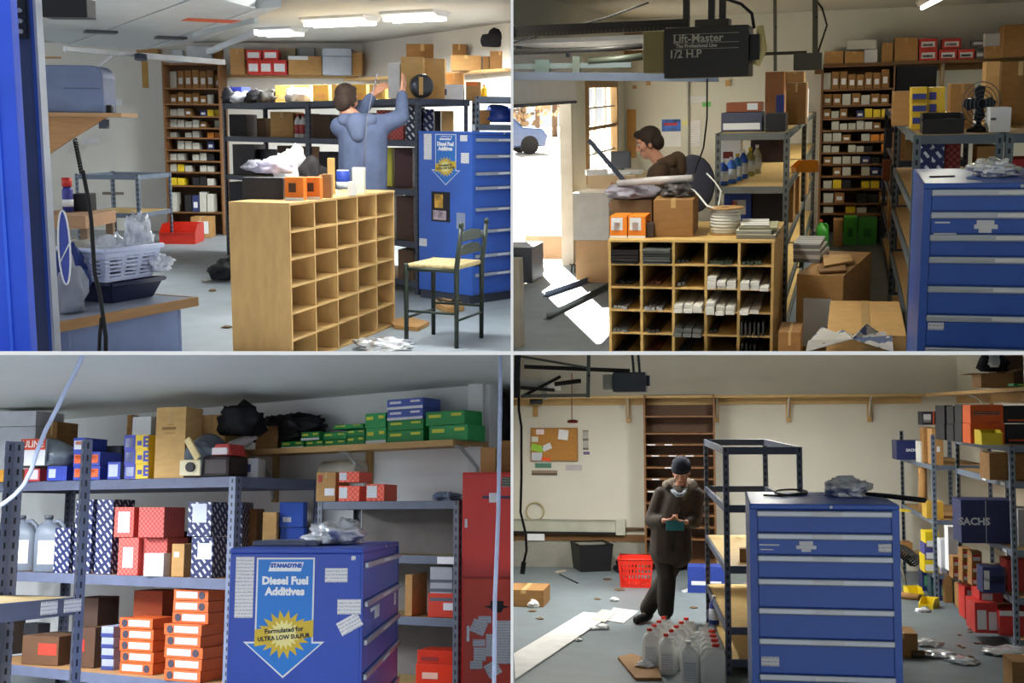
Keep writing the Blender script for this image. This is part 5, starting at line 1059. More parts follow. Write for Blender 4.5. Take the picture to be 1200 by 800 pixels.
# ---------------- person in profile holding a long bar
def person_tr():
    b = V((R.zy(766, 0, 9.9).x, 9.9, 0)); t = thing(R, 'person', 'person in a brown hooded sweatshirt standing in profile with a long dark bar', 'person', b)
    S = V((.09, .0, 1.36)); hip = V((.13, 0, .92)); hc = V((-.03, -.01, 1.565))
    hd, P = head(hc, (-1, -.12, -.30), 1.06)
    sh = {-1: V((.08, -.17, 1.335)), 1: V((.08, .17, 1.335))}; el = {-1: V((.03, -.23, 1.07)), 1: V((.0, .22, 1.09))}; wr = {-1: V((-.24, -.16, 1.16)), 1: V((-.25, .06, 1.02))}
    hp = {-1: V((.13, -.09, .90)), 1: V((.13, .09, .90))}; kn = {-1: V((.09, -.10, .49)), 1: V((.12, .10, .49))}; an = {-1: V((.13, -.10, .085)), 1: V((.16, .10, .085))}; toe = {s: an[s] + V((-.17, 0, -.05)) for s in (-1, 1)}
    hands = hand(wr[-1], (-.85, .15, .35), (.3, .5, .5), 1.3, 1, 1) + hand(wr[1], (-.9, -.1, -.1), (.1, -.3, .9), 1.2, 1, -1)
    part(t, 'body', capsules([(S + V((0, 0, -.06)), hip + V((0, 0, .12)), .12, .11), (hip + V((0, 0, .14)), hip, .11, .125), (S, hc + V((.03, 0, -.09)), .055, .055), (sh[-1], sh[1], .05, .05)] + [c for s in (-1, 1) for c in ((sh[s], el[s], .05, .042), (el[s], wr[s], .04, .028), (hp[s], kn[s], .085, .058), (kn[s], an[s], .055, .04), (an[s], toe[s], .035, .03))] + hd + hands, .0085, 3), SKIN)
    BR_ = M((74, 56, 42), .9, var=.14, scale=14)
    h = part(t, 'sweatshirt', capsules([(S + V((0, -.05, -.08)), hip + V((0, -.04, .04)), .145, .15), (S + V((0, .05, -.08)), hip + V((0, .04, .04)), .145, .15), (sh[-1], sh[1], .082, .082)] + [c for s in (-1, 1) for c in ((sh[s], el[s], .078, .066), (el[s], el[s].lerp(wr[s], .88), .064, .046))], .015, 6), BR_)
    part(h, 'hood', capsules([(S + V((.06, -.08, .05)), S + V((.06, .08, .05)), .06, .06), (S + V((.11, 0, .06)), S + V((.13, 0, -.02)), .075, .06), (S + V((-.02, -.09, .045)), S + V((.06, -.08, .06)), .035, .045), (S + V((-.02, .09, .045)), S + V((.06, .08, .06)), .035, .045)], .012, 5), M((86, 66, 50), .9))
    part(t, 'trousers', capsules([(hip + V((0, -.05, 0)), hip + V((0, .05, 0)), .135, .135)] + [c for s in (-1, 1) for c in ((hp[s], kn[s], .105, .08), (kn[s], an[s] + V((0, 0, .04)), .078, .07))], .015, 5), M((50, 52, 66), .9))
    for s in (-1, 1): part(t, 'shoe', capsules([(an[s], an[s] + V((0, 0, .02)), .05, .052), (an[s] + V((.02, 0, -.04)), toe[s], .042, .038)], .01, 3), BLACK)
    f = (P(0, 1, 0) - P(0, 0, 0)).normalized(); u = (P(0, 0, 1) - P(0, 0, 0)).normalized(); r = (P(1, 0, 0) - P(0, 0, 0)).normalized(); B = Matrix((r, f, u)).transposed()
    part(t, 'hair', capsules([(P(0, -.012, .048), (.086, .102, .086), B), (P(0, -.06, -.01), (.076, .06, .075), B), (P(0, .06, .085), (.06, .045, .032), B), (P(-.066, -.005, .01), (.022, .035, .06), B), (P(.066, -.005, .01), (.022, .035, .06), B)], .008, 3), M((44, 32, 24), .8, var=.3, scale=20))
    face_parts(t, P, 1.05)
    A = q(690, 164, 9.55); Bq = q(742, 224, 9.6)
    solo(R, 'steel_bar', 'long dark blue steel bar held diagonally by the person in profile', 'bar', MB().bar(V((0, 0, 0)), Bq - A, .05, .035), M((52, 62, 82), .4), A, bevel=.004)
q = lambda px, py, y: TR.at(px, py, y)
person_tr()
# ================================================================== UPPER LEFT ROOM
R = TL
WALL_TL = M((216, 214, 208), .75, var=.03, scale=2); FLOOR_TL = M((150, 160, 168), .5, var=.07, scale=5, kind='concrete', spec=.35)
HC = 2.80
Z = lambda px, z, D: R.zd(px, z, D)
def yaw2(a, b): d = V(b) - V(a); return math.atan2(d.y, d.x)
def wall_seg(name, label, a, b, h, mat, th=.12):
    a, b = V(a), V(b); L = (b - a).length
    return solo(R, name, label, None, bx(-.1, L + .1, 0, th, 0, h), mat, (a.x, a.y, 0), yaw2(a, b), kind='structure')
cA, cB, cC = Z(-260, 0, 19.0), Z(427, 0, 17.9), Z(640, 0, 13.6)
wall_seg('wall_back', 'white back wall of the upper left room', cA, cB, HC, WALL_TL); wall_seg('wall_right', 'pale right wall of the upper left room', cB, cC, HC, WALL_TL)
P0 = [Z(-400, 0, 19.2), Z(427, 0, 18.1), Z(700, 0, 13.4), Z(700, 0, 4.5), Z(-900, 0, 4.5)]
m = MB()
for z0, z1, nm, lb, mt in ((-.15, 0, 'floor', 'grey painted concrete floor of the upper left room', FLOOR_TL), (HC, HC + .1, 'ceiling', 'grey ceiling of the upper left room', M((176, 176, 170), .8, var=.02))):
    A = [V((p.x, p.y, z0)) for p in P0]; B = [V((p.x, p.y, z1)) for p in P0]; n = len(A); m = MB(); m.quad(A); m.quad(list(reversed(B)))
    for i in range(n): m.quad([A[i], B[i], B[(i + 1) % n], A[(i + 1) % n]])
    struct(R, nm, m, mt, lb)
# lamps
for i, (px, py, L, pw, rz) in enumerate(((398, 20, .9, 200, .6), (329, 33, .6, 90, .6), (486, 14, .7, 90, .6))):
    c = R.fl(px, py, HC - .002); tube_light(R, 'glaring fluorescent ceiling fixture in the upper left room, %s' % ('the largest in the middle', 'the small one on the left', 'the one on the right')[i], c, rz, L, pw, .34, 2)
tube_light(R, 'added fill light over the pigeonhole cabinet of the upper left room', Z(400, HC - .002, 8.2), .5, 1.6, 100, .34, 2)  # added fill lamp, unseen overhead, brightening the pigeonhole front
# bookcase
f0 = Z(197, 0, 17.6); bw = 66 * 17.6 / F
ys = (76, 104, 122, 136, 149.5, 161, 175, 188, 201, 217, 248)
zsb = [R.dep(230, y, 17.6).z for y in ys]
bookcase(R, 'tall brown bookcase of small boxes against the white wall of the upper left room', f0, bw, .45, zsb, zsb[0] + .02, BROWN, R.face, M((96, 66, 40), .6, kind='wood', scale=3))
random.seed(5)
rows = ('wbbbbbb', 'bbbbbw.', 'wwb.nyy', 'wwwwb.w', 'w.ww.oo', '.www.n.', 'ww.wwk.', 'wyw.ww.', 'yy.kkw.', 'w.knww.')
for i, c in enumerate(rows): shelf_row(R, 'the %s upper left bookcase shelf' % (nmz[i] if i < 9 else 'lowest'), 0, zsb[i + 1], zsb[i] - zsb[i + 1] - .03, 199, 260, c, .25, .75, D=17.55)
tc = lambda label, a, b, top, D, zb, d=.3, mat=None, **k: carton(TL, label, a, b, top, 0, zb, d, mat, D=D, **k)
tc('white and brown carton on the floor under the bookcase in the upper left room', 224, 247, 254, 17.2, 0, .3, CARD, marks=((.35, .9, .2, .8, PAPER),))
# back wall shelf with cartons
def wall_board(label, pa, pb, z, D0, D1, d, mat, name='wall_shelf', n=3):
    a, b = Z(pa, z, D0), Z(pb, z, D1); L = (b - a).length; t = thing(R, name, label, 'shelf', a, yaw2(a, b))
    part(t, 'board', bx(0, L, -d, 0, -.03, 0), mat, .002)
    for k in range(n): x = L * (k + .5) / n; c = part(t, 'cleat', bx(x - .03, x + .03, -.032, -.001, -.36, -.031), M((186, 150, 96), .6)); part(c, 'arm', MB().tube([(x, -.03, -.3), (x, -.15, -.1), (x, -.26, -.034)], .012, 6), M((196, 192, 180), .4))
    return t
PINE = M((184, 148, 96), .6, kind='wood')
zw = R.dep(350, 88, 17.3).z
wall_board('pine shelf with cartons high on the back wall of the upper left room', 268, 426, zw, 18.1, 17.75, .42, PINE, n=2)
wall_board('pine shelf with a carton on the back wall left of the bookcase', 20, 186, R.dep(120, 66, 17.8).z, 18.5, 18.25, .42, PINE, n=3)
zs2 = R.dep(570, 84, 14.6).z
wall_board('pine shelf high on the right wall of the upper left room', 432, 625, zs2, 17.3, 13.95, .40, PINE, n=3)
ph = R.dep(310, 70.5, 17.2).z
for i, (a, b, u) in enumerate(((290, 304, 0), (304.5, 319, 0), (319.5, 336, 0), (288, 306, 1), (308, 326, 1))):
    tc('red and white carton, %s on the upper left wall shelf' % ('lower left', 'lower middle', 'lower right', 'upper left', 'upper right')[i], a, b, 70.5 if not u else 58.5, 17.2, zw + .001 if not u else ph + .004, .28, RW, name='red_carton', marks=((.12, .88, .2, .75, PAPER),), tape=False, group='red cartons on the upper left wall shelf')
tc('white file box near the left end of the upper left wall shelf', 219, 248, 54, 17.65, zsb[0] + .021, .25, M((214, 218, 226), .6), name='white_box', tape=False)
tc('brown carton left of the white file box on the upper left wall shelf', 160, 185, 57, 17.6, R.dep(120, 66, 17.8).z + .001, .22, CARD); tc('small white box between carton and file box on the upper left wall shelf', 202, 214, 59, 17.7, zsb[0] + .021, .2, M((206, 214, 226), .6), name='white_box', tape=False)
tc('dark brown carton behind the red cartons on the upper left wall shelf', 250, 262, 58, 17.7, zsb[0] + .021, .2, CARD2); tc('tall brown carton left of the red cartons', 270, 287, 57, 17.3, zw + .001, .3, CARD)
tc('long brown carton right of the red cartons on the upper left wall shelf', 338, 377, 66, 17.2, zw + .001, .3, CARD, marks=((.0, .6, .8, 1, PAPER),))
tc('grey file box with a lid on the upper left wall shelf', 378, 412, 57, 17.1, zw + .001, .3, M((178, 184, 196), .6), name='file_box', marks=((0, 1, .68, .72, M((120, 126, 140), .6)),), tape=False)
tc('narrow yellowish carton at the right end of the upper left wall shelf', 412.5, 424, 62, 17.2, zw + .001, .3, CARD3)
tc('framed grey panel standing behind the long brown carton', 327, 347, 57, 17.45, zw + .001, .08, M((150, 140, 110), .6), name='grey_panel_box', tape=False); tc('grey metal box standing behind the long brown carton', 350, 369, 56, 17.45, zw + .001, .08, M((140, 146, 150), .5), name='metal_box', tape=False)
# cartons on the right wall shelf
for i, (a, b, top, D, mt, lb) in enumerate(((530, 546, 52, 14.9, CARD2, 'small brown carton at the left of the right wall shelf'), (528, 564, 65, 14.55, CARD, 'open brown carton at the front of the right wall shelf'), (574, 597, 60, 14.3, CARD2, 'dark brown carton at the right end of the right wall shelf'), (476, 514, 52, 15.8, CARD2, 'wide brown carton at the back of the right wall shelf'))):
    tc(lb, a, b, top, D - .22, zs2 + .001, .14, mt)
solo(R, 'coat_heap', 'black coats and a white shirt heaped on the right wall shelf', 'clothes', MB().blob((0, 0, .12), (.20, .07, .12), 6, .4), M((26, 26, 34), .9), Z(584, R.dep(585, 60, 14.08).z + .002, 14.12), R.face)
tc('plain carton under the heap of coats on the right wall shelf', 566, 573, 66, 14.3, zs2 + .001, .14, CARD2)
# ------------------------------------------------------------ dark rack along the right side
a, b = Z(266, 0, 14.9), Z(490, 0, 11.45); L = (b - a).length; ry = yaw2(a, b); zt = R.dep(490, 116, 11.45).z
LV = [.12, .5, 1.0, 1.46, zt]
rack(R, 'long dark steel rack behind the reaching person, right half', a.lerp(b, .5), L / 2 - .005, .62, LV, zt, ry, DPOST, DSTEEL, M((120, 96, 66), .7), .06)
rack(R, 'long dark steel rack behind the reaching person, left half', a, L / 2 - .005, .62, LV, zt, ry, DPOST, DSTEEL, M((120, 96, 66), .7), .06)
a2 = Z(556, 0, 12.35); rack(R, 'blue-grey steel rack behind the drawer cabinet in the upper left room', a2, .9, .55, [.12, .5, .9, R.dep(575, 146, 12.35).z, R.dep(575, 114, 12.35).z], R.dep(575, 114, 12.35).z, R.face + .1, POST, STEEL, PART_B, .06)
for k_ in range(9):  # added dark cartons; their colour stands in for shade inside the rack
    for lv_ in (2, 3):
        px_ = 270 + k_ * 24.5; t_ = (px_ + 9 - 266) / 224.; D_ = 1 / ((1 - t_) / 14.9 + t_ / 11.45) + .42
        carton(R, 'shade filler carton, %s from the left at the back of the %s rack shelf' % (ORD[k_], ('third', 'second')[lv_ - 2]), px_, px_ + 23.5, R.px(Z(px_ + 10, LV[lv_] + (.36, .27)[lv_ - 2] - .05 * (k_ % 3 == 1), D_))[1], 0, LV[lv_] + .001, .16, M(((70, 52, 40), (44, 42, 48), (92, 66, 44))[(k_ * 2 + lv_) % 3], .8), D=D_, rz=ry - R.face, tape=False, group='shade filler cartons at the back of the long rack')
def rk(label, px0, px1, top, lv, mat=None, d=.2, back=.05, **k):
    """box on a level of the long dark rack, placed along its front"""
    z = LV[lv] + .001; t = ((px0 + px1) / 2 - 266) / (490 - 266.); D = 1 / ((1 - t) / 14.9 + t / 11.45)
    return carton(TL, label, px0, px1, top, 0, z, d, mat, D=D + back, rz=ry - TL.face if k.pop('along', False) else -.25, **k)
YC = M((214, 178, 92), .6)
for i in range(6): rk('yellow tan carton, %s in the row on the dark rack top' % ORD[i], 322 + i * 22, 342 + i * 22, 100 - i * .3, 4, YC if i % 2 == 0 else M((222, 190, 110), .6), .3, .25, tape=False, marks=((.2, .8, .2, .5, CARD3),))
rk('blue box at the far left of the dark rack top', 268, 284, 102, 4, M((60, 70, 170), .5), .25, .15, name='blue_box', tape=False)
for i, (px, rad, mt, nm) in enumerate(((287, (.16, .14, .09), M((200, 202, 210), .6), 'white and grey'), (300, (.12, .12, .10), M((28, 28, 32), .6), 'black'), (316, (.14, .13, .10), M((60, 58, 56), .6), 'dark grey'), (350, (.15, .14, .10), M((214, 214, 216), .6), 'white'), (272, (.14, .12, .12), M((40, 40, 48), .6), 'dark'))):
    t = (px - 266) / 224.; D = 1 / ((1 - t) / 14.9 + t / 11.45); bag(R, '%s bundle of cloth on the front of the dark rack top' % nm, px, 0, D + .12, rad, i + 50, mt, 'cloth_bundle', 'bundle', z=zt, amp=.5, sub=3)
rk('brown carton on the second shelf of the dark rack left of the person', 316, 345, 131, 3, CARD, .3)
rk('dark carton at the left of the second shelf of the dark rack', 268, 290, 134, 3, M((50, 44, 46), .7), .3); rk('dark brown carton beside the white bottles on the dark rack', 364, 388, 134, 3, M((84, 62, 46), .7), .3)
for k in range(3):
    px = 349 + k * 6.5; t = (px - 266) / 224.; D = 1 / ((1 - t) / 14.9 + t / 11.45); bottle(R, 'white bottle with red print, %s on the second shelf of the dark rack' % ORD[k], Z(px, LV[3] + .001, D + .12), .075, .075, .26, M((206, 204, 204), .4), M((180, 50, 50), .4), M((170, 70, 70), .5), 0, 'white bottles on the dark rack')
rk('red patterned carton right of the person, left one', 441, 457, 129, 3, REDP, .3, name='patterned_box', tape=False); rk('red patterned carton right of the person, right one', 458, 473, 131, 3, REDP, .3, name='patterned_box', tape=False)
rk('dark patterned carton beside the near post of the dark rack', 475, 487, 125, 3, M((40, 40, 60), .6, kind='hatch'), .3, name='patterned_box', tape=False)
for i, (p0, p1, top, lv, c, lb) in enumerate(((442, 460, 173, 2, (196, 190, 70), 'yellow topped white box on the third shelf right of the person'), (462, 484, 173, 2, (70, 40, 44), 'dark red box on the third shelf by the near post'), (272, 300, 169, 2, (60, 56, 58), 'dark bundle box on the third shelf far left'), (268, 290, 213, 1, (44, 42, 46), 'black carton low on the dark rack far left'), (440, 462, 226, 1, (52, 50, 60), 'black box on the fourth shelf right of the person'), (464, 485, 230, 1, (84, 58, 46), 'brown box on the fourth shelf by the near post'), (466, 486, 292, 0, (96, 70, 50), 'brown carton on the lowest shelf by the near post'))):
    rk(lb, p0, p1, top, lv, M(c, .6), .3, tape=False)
# things at the near end of the rack top
z = zt + .011
tc('white bag like box on the near end of the dark rack', 455, 469, 74, 11.75, z, .2, M((216, 216, 220), .6), name='white_box', tape=False); tc('tall tan carton on the near end of the dark rack', 470, 496, 67, 11.7, z, .3, CARD3); tc('tan carton right of the tall one on the near end of the dark rack', 497, 521, 69, 11.95, z, .3, CARD3)
t = thing(R, 'tape_roll', 'large shiny roll of hose lying on the near end of the dark rack', 'roll', Z(494, z, 11.6), R.face); part(t, 'hose_ring', MB().lathe([(.055, -.05), (.10, -.055), (.115, -.03), (.115, .03), (.10, .055), (.055, .05)], 20, Matrix.Translation((0, 0, .116)) @ Matrix.Rotation(math.pi / 2, 4, 'X') @ Matrix.Rotation(.4, 4, 'Y')), M((70, 72, 80), .25, .4)); part(t, 'band', bx(-.02, .02, -.07, -.058, .03, .2), CARD3)
zr = R.dep(575, 114, 12.35).z + .001
tc('white carton on the blue-grey rack top behind the cabinet', 513, 543, 99, 12.0, z, .3, M((226, 228, 232), .6), name='white_box', marks=((.1, .35, .3, .7, M((60, 70, 90), .6)),), tape=False)
tc('tan carton with orange strip on the rack top behind the cabinet', 546, 563, 96, 12.1, z, .3, CARD, marks=((0, .8, .8, .97, M((230, 110, 40), .5)),)); tc('tan carton behind the white carton on the rack top', 520, 543, 86, 12.4, z, .25, CARD)
bottle(R, 'small yellow bottle at the right end of the rack top in the upper left room', Z(567, zr, 12.5), .07, .07, .13, M((226, 190, 30), .4), M((200, 80, 30), .4))
tc('navy patterned box under the rack top beside the near post', 496, 508, 128, 11.75, LV[3] + .001, .12, HAT, name='patterned_box', tape=False)
tc('tan carton in the end bay of the dark rack above the poster', 517, 531, 130, 11.85, LV[3] + .001, .12, CARD3)
tc('dark grey carton in the end bay of the dark rack above the poster', 509, 516, 130, 11.9, LV[3] + .001, .12, M((60, 56, 54), .7), tape=False)
za = R.dep(575, 146, 12.35).z + .001
tc('tan carton on the shelf above the drawer cabinet', 562, 574, 129, 12.5, za, .25, CARD3)
solo(R, 'blue_bag_heap', 'bright blue plastic bags on the shelf above the drawer cabinet', 'bag', MB().blob((0, .1, .09), (.16, .13, .11), 8, .45), M((40, 86, 210), .25), Z(585, za, 12.5), R.face)
# ------------------------------------------------------------ drawer cabinet with poster
c0 = Z(553, 0, 10.85); c1 = Z(491, 0, 11.3); side = (c1 - c0).length; cy = yaw2(c1, c0) + math.pi / 2     # front runs at a right angle to the poster side
hz = R.dep(555, 154, 10.85).z
zs = [R.dep(555, y, 10.85).z for y in (163, 182, 202, 219, 244, 270, 299)] + [.27]
t = drawer_cabinet(R, 'blue drawer cabinet with an arrow poster on its side in the upper left room', c0, cy, .76, side, hz, CABB, CABB, zs)
CAB2 = M((38, 110, 196), .4, var=.04); GOLD = M((206, 176, 62), .5, var=.05)
u = lambda px: (555 - px) / (555 - 491.) * side
zz = lambda py: R.dep(525, py, 11.05).z
poster_on_side(t, u(541), u(507), zz(216), zz(157), CAB2, GOLD, True)
def side_card(y0, y1, z0, z1, mt, nm='sticker'): return part(t, nm, bx(-.004, .011, y0, y1, z0, z1), mt)
side_card(u(507), u(498), zz(187), zz(157), LABEL); side_card(u(549), u(541), zz(165), zz(158), LABEL); side_card(u(551), u(542), zz(190), zz(178), LABEL)
p = side_card(u(529), u(507), zz(259), zz(224), M((30, 26, 34), .6, var=.3, scale=20), 'photo_print'); part(p, 'photo_spot', bx(-.006, -.0045, u(521), u(511), zz(243), zz(227)), M((196, 150, 60), .5, var=.5, scale=14)); part(p, 'photo_spot', bx(-.006, -.0045, u(525), u(509), zz(257), zz(246)), M((170, 150, 160), .5, var=.5, scale=14))
side_card(u(547), u(537), zz(266), zz(247), M((140, 150, 176), .6)); side_card(u(501), u(492), zz(290), zz(281), LABEL)
# ------------------------------------------------------------ empty pigeonhole cabinet
g0, g1 = Z(343, 0, 7.85), Z(463, 0, 9.65); gw = (g1 - g0).length; gy = yaw2(g0, g1); gh = R.dep(343, 236, 7.85).z
pgt, cw, rh = pigeonhole(R, 'empty birch plywood pigeonhole cabinet of five by six cells in the upper left room', g0, gy, gw, .43, gh, 5, 6, M((196, 160, 104), .6, var=.08, kind='plywood', scale=3))
gt = lambda u_, v_, z=0.: g0 + V((math.cos(gy) * u_ - math.sin(gy) * v_, math.sin(gy) * u_ + math.cos(gy) * v_, gh + .001 + z))   # point on its top
def gtop(px, py): return R.fl(px, py, gh + .001)
for k in range(2): tc('orange box with a dark emblem, %s of two on the empty pigeonhole cabinet' % ('left', 'right')[k], 334 + k * 23, 356 + k * 19, 207.5, 7.95 + .15 * k, gh + .001, .13, M((222, 120, 34), .5), name='orange_box', marks=((.2, .6, .35, .75, M((70, 44, 30), .6)), (0, 1, 0, .12, PAPER)), tape=False)
tc('black tray of parts at the left end of the empty pigeonhole cabinet', 284, 332, 208, 8.05, gh + .001, .16, M((36, 36, 42), .5), name='parts_tray', tape=False)
for i, (px, py, rad, mt, lb) in enumerate(((322, 205, (.13, .10, .07), M((196, 190, 214), .5), 'lilac plastic bundle on the black tray'), (300, 204, (.10, .08, .05), M((150, 150, 160), .6), 'grey bundle at the left on the black tray'), (341, 190, (.12, .09, .19), M((206, 206, 206), .6), 'white crumpled bag behind the orange boxes'), (364, 188, (.10, .08, .16), M((40, 36, 38), .7), 'black crumpled bag behind the orange boxes'))):
    bag(R, lb, px, py, 0, rad, i + 70, mt, 'cloth_bundle', 'bundle', base=gtop(px, 226 - i * 5) + V((0, 0, (.14, .14, .02, .01)[i])) if i < 2 else gtop(px, 221), amp=.5, sub=3)
tc('tan carton behind the bags on the empty pigeonhole cabinet', 374, 386, 205, 9.0, gh + .001, .15, CARD)
t = thing(R, 'paint_can', 'blue and white can on the empty pigeonhole cabinet', 'can', gtop(402, 220)); part(t, 'body', MB().lathe([(.055, 0), (.055, .13), (.05, .135)], 16), M((50, 74, 170), .4)); part(t, 'lid', MB().lathe([(.05, .136), (.05, .145)], 16), PAPER); part(t, 'sticker', MB().lathe([(.056, .0), (.056, .05)], 16), M((210, 212, 214), .5))
t = thing(R, 'cable_spool', 'white spool with tan flanges at the right end of the empty pigeonhole cabinet', 'spool', gtop(439, 216)); part(t, 'flange', MB().lathe([(.085, 0), (.085, .01)], 20), CARD3); part(t, 'hub', MB().lathe([(.06, .011), (.06, .10)], 16), M((220, 214, 190), .5)); part(t, 'flange', MB().lathe([(.085, .101), (.085, .111)], 20), M((226, 222, 212), .6))
for i, (px, py, w, h, c) in enumerate(((383, 223, .07, .12, (150, 110, 70)), (388, 217, .05, .2, (196, 160, 100)), (420, 217, .09, .13, (214, 208, 190)), (412, 221, .06, .05, (220, 220, 220)))):
    tc('%s on the empty pigeonhole cabinet' % ('small brown jar box beside the can', 'slim tan upright box behind the can', 'cream box between can and spool', 'small white box in front of the cream box')[i], px - w * 78, px + w * 78, py - h * 160, (8.3, 8.75, 8.9, 8.6)[i], gh + .001, w, M(c, .6), name='small_box', tape=False)
# ------------------------------------------------------------ chair with rush seat
t = thing(R, 'ladder_back_chair', 'dark green ladder-back chair with a woven rush seat beside the drawer cabinet', 'chair', Z(521, 0, 8.95), R.face - .36)
GRN = M((38, 48, 40), .45, var=.15); a_, b_ = .20, .24
for (x, y, top) in ((-a_, -b_, .60), (-a_, b_, .60), (a_, -b_, .87), (a_, b_, .87)):
    l = part(t, 'leg' if x < 0 else 'back_post', MB().tube([(x, y, 0), (x, y, .58), (x + (.035 if x > 0 else 0), y, top)], [.016, .02, .017], 10), GRN)
    if x > 0: part(l, 'finial', MB().lathe([(.012, top), (.02, top + .012), (.02, top + .03), (.008, top + .045)], 10, Matrix.Translation((x + .035, y, 0))), GRN)
m = MB(); n = 14
part(t, 'seat', bx(-a_ + .0, a_ - .0, -b_, b_, .565, .60), M((178, 160, 116), .8, var=.3, scale=30, bump=.6), .014)
for s in (-1, 1):
    part(t, 'seat_rail', MB().tube([(-a_, s * b_, .56), (a_, s * b_, .56)], .014, 8), GRN); part(t, 'stretcher', MB().tube([(-a_, s * b_, .25), (a_, s * b_, .25)], .010, 8), GRN); part(t, 'stretcher', MB().tube([(s * a_, -b_, .20), (s * a_, b_, .20)], .010, 8), GRN)
for zq in (.67, .77): part(t, 'back_slat', MB().prism([(-b_, zq), (b_, zq), (b_ * .6, zq + .07), (0, zq + .08), (-b_ * .6, zq + .07)], -.006, .006, Matrix.Translation((a_ + (zq - .6) * .09, 0, 0)) @ Matrix.Rotation(math.pi / 2, 4, 'Z')), GRN)
# ------------------------------------------------------------ floor litter
F_ = lambda x, y: R.fl(x, y)
solo(R, 'duffel_bag', 'black bag lying on the floor left of the pigeonhole cabinet', 'bag', MB().blob((0, .1, .1), (.15, .2, .13), 9, .45).blob((.08, .1, .18), (.08, .08, .08), 4, .3, 2), M((20, 20, 26), .7), F_(262, 330), R.face)
for i, pts in enumerate((((506, 358), (518, 355), (540, 359), (544, 364), (524, 368)), ((455, 378), (480, 375), (503, 381), (490, 388), (462, 385)))):
    sheet(R, ('torn brown cardboard on the floor beneath the chair', 'brown cardboard scraps beside the pigeonhole cabinet')[i], pts, .004, CARD, 'cardboard_piece', 'cardboard', .03 if i else .05)
solo(R, 'bent_hose', 'dark bent hose lying on the torn cardboard beneath the chair', 'hose', MB().tube([F_(514, 359) + V((0, 0, .07)), F_(521, 363) + V((0, 0, .075)), F_(531, 364) + V((0, 0, .08)), F_(538, 361) + V((0, 0, .075)), F_(533, 358) + V((0, 0, .07))], .02, 8), M((70, 54, 36), .6))
bag(R, 'crumpled clear plastic film on the floor in front of the pigeonhole cabinet', 430, 404, 0, (.18, .10, .05), 61, BAG, 'plastic_film', 'plastic film', base=F_(448, 409), amp=.7)
bag(R, 'white paper scrap on the floor at the right edge of the upper left room', 594, 345, 0, (.06, .06, .05), 62, PAPER, 'paper_scrap', 'paper', base=F_(592, 346), sub=3)
for i, (x, y, c) in enumerate(((249, 341, (120, 96, 70)), (241, 329, (200, 196, 190)), (266, 384, (110, 92, 66)))): bag(R, '%s crumb on the floor left of the pigeonhole cabinet' % ('brown', 'white', 'flat brown')[i], x, y, 0, (.04, .05, .012), i + 63, M(c, .8), 'debris_crumb', 'debris', base=F_(x, y), sub=2)
# ------------------------------------------------------------ left side: red bin, low frame, bench, basket
t = open_bin(R, 'red plastic stacking bin on the floor at the end of the low steel frame', F_(208, 286), R.face + .05, .48, .6, .26, M((206, 46, 28), .4), scoop=.6)
fr = Z(92, 0, 15.6); rack(R, 'low grey steel frame with a plywood shelf before the white wall', fr, .86, 1.1, [.46, .95], .96, R.face - .12, POST, STEEL, PLY, .06, [1, 0])
bench = Z(78, 0, 5.05); bend = Z(222, 0, 5.75); bl = (bend - bench).length; by = yaw2(bench, bend); bh = R.dep(78, 371, 5.05).z
t = thing(R, 'work_bench', 'small bench with a blue-grey front and a wooden edged top in the foreground', 'bench', bench, by)
BG = M((112, 128, 168), .5); part(t, 'top_panel', bx(-.08, bl + .05, -.01, .5, bh - .012, bh), M((132, 140, 158), .5)); part(t, 'edge_strip', bx(-.08, bl + .05, -.03, -.0105, bh - .04, bh + .002), M((150, 112, 70), .6, kind='wood')); part(t, 'edge_strip', bx(bl + .0505, bl + .07, -.03, .5, bh - .04, bh + .002), M((150, 112, 70), .6, kind='wood'))
part(t, 'front_panel', bx(.1, bl - .02, .02, .04, 0, bh - .013), BG); part(t, 'side_panel', bx(bl - .018, bl, .02, .48, 0, bh - .013), BG); part(t, 'side_panel', bx(.08, .099, .02, .48, 0, bh - .013), BG)
def basket(label, px, D, zb, w, d, h, mat, rz, name, slots):
    t = thing(R, name, label, 'basket', Z(px, zb, D), rz); g = .035; k = .008
    part(t, 'floor_panel', bx(-w / 2 + g, w / 2 - g, g, d - g, 0, k), mat)
    for nm, A, B in (('front_panel', V((-w / 2, 0, 0)), V((w / 2, 0, 0))), ('back_panel', V((w / 2, d, 0)), V((-w / 2, d, 0))), ('side_panel', V((w / 2, 0, 0)), V((w / 2, d, 0))), ('side_panel', V((-w / 2, d, 0)), V((-w / 2, 0, 0)))):
        m = MB(); nrm = V(((B - A).y, -(B - A).x, 0)).normalized() * k * .5
        ins = lambda p: V((p.x * (1 - 2 * g / w), d / 2 + (p.y - d / 2) * (1 - 2 * g / d), 0))
        def bar(u0, u1, v0, v1):
            P = []
            for q_ in (1, -1):
                for (u_, v_) in ((u0, v0), (u1, v0), (u1, v1), (u0, v1)): P.append(ins(A.lerp(B, u_)).lerp(A.lerp(B, u_), v_) + nrm * q_ + V((0, 0, v_ * h)))
            for f in ((0, 1, 2, 3), (7, 6, 5, 4), (0, 4, 5, 1), (1, 5, 6, 2), (2, 6, 7, 3), (3, 7, 4, 0)): m.quad([P[i] for i in f])
        bar(0, 1, 0, .14); bar(0, 1, .78, 1)
        if slots:
            for i in range(4): bar(i / 3 * .92, i / 3 * .92 + .08, .14, .78)
            for j in range(5): bar(0, 1, .14 + .128 * j + .05, .14 + .128 * j + .10)
        else: bar(0, 1, .14, .78)
        part(t, nm, m, mat)
    part(t, 'rim', MB().tube([(-w / 2 - .005, -.005, h), (w / 2 + .005, -.005, h), (w / 2 + .005, d + .005, h), (-w / 2 - .005, d + .005, h), (-w / 2 - .005, -.005, h)], .011, 8), mat)
    return t
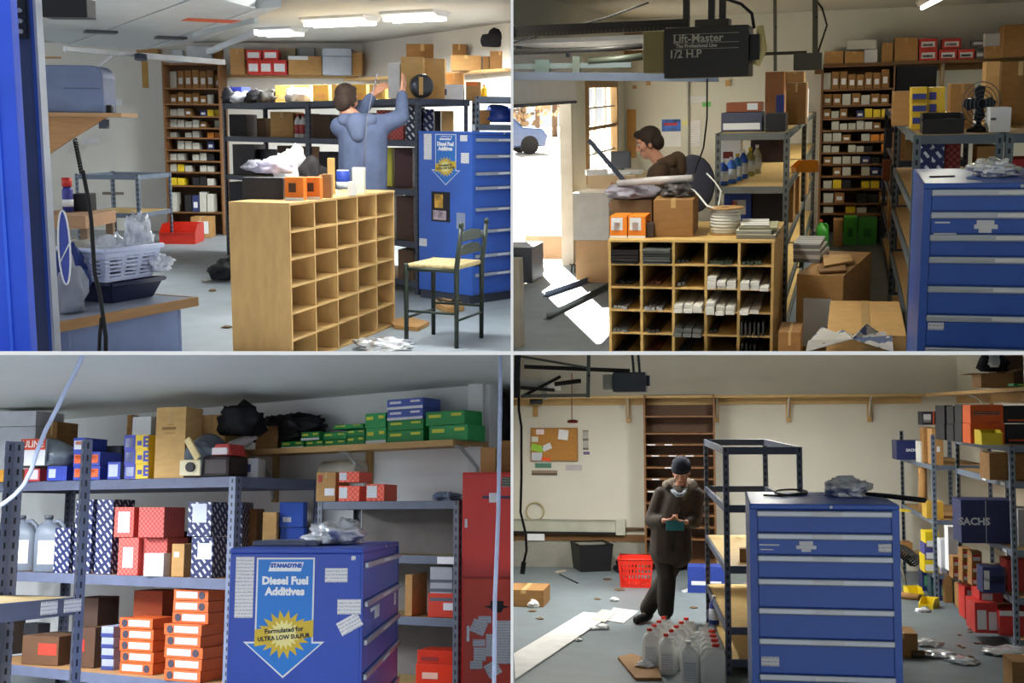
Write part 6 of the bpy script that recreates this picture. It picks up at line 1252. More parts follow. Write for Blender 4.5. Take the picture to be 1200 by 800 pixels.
basket('dark blue plastic tub under the white basket on the bench', 162, 5.55, bh + .002, .34, .27, .085, M((26, 32, 66), .4), by, 'plastic_tub', False)
basket('white slotted laundry basket full of plastic bags on the bench', 158, 5.5, bh + .101, .37, .30, .145, M((196, 206, 236), .4), by, 'laundry_basket', True)
for i, (px, rad, zo, sd) in enumerate(((128, (.085, .10, .10), .10, 81), (146, (.09, .11, .09), .11, 82), (164, (.06, .07, .14), .13, 83), (182, (.07, .08, .05), .10, 84))):
    bag(R, 'shiny clear plastic bag in the white basket, %s' % ('leftmost', 'second from the left', 'tallest one', 'rightmost')[i], px, 0, 5.68, rad, sd, M((196, 202, 216), .12, var=.25, scale=18, bump=.9, spec=.9), z=bh + .02 + zo, amp=.5)
# things further left
tb = Z(64, 0, 6.6); th_ = R.dep(100, 250, 6.6).z
t = thing(R, 'side_table', 'small wooden topped table behind the foreground bench', 'table', tb, R.face); part(t, 'top_panel', bx(-.1, .225, 0, .5, th_ - .07, th_), M((158, 122, 92), .6, kind='wood'), .004)
for (x, y) in ((-.08, .03), (.18, .03), (-.08, .45), (.18, .45)): part(t, 'leg', bx(x, x + .04, y, y + .04, 0, th_ - .071), M((110, 90, 72), .6))
tc('black box on the small wooden topped table', 84, 105, 227, 6.75, th_ + .001, .12, BLACK, name='black_box', tape=False)
t = thing(R, 'spray_can', 'red white and blue can on the small wooden topped table', 'can', Z(80, th_ + .001, 6.7)); part(t, 'body', MB().lathe([(.03, 0), (.03, .12), (.02, .14)], 14), M((60, 64, 150), .4)); part(t, 'cap', MB().lathe([(.028, .141), (.028, .19)], 14), M((190, 50, 46), .4)); part(t, 'sticker', MB().lathe([(.031, .03), (.031, .07)], 14), PAPER)
for i, (px, py, rad, c, lb) in enumerate(((84, 300, (.09, .10, .10), (150, 148, 140), 'grey cloth heap between the post and the basket'), (78, 330, (.11, .11, .12), (38, 56, 120), 'blue cloth heap left of the basket'), (84, 352, (.06, .07, .14), (130, 136, 150), 'grey plastic wrapped bundle at the left end of the bench'), (92, 318, (.06, .08, .09), (112, 100, 50), 'olive yellow cloth behind the black cord'))):
    bag(R, lb, px, 0, (5.5, 5.35, 5.15, 5.6)[i], rad, 90 + i, M(c, .7), 'cloth_heap', 'cloth', z=bh + (.12, .06, .0, .08)[i] if i != 2 else bh, amp=.5, sub=3)
solo(R, 'lattice_shield', 'white outlined blue oval badge hanging beside the steel post', 'badge', MB().prism([(0.022 * math.cos(k * math.pi / 8), .15 * math.sin(k * math.pi / 8)) for k in range(16)], -.004, .004), M((60, 76, 160), .5), R.dep(76, 290, 4.9), R.face)
b0 = R.dep(76, 290, 4.9)
solo(R, 'badge_outline', 'white wire outline around the blue oval badge', 'outline', MB().tube([b0 + Matrix.Rotation(R.face, 3, 'Z') @ V((.0235 * math.cos(k * math.pi / 12), -.006, .152 * math.sin(k * math.pi / 12))) for k in range(25)], .004, 5, False).tube([b0 + Matrix.Rotation(R.face, 3, 'Z') @ V((-.02, -.006, -.06)), b0 + Matrix.Rotation(R.face, 3, 'Z') @ V((.028, -.006, .03))], .003, 5), PAPER)
# blue case on its wooden wall shelf
zc = R.dep(100, 132, 9.0).z
t = thing(R, 'corner_shelf', 'wooden shelf with a triangular bracket carrying the blue-grey case', 'shelf', Z(50, zc, 9.0), R.face); w = 92 * 9.0 / F
part(t, 'board', bx(-.25, w, 0, .4, -.03, 0), M((170, 134, 96), .6, kind='wood')); part(t, 'bracket', MB().prism([(-.25, -.031), (w * .78, -.031), (w * .3, -.2), (-.02, -.33), (-.25, -.40)], .05, .1), M((168, 126, 84), .6, kind='wood'))
t = thing(R, 'equipment_case', 'blue-grey plastic case with a rounded corner on the wooden shelf', 'case', Z(60, zc + .001, 9.05), R.face); w = 62 * 9.05 / F; h = R.dep(90, 77, 9.05).z - zc; r = .09
part(t, 'body', MB().prism([(-.25, 0), (w, 0), (w, h - r)] + [(w - r + r * math.cos(k * math.pi / 12), h - r + r * math.sin(k * math.pi / 12)) for k in range(1, 6)] + [(w - r, h), (-.25, h)], 0, .3), M((104, 118, 152), .5), .01); part(t, 'lid_seam', bx(.1, w - .02, -.004, -.0005, h * .5, h * .5 + .008), M((80, 92, 120), .5))
solo(R, 'small_camera', 'small black gadget at the end of the wooden shelf', 'gadget', bx(-.03, .03, 0, .06, 0, .06), BLACK, Z(126, zc + .001, 9.1), R.face, bevel=.01)
solo(R, 'hanging_gadget', 'small dark gadget hanging below the end of the wooden shelf', 'gadget', bx(-.035, .03, 0, .05, -.03, .04).box(-.005, .005, .02, .03, .0401, .125), M((60, 66, 84), .5), R.dep(121, 146, 9.1), R.face)
def wcard(name, label, cat, a, b, c, d, mat): p, q2 = R.dep(a, d, 17.9), R.dep(b, c, 17.9); return solo(R, name, label, cat, bx(0, (q2 - p).xy.length, 0, .01, 0, q2.z - p.z), mat, p, R.face)
wcard('wall_card', 'small card with a red end on the white wall below the case', 'card', 97, 116, 161, 168, M((206, 206, 210), .6, kind='print')); wcard('wall_card', 'small white card on the white wall right of the case', 'card', 131, 143, 116, 123, PAPER); wcard('wood_cleat', 'wooden cleat on the white wall left of the bookcase', 'cleat', 167, 172, 72, 103, M((190, 150, 80), .6)); wcard('wall_ledger', 'thin dark ledge on the white wall behind the low steel frame', 'ledge', 120, 145, 225, 228, M((120, 110, 96), .6))
# spiral cord
pts = [R.dep(88 + 8 * k / 60, 164 + 40 * k / 60, 7.5) + V((.012 * math.cos(k * 1.3), 0, .012 * math.sin(k * 1.3))) for k in range(61)]
solo(R, 'coiled_cord', 'coiled black cord hanging below the wooden shelf', 'cord', MB().tube(pts, .006, 5), RUBBER)
solo(R, 'hanging_cable', 'black cable hanging down in front of the white basket and looped at its end', 'cable', MB().tube([R.dep(*p, 4.6) for p in ((97, 200), (104, 235), (107, 258), (109, 290), (111, 320), (117, 345), (121, 372), (124, 395), (124, 420))], .008, 6).tube([R.dep(*p, 4.6) for p in ((119, 372), (117, 392), (116, 420))], .007, 6), RUBBER)
# blue door edge and dark post at the far left
t = thing(R, 'blue_steel_door', 'bright blue steel door edge filling the left side of the upper left room', 'door', R.dep(-60, 640, 4.2), R.face); wL = 110 * 4.2 / F
zlo, zhi = 0., R.dep(20, -60, 4.2).z - R.dep(20, 640, 4.2).z
sk = Matrix.Identity(4)
part(t, 'door_panel', bx(0, wL, 0, .06, 0, zhi), M((38, 82, 214), .45, var=.08), .004); part(t, 'edge_fold', bx(wL * .80, wL * .83, -.008, -.0005, 0, zhi), M((50, 98, 228), .45))
t = thing(R, 'door_track_post', 'dark steel post with a bright edge beside the blue door', 'post', R.dep(52, 640, 4.5), R.face)
zhi = R.dep(60, -60, 4.5).z - R.dep(52, 640, 4.5).z
part(t, 'channel', bx(0, .052, .03, .07, 0, zhi), M((54, 66, 96), .5)); part(t, 'flange', bx(.053, .068, .02, .07, 0, zhi), M((42, 74, 150), .45)); part(t, 'bright_edge', bx(.0685, .078, .01, .07, 0, zhi), M((160, 166, 176), .35, .4))
part(t, 'bolt_plate', bx(.005, .04, .015, .029, zhi * .84, zhi * .90), M((30, 32, 40), .5)); 
for k in range(3): part(t, 'bolt', MB().tube([(.022, .0, zhi * (.85 + .016 * k)), (.022, .0145, zhi * (.85 + .016 * k))], .008, 8), CHROME)
solo(R, 'bracket_block', 'black bracket at the top of the dark steel post', 'bracket', bx(-.01, .16, 0, .1, 0, .07), BLACK, R.dep(52, 20, 4.45), R.face, bevel=.004)
# raised garage door
GDW = M((188, 192, 194), .5, var=.05); zg = 2.30
t = thing(R, 'garage_door', 'raised grey-white sectional garage door under the ceiling of the upper left room', 'garage door', R.fl(160, 40, zg)); o_ = R.fl(160, 40, zg)
def slab(pts, th=.05):
    P = [R.fl(x, y, zg) - o_ for x, y in pts]; m = MB(); up = [p + V((0, 0, th)) for p in P]; n = len(P)
    A = sum(P[i].x * P[(i + 1) % n].y - P[(i + 1) % n].x * P[i].y for i in range(n))
    if A < 0: P.reverse(); up.reverse()
    m.quad(list(reversed(P))); m.quad(up)
    for i in range(n): m.quad([P[i], P[(i + 1) % n], up[(i + 1) % n], up[i]])
    return m
part(t, 'door_panel', slab([(20, 40), (78, 52), (236, -6), (60, -60)]), GDW); part(t, 'door_panel', slab([(79, 53), (165, 58.5), (300, 10), (239, -5.5)]), GDW); part(t, 'door_panel', slab([(167, 58.5), (238, 47.5), (330, 8), (303, 10)]), GDW)
for x, y in ((118, 36), (200, 43)): c = R.fl(x, y, zg) - o_; part(t, 'hinge', bx(c.x - .12, c.x + .12, c.y - .08, c.y + .08, -.02, -.001), M((70, 74, 80), .5))
c = R.fl(250, 24, zg) - o_; part(t, 'red_sticker', bx(c.x - .2, c.x + .2, c.y - .12, c.y + .12, -.004, -.001), M((206, 90, 50), .6))
t = thing(R, 'garage_door_track', 'silver garage door track rails under the raised door of the upper left room', 'door track', R.dep(165, 62, 9.2)); o_ = R.dep(165, 62, 9.2); r_ = lambda x, y, D: R.dep(x, y, D) - o_
SV = M((190, 194, 198), .3, .5); part(t, 'rail', MB().bar(r_(76, 57, 9.0), r_(165, 65, 9.6), .04, .035), SV); part(t, 'rail', MB().bar(r_(165, 65, 9.6), r_(262, 73, 10.6), .04, .045), SV); part(t, 'brace', MB().bar(r_(244, 61, 9.4), r_(300, 38, 8.5), .03, .04), SV); part(t, 'brace', MB().bar(r_(228, 41, 8.2), r_(300, 24, 7.6), .03, .03), M((150, 156, 156), .4)); part(t, 'strut', MB().bar(r_(116, 78, 9.3), r_(131, 66, 9.3), .02, .02), SV); part(t, 'roller', MB().tube([r_(165, 64, 9.5), r_(165, 70, 9.5)], .05, 10), DSTEEL)
# drop cord
solo(R, 'drop_cord', 'thin grey cord hanging in front of the reaching person', 'cord', MB().tube([R.dep(442, 86, 9.2), R.dep(436, 112, 9.2), R.dep(431, 135, 9.2), R.dep(428, 165, 9.2), R.dep(427, 195, 9.2)], .004, 5), M((90, 90, 100), .7))

# ---------------- person seen from behind reaching up to the rack
def person_tl():
    b = Z(421, 0, 10.25); t = thing(R, 'person', 'person in a blue-grey sweatshirt seen from behind reaching up to the dark rack', 'person', b, R.face)
    S = V((.05, 0, 1.60)); hip = V((.04, 0, 1.02)); hc = V((-.09, .02, 1.80))
    hd, P = head(hc, (.42, .9, -.05), 1.08)
    sh = {-1: V((-.14, .0, 1.575)), 1: V((.22, .02, 1.60))}; el = {-1: V((-.06, .22, 1.60)), 1: V((.38, .12, 1.68))}; wr = {-1: V((.11, .26, 1.86)), 1: V((.345, .3, 1.86))}
    el[1] = V((.37, .06, 1.66)); wr[1] = V((.36, .2, 1.875))
    hp = {-1: V((-.06, 0, 1.0)), 1: V((.14, 0, 1.0))}; kn = {-1: V((-.07, .0, .54)), 1: V((.15, .0, .54))}; an = {-1: V((-.08, 0, .085)), 1: V((.16, 0, .085))}; toe = {s: an[s] + V((0, .17, -.05)) for s in (-1, 1)}
    hands = hand(wr[-1], (.6, .3, .5), (.3, .8, -.2), .6, 1.05, 1) + hand(wr[1], (.15, .3, .9), (-.8, .3, 0), .5, 1.05, -1)
    part(t, 'body', capsules([(S + V((0, 0, -.08)), hip + V((0, 0, .14)), .13, .12), (hip + V((0, 0, .14)), hip, .12, .135), (S, hc + V((.0, -.02, -.09)), .06, .06), (sh[-1], sh[1], .055, .055)] + [c for s in (-1, 1) for c in ((sh[s], el[s], .055, .045), (el[s], wr[s], .043, .03), (hp[s], kn[s], .09, .062), (kn[s], an[s], .06, .043), (an[s], toe[s], .037, .032))] + hd + hands, .009, 3), SKIN)
    BG_ = M((84, 94, 122), .9, var=.12, scale=12)
    h = part(t, 'sweatshirt', capsules([(S + V((-.06, 0, -.10)), hip + V((-.05, 0, -.02)), .15, .16), (S + V((.06, 0, -.10)), hip + V((.05, 0, -.02)), .15, .16), (sh[-1], sh[1], .09, .09)] + [c for s in (-1, 1) for c in ((sh[s], el[s], .085, .07), (el[s], el[s].lerp(wr[s], .85), .068, .05))], .016, 6), BG_)
    part(h, 'hood', capsules([(S + V((-.15, -.05, .03)), S + V((.07, -.06, .03)), .06, .06), (S + V((-.04, -.09, .0)), S + V((-.03, -.115, -.09)), .10, .07)], .012, 5), M((94, 104, 132), .9))
    part(t, 'trousers', capsules([(hip + V((-.05, 0, -.02)), hip + V((.05, 0, -.02)), .14, .14)] + [c for s in (-1, 1) for c in ((hp[s], kn[s], .11, .085), (kn[s], an[s] + V((0, 0, .04)), .083, .075))], .016, 5), M((44, 48, 62), .9))
    for s in (-1, 1): part(t, 'shoe', capsules([(an[s], an[s] + V((0, 0, .02)), .05, .054), (an[s] + V((0, -.02, -.04)), toe[s], .044, .04)], .011, 3), BLACK)
    f = (P(0, 1, 0) - P(0, 0, 0)).normalized(); u_ = (P(0, 0, 1) - P(0, 0, 0)).normalized(); r = (P(1, 0, 0) - P(0, 0, 0)).normalized(); B = Matrix((r, f, u_)).transposed()
    part(t, 'hair', capsules([(P(0, -.012, .045), (.088, .104, .088), B), (P(0, -.055, -.02), (.08, .062, .085), B), (P(0, .055, .085), (.06, .045, .032), B), (P(-.066, -.005, .0), (.024, .04, .06), B), (P(.066, -.005, .0), (.024, .04, .06), B)], .009, 3), M((52, 38, 30), .8, var=.3, scale=20))
    face_parts(t, P, 1.05)
person_tl()
# ================================================================== LOWER LEFT ROOM
R = BL
WALL_BL = M((228, 229, 230), .75, var=.03, scale=2)
HC = 2.72
def seg(name, label, a, b, h, mat, th=.12, nocut=True):
    a, b = V(a), V(b); L = (b - a).length
    o = solo(R, name, label, None, bx(-.05, L + .05, 0, th, 0, h), mat, (a.x, a.y, 0), yaw2(a, b), kind='structure'); NOCUT.add(o.name) if nocut else None
    return o
wa, wb, wc, we = R.zy(-150, 0, 14.4), R.zy(66, 0, 12.9), R.zy(566, 0, 9.55), R.zy(640, 0, 12.6)
seg('wall_back', 'pale back wall behind the racks of the lower left room', wb, wc, HC, WALL_BL, nocut=False); seg('wall_left', 'pale wall at the far left of the lower left room', wa, wb, HC, WALL_BL, nocut=False); seg('wall_right', 'pale wall beside the red cabinet of the lower left room', wc, we, HC, WALL_BL, nocut=False)
c_ = struct(R, 'ceiling', bx(-9, 1.0, 7.6, 15, HC, HC + .1), M((206, 208, 202), .8, var=.03, scale=2), 'grey ceiling of the lower left room')
struct(R, 'floor', bx(-9, 1.0, 3.0, 15, -.15, 0), FLOOR_BR, 'grey concrete floor of the lower left room')
tube_light(R, 'fluorescent ceiling fixture near the left wall of the lower left room', (-5.0, 8.7, HC - .002), 0, 1.3, 240, tint=(.92, .96, 1))

tube_light(R, 'added fill light before the racks of the lower left room', (-4.3, 7.2, 2.50), 0, 1.3, 300, tint=(.92, .96, 1))  # unseen lamp added to brighten the dim right side
tube_light(R, 'added fill light nearest the viewer in the lower left room', (-2.0, 3.7, 2.08), 0, 1.0, 60, tint=(.95, .97, 1))  # added out of view to light the red cabinet and the fronts
# main rack
a, b = R.zy(-40, 0, 11.3), R.zy(266, 0, 9.6); L = (b - a).length; ry = yaw2(a, b); ZT = R.at(262, 558, 9.6).z
LV = [.36, 1.18, ZT]
BP = M((112, 120, 144), .5, kind='slot'); BS = M((92, 98, 122), .5)
rack(R, 'long grey steel rack of parts boxes in the lower left room', a, L, 1.1, LV, ZT, ry, BP, BS, M((168, 128, 84), .7, scale=14), .085, pw=.07)
for px, lv, w in ((236, 1, .14), (100, 0, .26)):
    t_ = (px + 40) / 306.; p = a.lerp(b, t_)
# near rack at the left edge
n1 = R.zy(83, 0, 6.05); n0 = R.zy(-90, 0, 5.2); nl = (n1 - n0).length; ny = yaw2(n0, n1)
t = rack(R, 'near steel rack with a plywood shelf at the left edge of the lower left room', n0, nl, .55, [.35, 1.27], R.at(76, 515, 6.05).z, ny, BP, BS, PLY, .085, pw=.065)
for (u0, u1) in ((.66, .78), (.84, .97)): part(t, 'price_tag', bx(u0 * nl, u1 * nl, -.004, .004, 1.20, 1.262), LABEL)
# helper for things on the main rack: t along its front, level lv
def mk_(label, px0, px1, top, lv, mat=None, d=.3, back=.06, zb=None, rz=None, **k):
    t_ = ((px0 + px1) / 2 + 40) / 306.; Y = 1 / ((1 - t_) / 11.3 + t_ / 9.6) + back; z = (LV[lv] + .001) if zb is None else zb
    return carton(BL, label, px0, px1, top, Y, z, d, mat, rz=ry * .6 if rz is None else rz, **k)
ztop = lambda px, py, back=.06: BL.at(px, py, 1 / ((1 - (px + 40) / 306.) / 11.3 + (px + 40) / 306. / 9.6) + back).z
for k_ in range(9):  # added to darken the bright gaps; shade is put into the carton colours
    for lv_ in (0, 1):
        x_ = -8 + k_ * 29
        mk_('shade filler carton, %s from the left, back of the main rack %s shelf' % (ORD[k_], ('lowest', 'middle')[lv_]), x_, x_ + 26, R.px(R.zy(x_ + 13, LV[lv_] + .44 - .08 * (k_ % 3), 11.0))[1], lv_, M(((58, 46, 38), (40, 40, 48), (74, 56, 42))[(k_ + lv_) % 3], .8), .14, .84, rz=ry, tape=False, group='dark cartons at the back of the main rack')
BLUE = M((44, 66, 168), .5); ORL = M((226, 96, 40), .5)
for c, (x0, x1) in enumerate(((84, 101), (102, 118))):
    z = LV[2] + .001
    for r in range(3 - c):
        h = .118; mk_('blue carton with an orange label, %s in the %s column of the rack top' % (('bottom', 'middle', 'top')[r], ('left', 'right')[c]), x0, x1, R.px(R.zy((x0 + x1) / 2, z + h, 10.4))[1], 2, BLUE, .3, zb=z, name='blue_carton', marks=((.1, .85, .2, .8, ORL if not (r == 2 and c == 0) else PAPER), (.2, .7, .5, .75, ORL)), tape=False, group='blue cartons on the main rack'); z += h + .004
mk_('blue carton with white label beside the yellow and blue boxes', 124, 142, 541, 2, BLUE, .3, name='blue_carton', marks=((.1, .8, .15, .85, M((190, 196, 220), .6)),), tape=False)
mk_('blue carton stack under the grey foil package', 52, 80, 546, 2, BLUE, .3, name='blue_carton', marks=((.1, .45, .2, .8, M((190, 196, 220), .6)),), tape=False)
mk_('red and white carton under the grey foil package', 26, 48, 549, 2, M((190, 60, 70), .5), .3, name='red_carton', marks=((.3, .9, .15, .9, M((214, 204, 214), .6)),), tape=False)
mk_('orange yellow carton at the left edge of the main rack top', -14, 25, 550, 2, M((214, 150, 50), .5), .3, name='yellow_carton', tape=False)
for k in range(3):
    z = LV[2] + .001 + k * .122
    t = mk_('yellow and blue parts box, %s of three beside the tall tan carton' % ('lowest', 'middle', 'topmost')[k], 143, 176, R.px(R.zy(160, z + .118, 10.05))[1], 2, M((232, 196, 40), .5), .3, zb=z, name='yellow_box', marks=((0, .46, 0, 1, M((58, 66, 168), .5)), (.06, .38, .18, .8, M((196, 200, 224), .6)), (.55, .72, .3, .6, M((60, 66, 160), .5)), (.8, 1.0, .04, .96, M((232, 196, 40), .5), 'E', M((44, 54, 160), .5, var=.01), .12)), tape=False)
mk_('white box with a red corner behind the yellow and blue boxes', 150, 176, 488, 2, M((226, 226, 230), .6), .25, .5, name='white_box', marks=((.7, 1, 0, .6, M((220, 150, 150), .6)),), tape=False)
mk_('tall tan carton standing in the middle of the main rack top', 177, 218, 477, 2, CARD3, .25, .12, marks=((.22, .68, .68, .72, CARD2), (.4, .6, .745, .76, CARD), (.32, .66, .625, .64, CARD)))
mk_('wide tan carton behind the machine on the main rack top', 226, 264, 486, 2, CARD3, .3, .6)
mk_('narrow brown box behind the tall tan carton', 145, 152, 486, 2, CARD2, .1, .8)
# hose reel machine
t = thing(R, 'hose_reel', 'black and red hose reel machine on the corner of the main rack', 'machine', R.zy(243, LV[2] + .001, 9.75), ry * .6)
part(t, 'housing', bx(-.06, .2, .0, .3, 0, .17), M((44, 30, 34), .4), .03); part(t, 'red_hood', MB().prism([(0, .171), (.2, .171), (.17, .27), (.04, .27)], .03, .27), M((190, 60, 56), .4), .02); part(t, 'white_panel', bx(.03, .17, .005, .028, .18, .235), M((226, 214, 214), .5))
part(t, 'drum', MB().lathe([(.07, -.10), (.15, -.10), (.155, -.07), (.155, .07), (.15, .10), (.07, .10)], 22, Matrix.Translation((-.12, .16, .19)) @ Matrix.Rotation(math.pi / 2, 4, 'X') @ Matrix.Rotation(.5, 4, 'X')), M((92, 100, 110), .3, .3)); part(t, 'cream_plate', bx(-.25, -.05, -.03, -.01, .01, .14), M((226, 214, 176), .5), .02); part(t, 'dark_hub', MB().tube([(-.14, -.05, .08), (-.14, -.031, .08)], .04, 14), BLACK); part(t, 'cream_arm', bx(-.03, .03, -.012, .012, -.1, .1, Matrix.Translation((-.12, -.045, .23)) @ Matrix.Rotation(-.6, 4, 'Y')), M((222, 196, 140), .5), .008)
carton(R, 'white box with a blue label at the end of the main rack top', 281, 302, 537, 10.0, LV[2] + .001, .3, M((222, 224, 228), .6), 'white_box', marks=((.1, .6, .3, .7, M((50, 70, 130), .6)),), tape=False)
solo(R, 'white_bottle_lying', 'white bottle lying behind the hose reel machine', 'bottle', MB().lathe([(.04, 0), (.05, .02), (.05, .18), (.02, .22), (.02, .26)], 14, Matrix.Rotation(1.2, 4, 'Y')), M((214, 206, 206), .4), R.zy(268, LV[2] + .27, 10.3))
carton(R, 'tan carton under the lying white bottle on the main rack', 262, 283, 525, 10.2, LV[2] + .001, .3, CARD)
# left white boxes and the foil package
mk_('lower white file box at the top left of the lower left room', -20, 44, 500, 2, M((196, 200, 210), .6), .4, .55, name='file_box', tape=False); mk_('upper white file box at the top left of the lower left room', -24, 48, 482, 2, M((206, 208, 216), .6), .4, .55, zb=ztop(12, 500, .55) + .004, name='file_box', tape=False)
mk_('small brown carton beside the white file boxes', 49, 65, 494, 2, CARD2, .3, .8)
t = thing(R, 'foil_package', 'grey foil package with a red and white label on the main rack', 'package', R.zy(36, ztop(36, 549) + .006, 10.9), ry * .6)
part(t, 'pouch', MB().blob((0, .15, .11), (.36, .2, .17), 44, .08, 4, 1.5), M((130, 138, 146), .25, .2, .2, 10, .5)); part(t, 'sticker', bx(-.06, .21, -.07, -.05, .02, .26), PAPER)
q_ = part(t, 'red_panel', bx(-.06, .21, -.075, -.0705, .16, .26), M((206, 70, 50), .5)); lettering(q_, 'ULINE', .085, M((236, 220, 214), .5, var=.01), loc(.075, -.077, .21), .002)
mk_('black tent shaped bundle between the blue cartons and the yellow boxes', 117, 142, 522, 2, M((50, 52, 64), .7), .2, .5, tape=False)
# second shelf
HATB = M((34, 42, 88), .5, kind='hatch'); RPK = M((196, 70, 60), .6, kind='check')
for k, (px, w) in enumerate(((26, .24), (58, .24))):
    t_ = (px + 40) / 306.; Y = 1 / ((1 - t_) / 11.3 + t_ / 9.6); jug(R, 'grey plastic jug, %s on the middle shelf of the main rack' % ('left one', 'right one')[k], R.zy(px, LV[1] + .001, Y + .22), .27, .18, .50, M((90, 94, 104), .4), 0, 'grey jugs on the main rack', M((112, 120, 134), .45))
for i, (x0, x1, top, lb) in enumerate(((60, 82, 618, 'low navy hatched box beside the grey jugs'), (83, 107, 585, 'tall navy hatched box, left of two on the middle shelf'), (108, 131, 585, 'tall navy hatched box, right of two on the middle shelf'))): mk_(lb, x0, x1, top, 1, HATB, .3, .1 + .03 * i, name='patterned_box', tape=False)
zq = ztop(160, 630)
mk_('lower red patterned carton with a white panel on the middle shelf', 135, 163, 630, 1, RPK, .3, name='patterned_box', marks=((.25, .75, .2, .75, M((206, 206, 216), .6)),), tape=False); mk_('upper red patterned carton with a white panel on the middle shelf', 131, 158, 594, 1, RPK, .3, zb=zq + .004, name='patterned_box', marks=((.2, .8, .15, .85, M((206, 206, 216), .6)),), tape=False)
mk_('upper plain red patterned carton on the middle shelf', 159, 194, 594, 1, M((176, 64, 56), .6, kind='check'), .3, .1, zb=zq + .004, name='patterned_box', tape=False); mk_('lower plain red patterned carton on the middle shelf', 164, 197, 630, 1, M((176, 64, 56), .6, kind='check'), .3, .2, name='patterned_box', tape=False)
mk_('white box in front of the red patterned cartons', 166, 193, 648, 1, M((206, 208, 218), .6), .1, .02, name='white_box', tape=False); mk_('brown carton on the middle shelf right of the white box', 199, 216, 637, 1, CARD, .3, .1, marks=((.2, .6, .6, .75, PAPER),)); mk_('brown carton with a label behind the hatched boxes', 110, 134, 632, 1, CARD2, .2, .5)
zq = ztop(235, 629)
mk_('lower navy hatched box beside the corner post', 221, 250, 629, 1, HATB, .3, .1, name='patterned_box', marks=((.3, .95, .45, .85, M((206, 208, 220), .6)),), tape=False); mk_('upper navy hatched box beside the corner post', 217, 249, 588, 1, HATB, .3, .1, zb=zq + .004, name='patterned_box', marks=((.2, .8, .4, .95, M((196, 200, 220), .6)),), tape=False)
carton(R, 'navy hatched box right of the corner post', 270, 282, 588, 10.1, LV[1] + .001, .4, HATB, 'patterned_box', tape=False); carton(R, 'brown carton right of the corner post on the middle shelf', 284, 299, 596, 10.35, LV[1] + .001, .3, CARD2)
# lowest shelf: orange filter boxes
OB = M((206, 92, 40), .55); OBW = M((206, 190, 196), .6); OBK = M((60, 56, 70), .6)
def filter_box(label, px0, px1, z, h, back, flip):
    t_ = ((px0 + px1) / 2 + 40) / 306.; Y = 1 / ((1 - t_) / 11.3 + t_ / 9.6) + back; p0, p1 = R.zy(px0, z, Y), R.zy(px1, z, Y); w = (p1 - p0).length
    t = thing(R, 'filter_box', label, 'box', (p0 + p1) / 2, ry * .8, 'orange filter boxes on the lowest shelf'); part(t, 'body', bx(-w / 2, w / 2, 0, .3, 0, h), OB, .003)
    part(t, 'white_panel', bx(-w * .22 if not flip else -w * .42, w * .42 if not flip else w * .2, -.003, -.0004, h * .22, h * .82), OBW); x = -w * .34 if not flip else w * .32
    part(t, 'round_emblem', MB().tube([(x, -.004, h * .5), (x, -.0004, h * .5)], h * .36, 14), OBK)
for k in range(5): filter_box('flat orange filter box, %s from the bottom of the left stack' % ORD[k], 134 + (k % 2), 184 + (k % 2), LV[0] + .001 + k * .0925, .088, .22, k == 0)
for k in range(5): filter_box('flat orange filter box, %s from the bottom of the right stack' % ORD[k], 186 + (k % 2) * 1.5, 240 + (k % 3) * 1.5, LV[0] + .001 + k * .0905, .087, .02, k == 2)
for k in range(3): filter_box('flat orange filter box, %s of three set back on the upper right' % ('lowest', 'middle', 'topmost')[k], 196 + k, 249, LV[0] + .001 + (5 + k) * .0905, .087, .10, k > 0)
for k in range(4): mk_('navy and white flat box, %s from the bottom beside the orange stack' % ORD[k], 117, 134, R.px(R.zy(126, LV[0] + .001 + (k + 1) * .092, 10.6))[1], 0, M((150, 156, 182), .6), .3, .3, zb=LV[0] + .002 + k * .0925, name='flat_box', marks=((0, 1, 0, .35, M((50, 60, 120), .6)),), tape=False)
for i, (x0, x1, top, bk, c, lb) in enumerate(((20, 72, 745, .2, (96, 66, 44), 'brown carton with a red label low at the left'), (84, 112, 735, .3, (84, 58, 42), 'dark brown carton low behind the near post'), (84, 114, 700, .5, (70, 50, 40), 'dark carton at the back of the lowest shelf'), (150, 190, 692, .62, (150, 66, 34), 'rust orange carton at the back of the lowest shelf'))): mk_(lb, x0, x1, top, 0, M(c, .7), .3, bk, marks=((.45, .95, .35, .75, M((190, 60, 44), .6)),) if i == 0 else ((.0, .5, .4, .7, M((170, 50, 40), .6)),) if i == 1 else (), tape=False)
# ------------------------------------------------------------ drawer cabinet with the big poster
Yc = 6.36; ox = R.zy(425, 1.2, Yc).x; x268 = R.zy(268, 1.2, Yc).x; dd = ox - x268; k_ = 6.36 / F
hz = R.at(425, 642, Yc).z
zs = [R.at(425, y, Yc).z for y in (661, 707, 752, 793)] + [.6, .4]
t = drawer_cabinet(R, 'blue drawer cabinet with a large arrow poster in the lower left room', (ox, Yc, 0), math.pi / 2, 1.9, dd, hz, M((38, 72, 172), .36, var=.05, spec=.5), M((96, 76, 170), .36, var=.05, spec=.5) if False else CABB, zs, tags=((.35, .7, zs[1] - .07, zs[1] - .05, PAPER), (.55, .75, zs[1] - .12, zs[1] - .05, PAPER), (1.6, 1.72, zs[1] - .12, zs[1] - .04, LABEL)))
Y_ = lambda px: (425 - px) * k_; Zc = lambda py: 1.65 - (py - 608) * k_
poster_on_side(t, Y_(382), Y_(289), Zc(787), Zc(652), M((36, 120, 206), .4, var=.04), M((206, 176, 52), .5, var=.06), True)
def card(x0, x1, y0, y1, rot=0.):
    w, h = (x1 - x0) * k_, (y1 - y0) * k_; part(t, 'sticker', bx(-.003, .010, -w / 2, w / 2, -h / 2, h / 2, Matrix.Translation((0, Y_((x0 + x1) / 2), Zc((y0 + y1) / 2))) @ Matrix.Rotation(rot, 4, 'X')), LABEL)
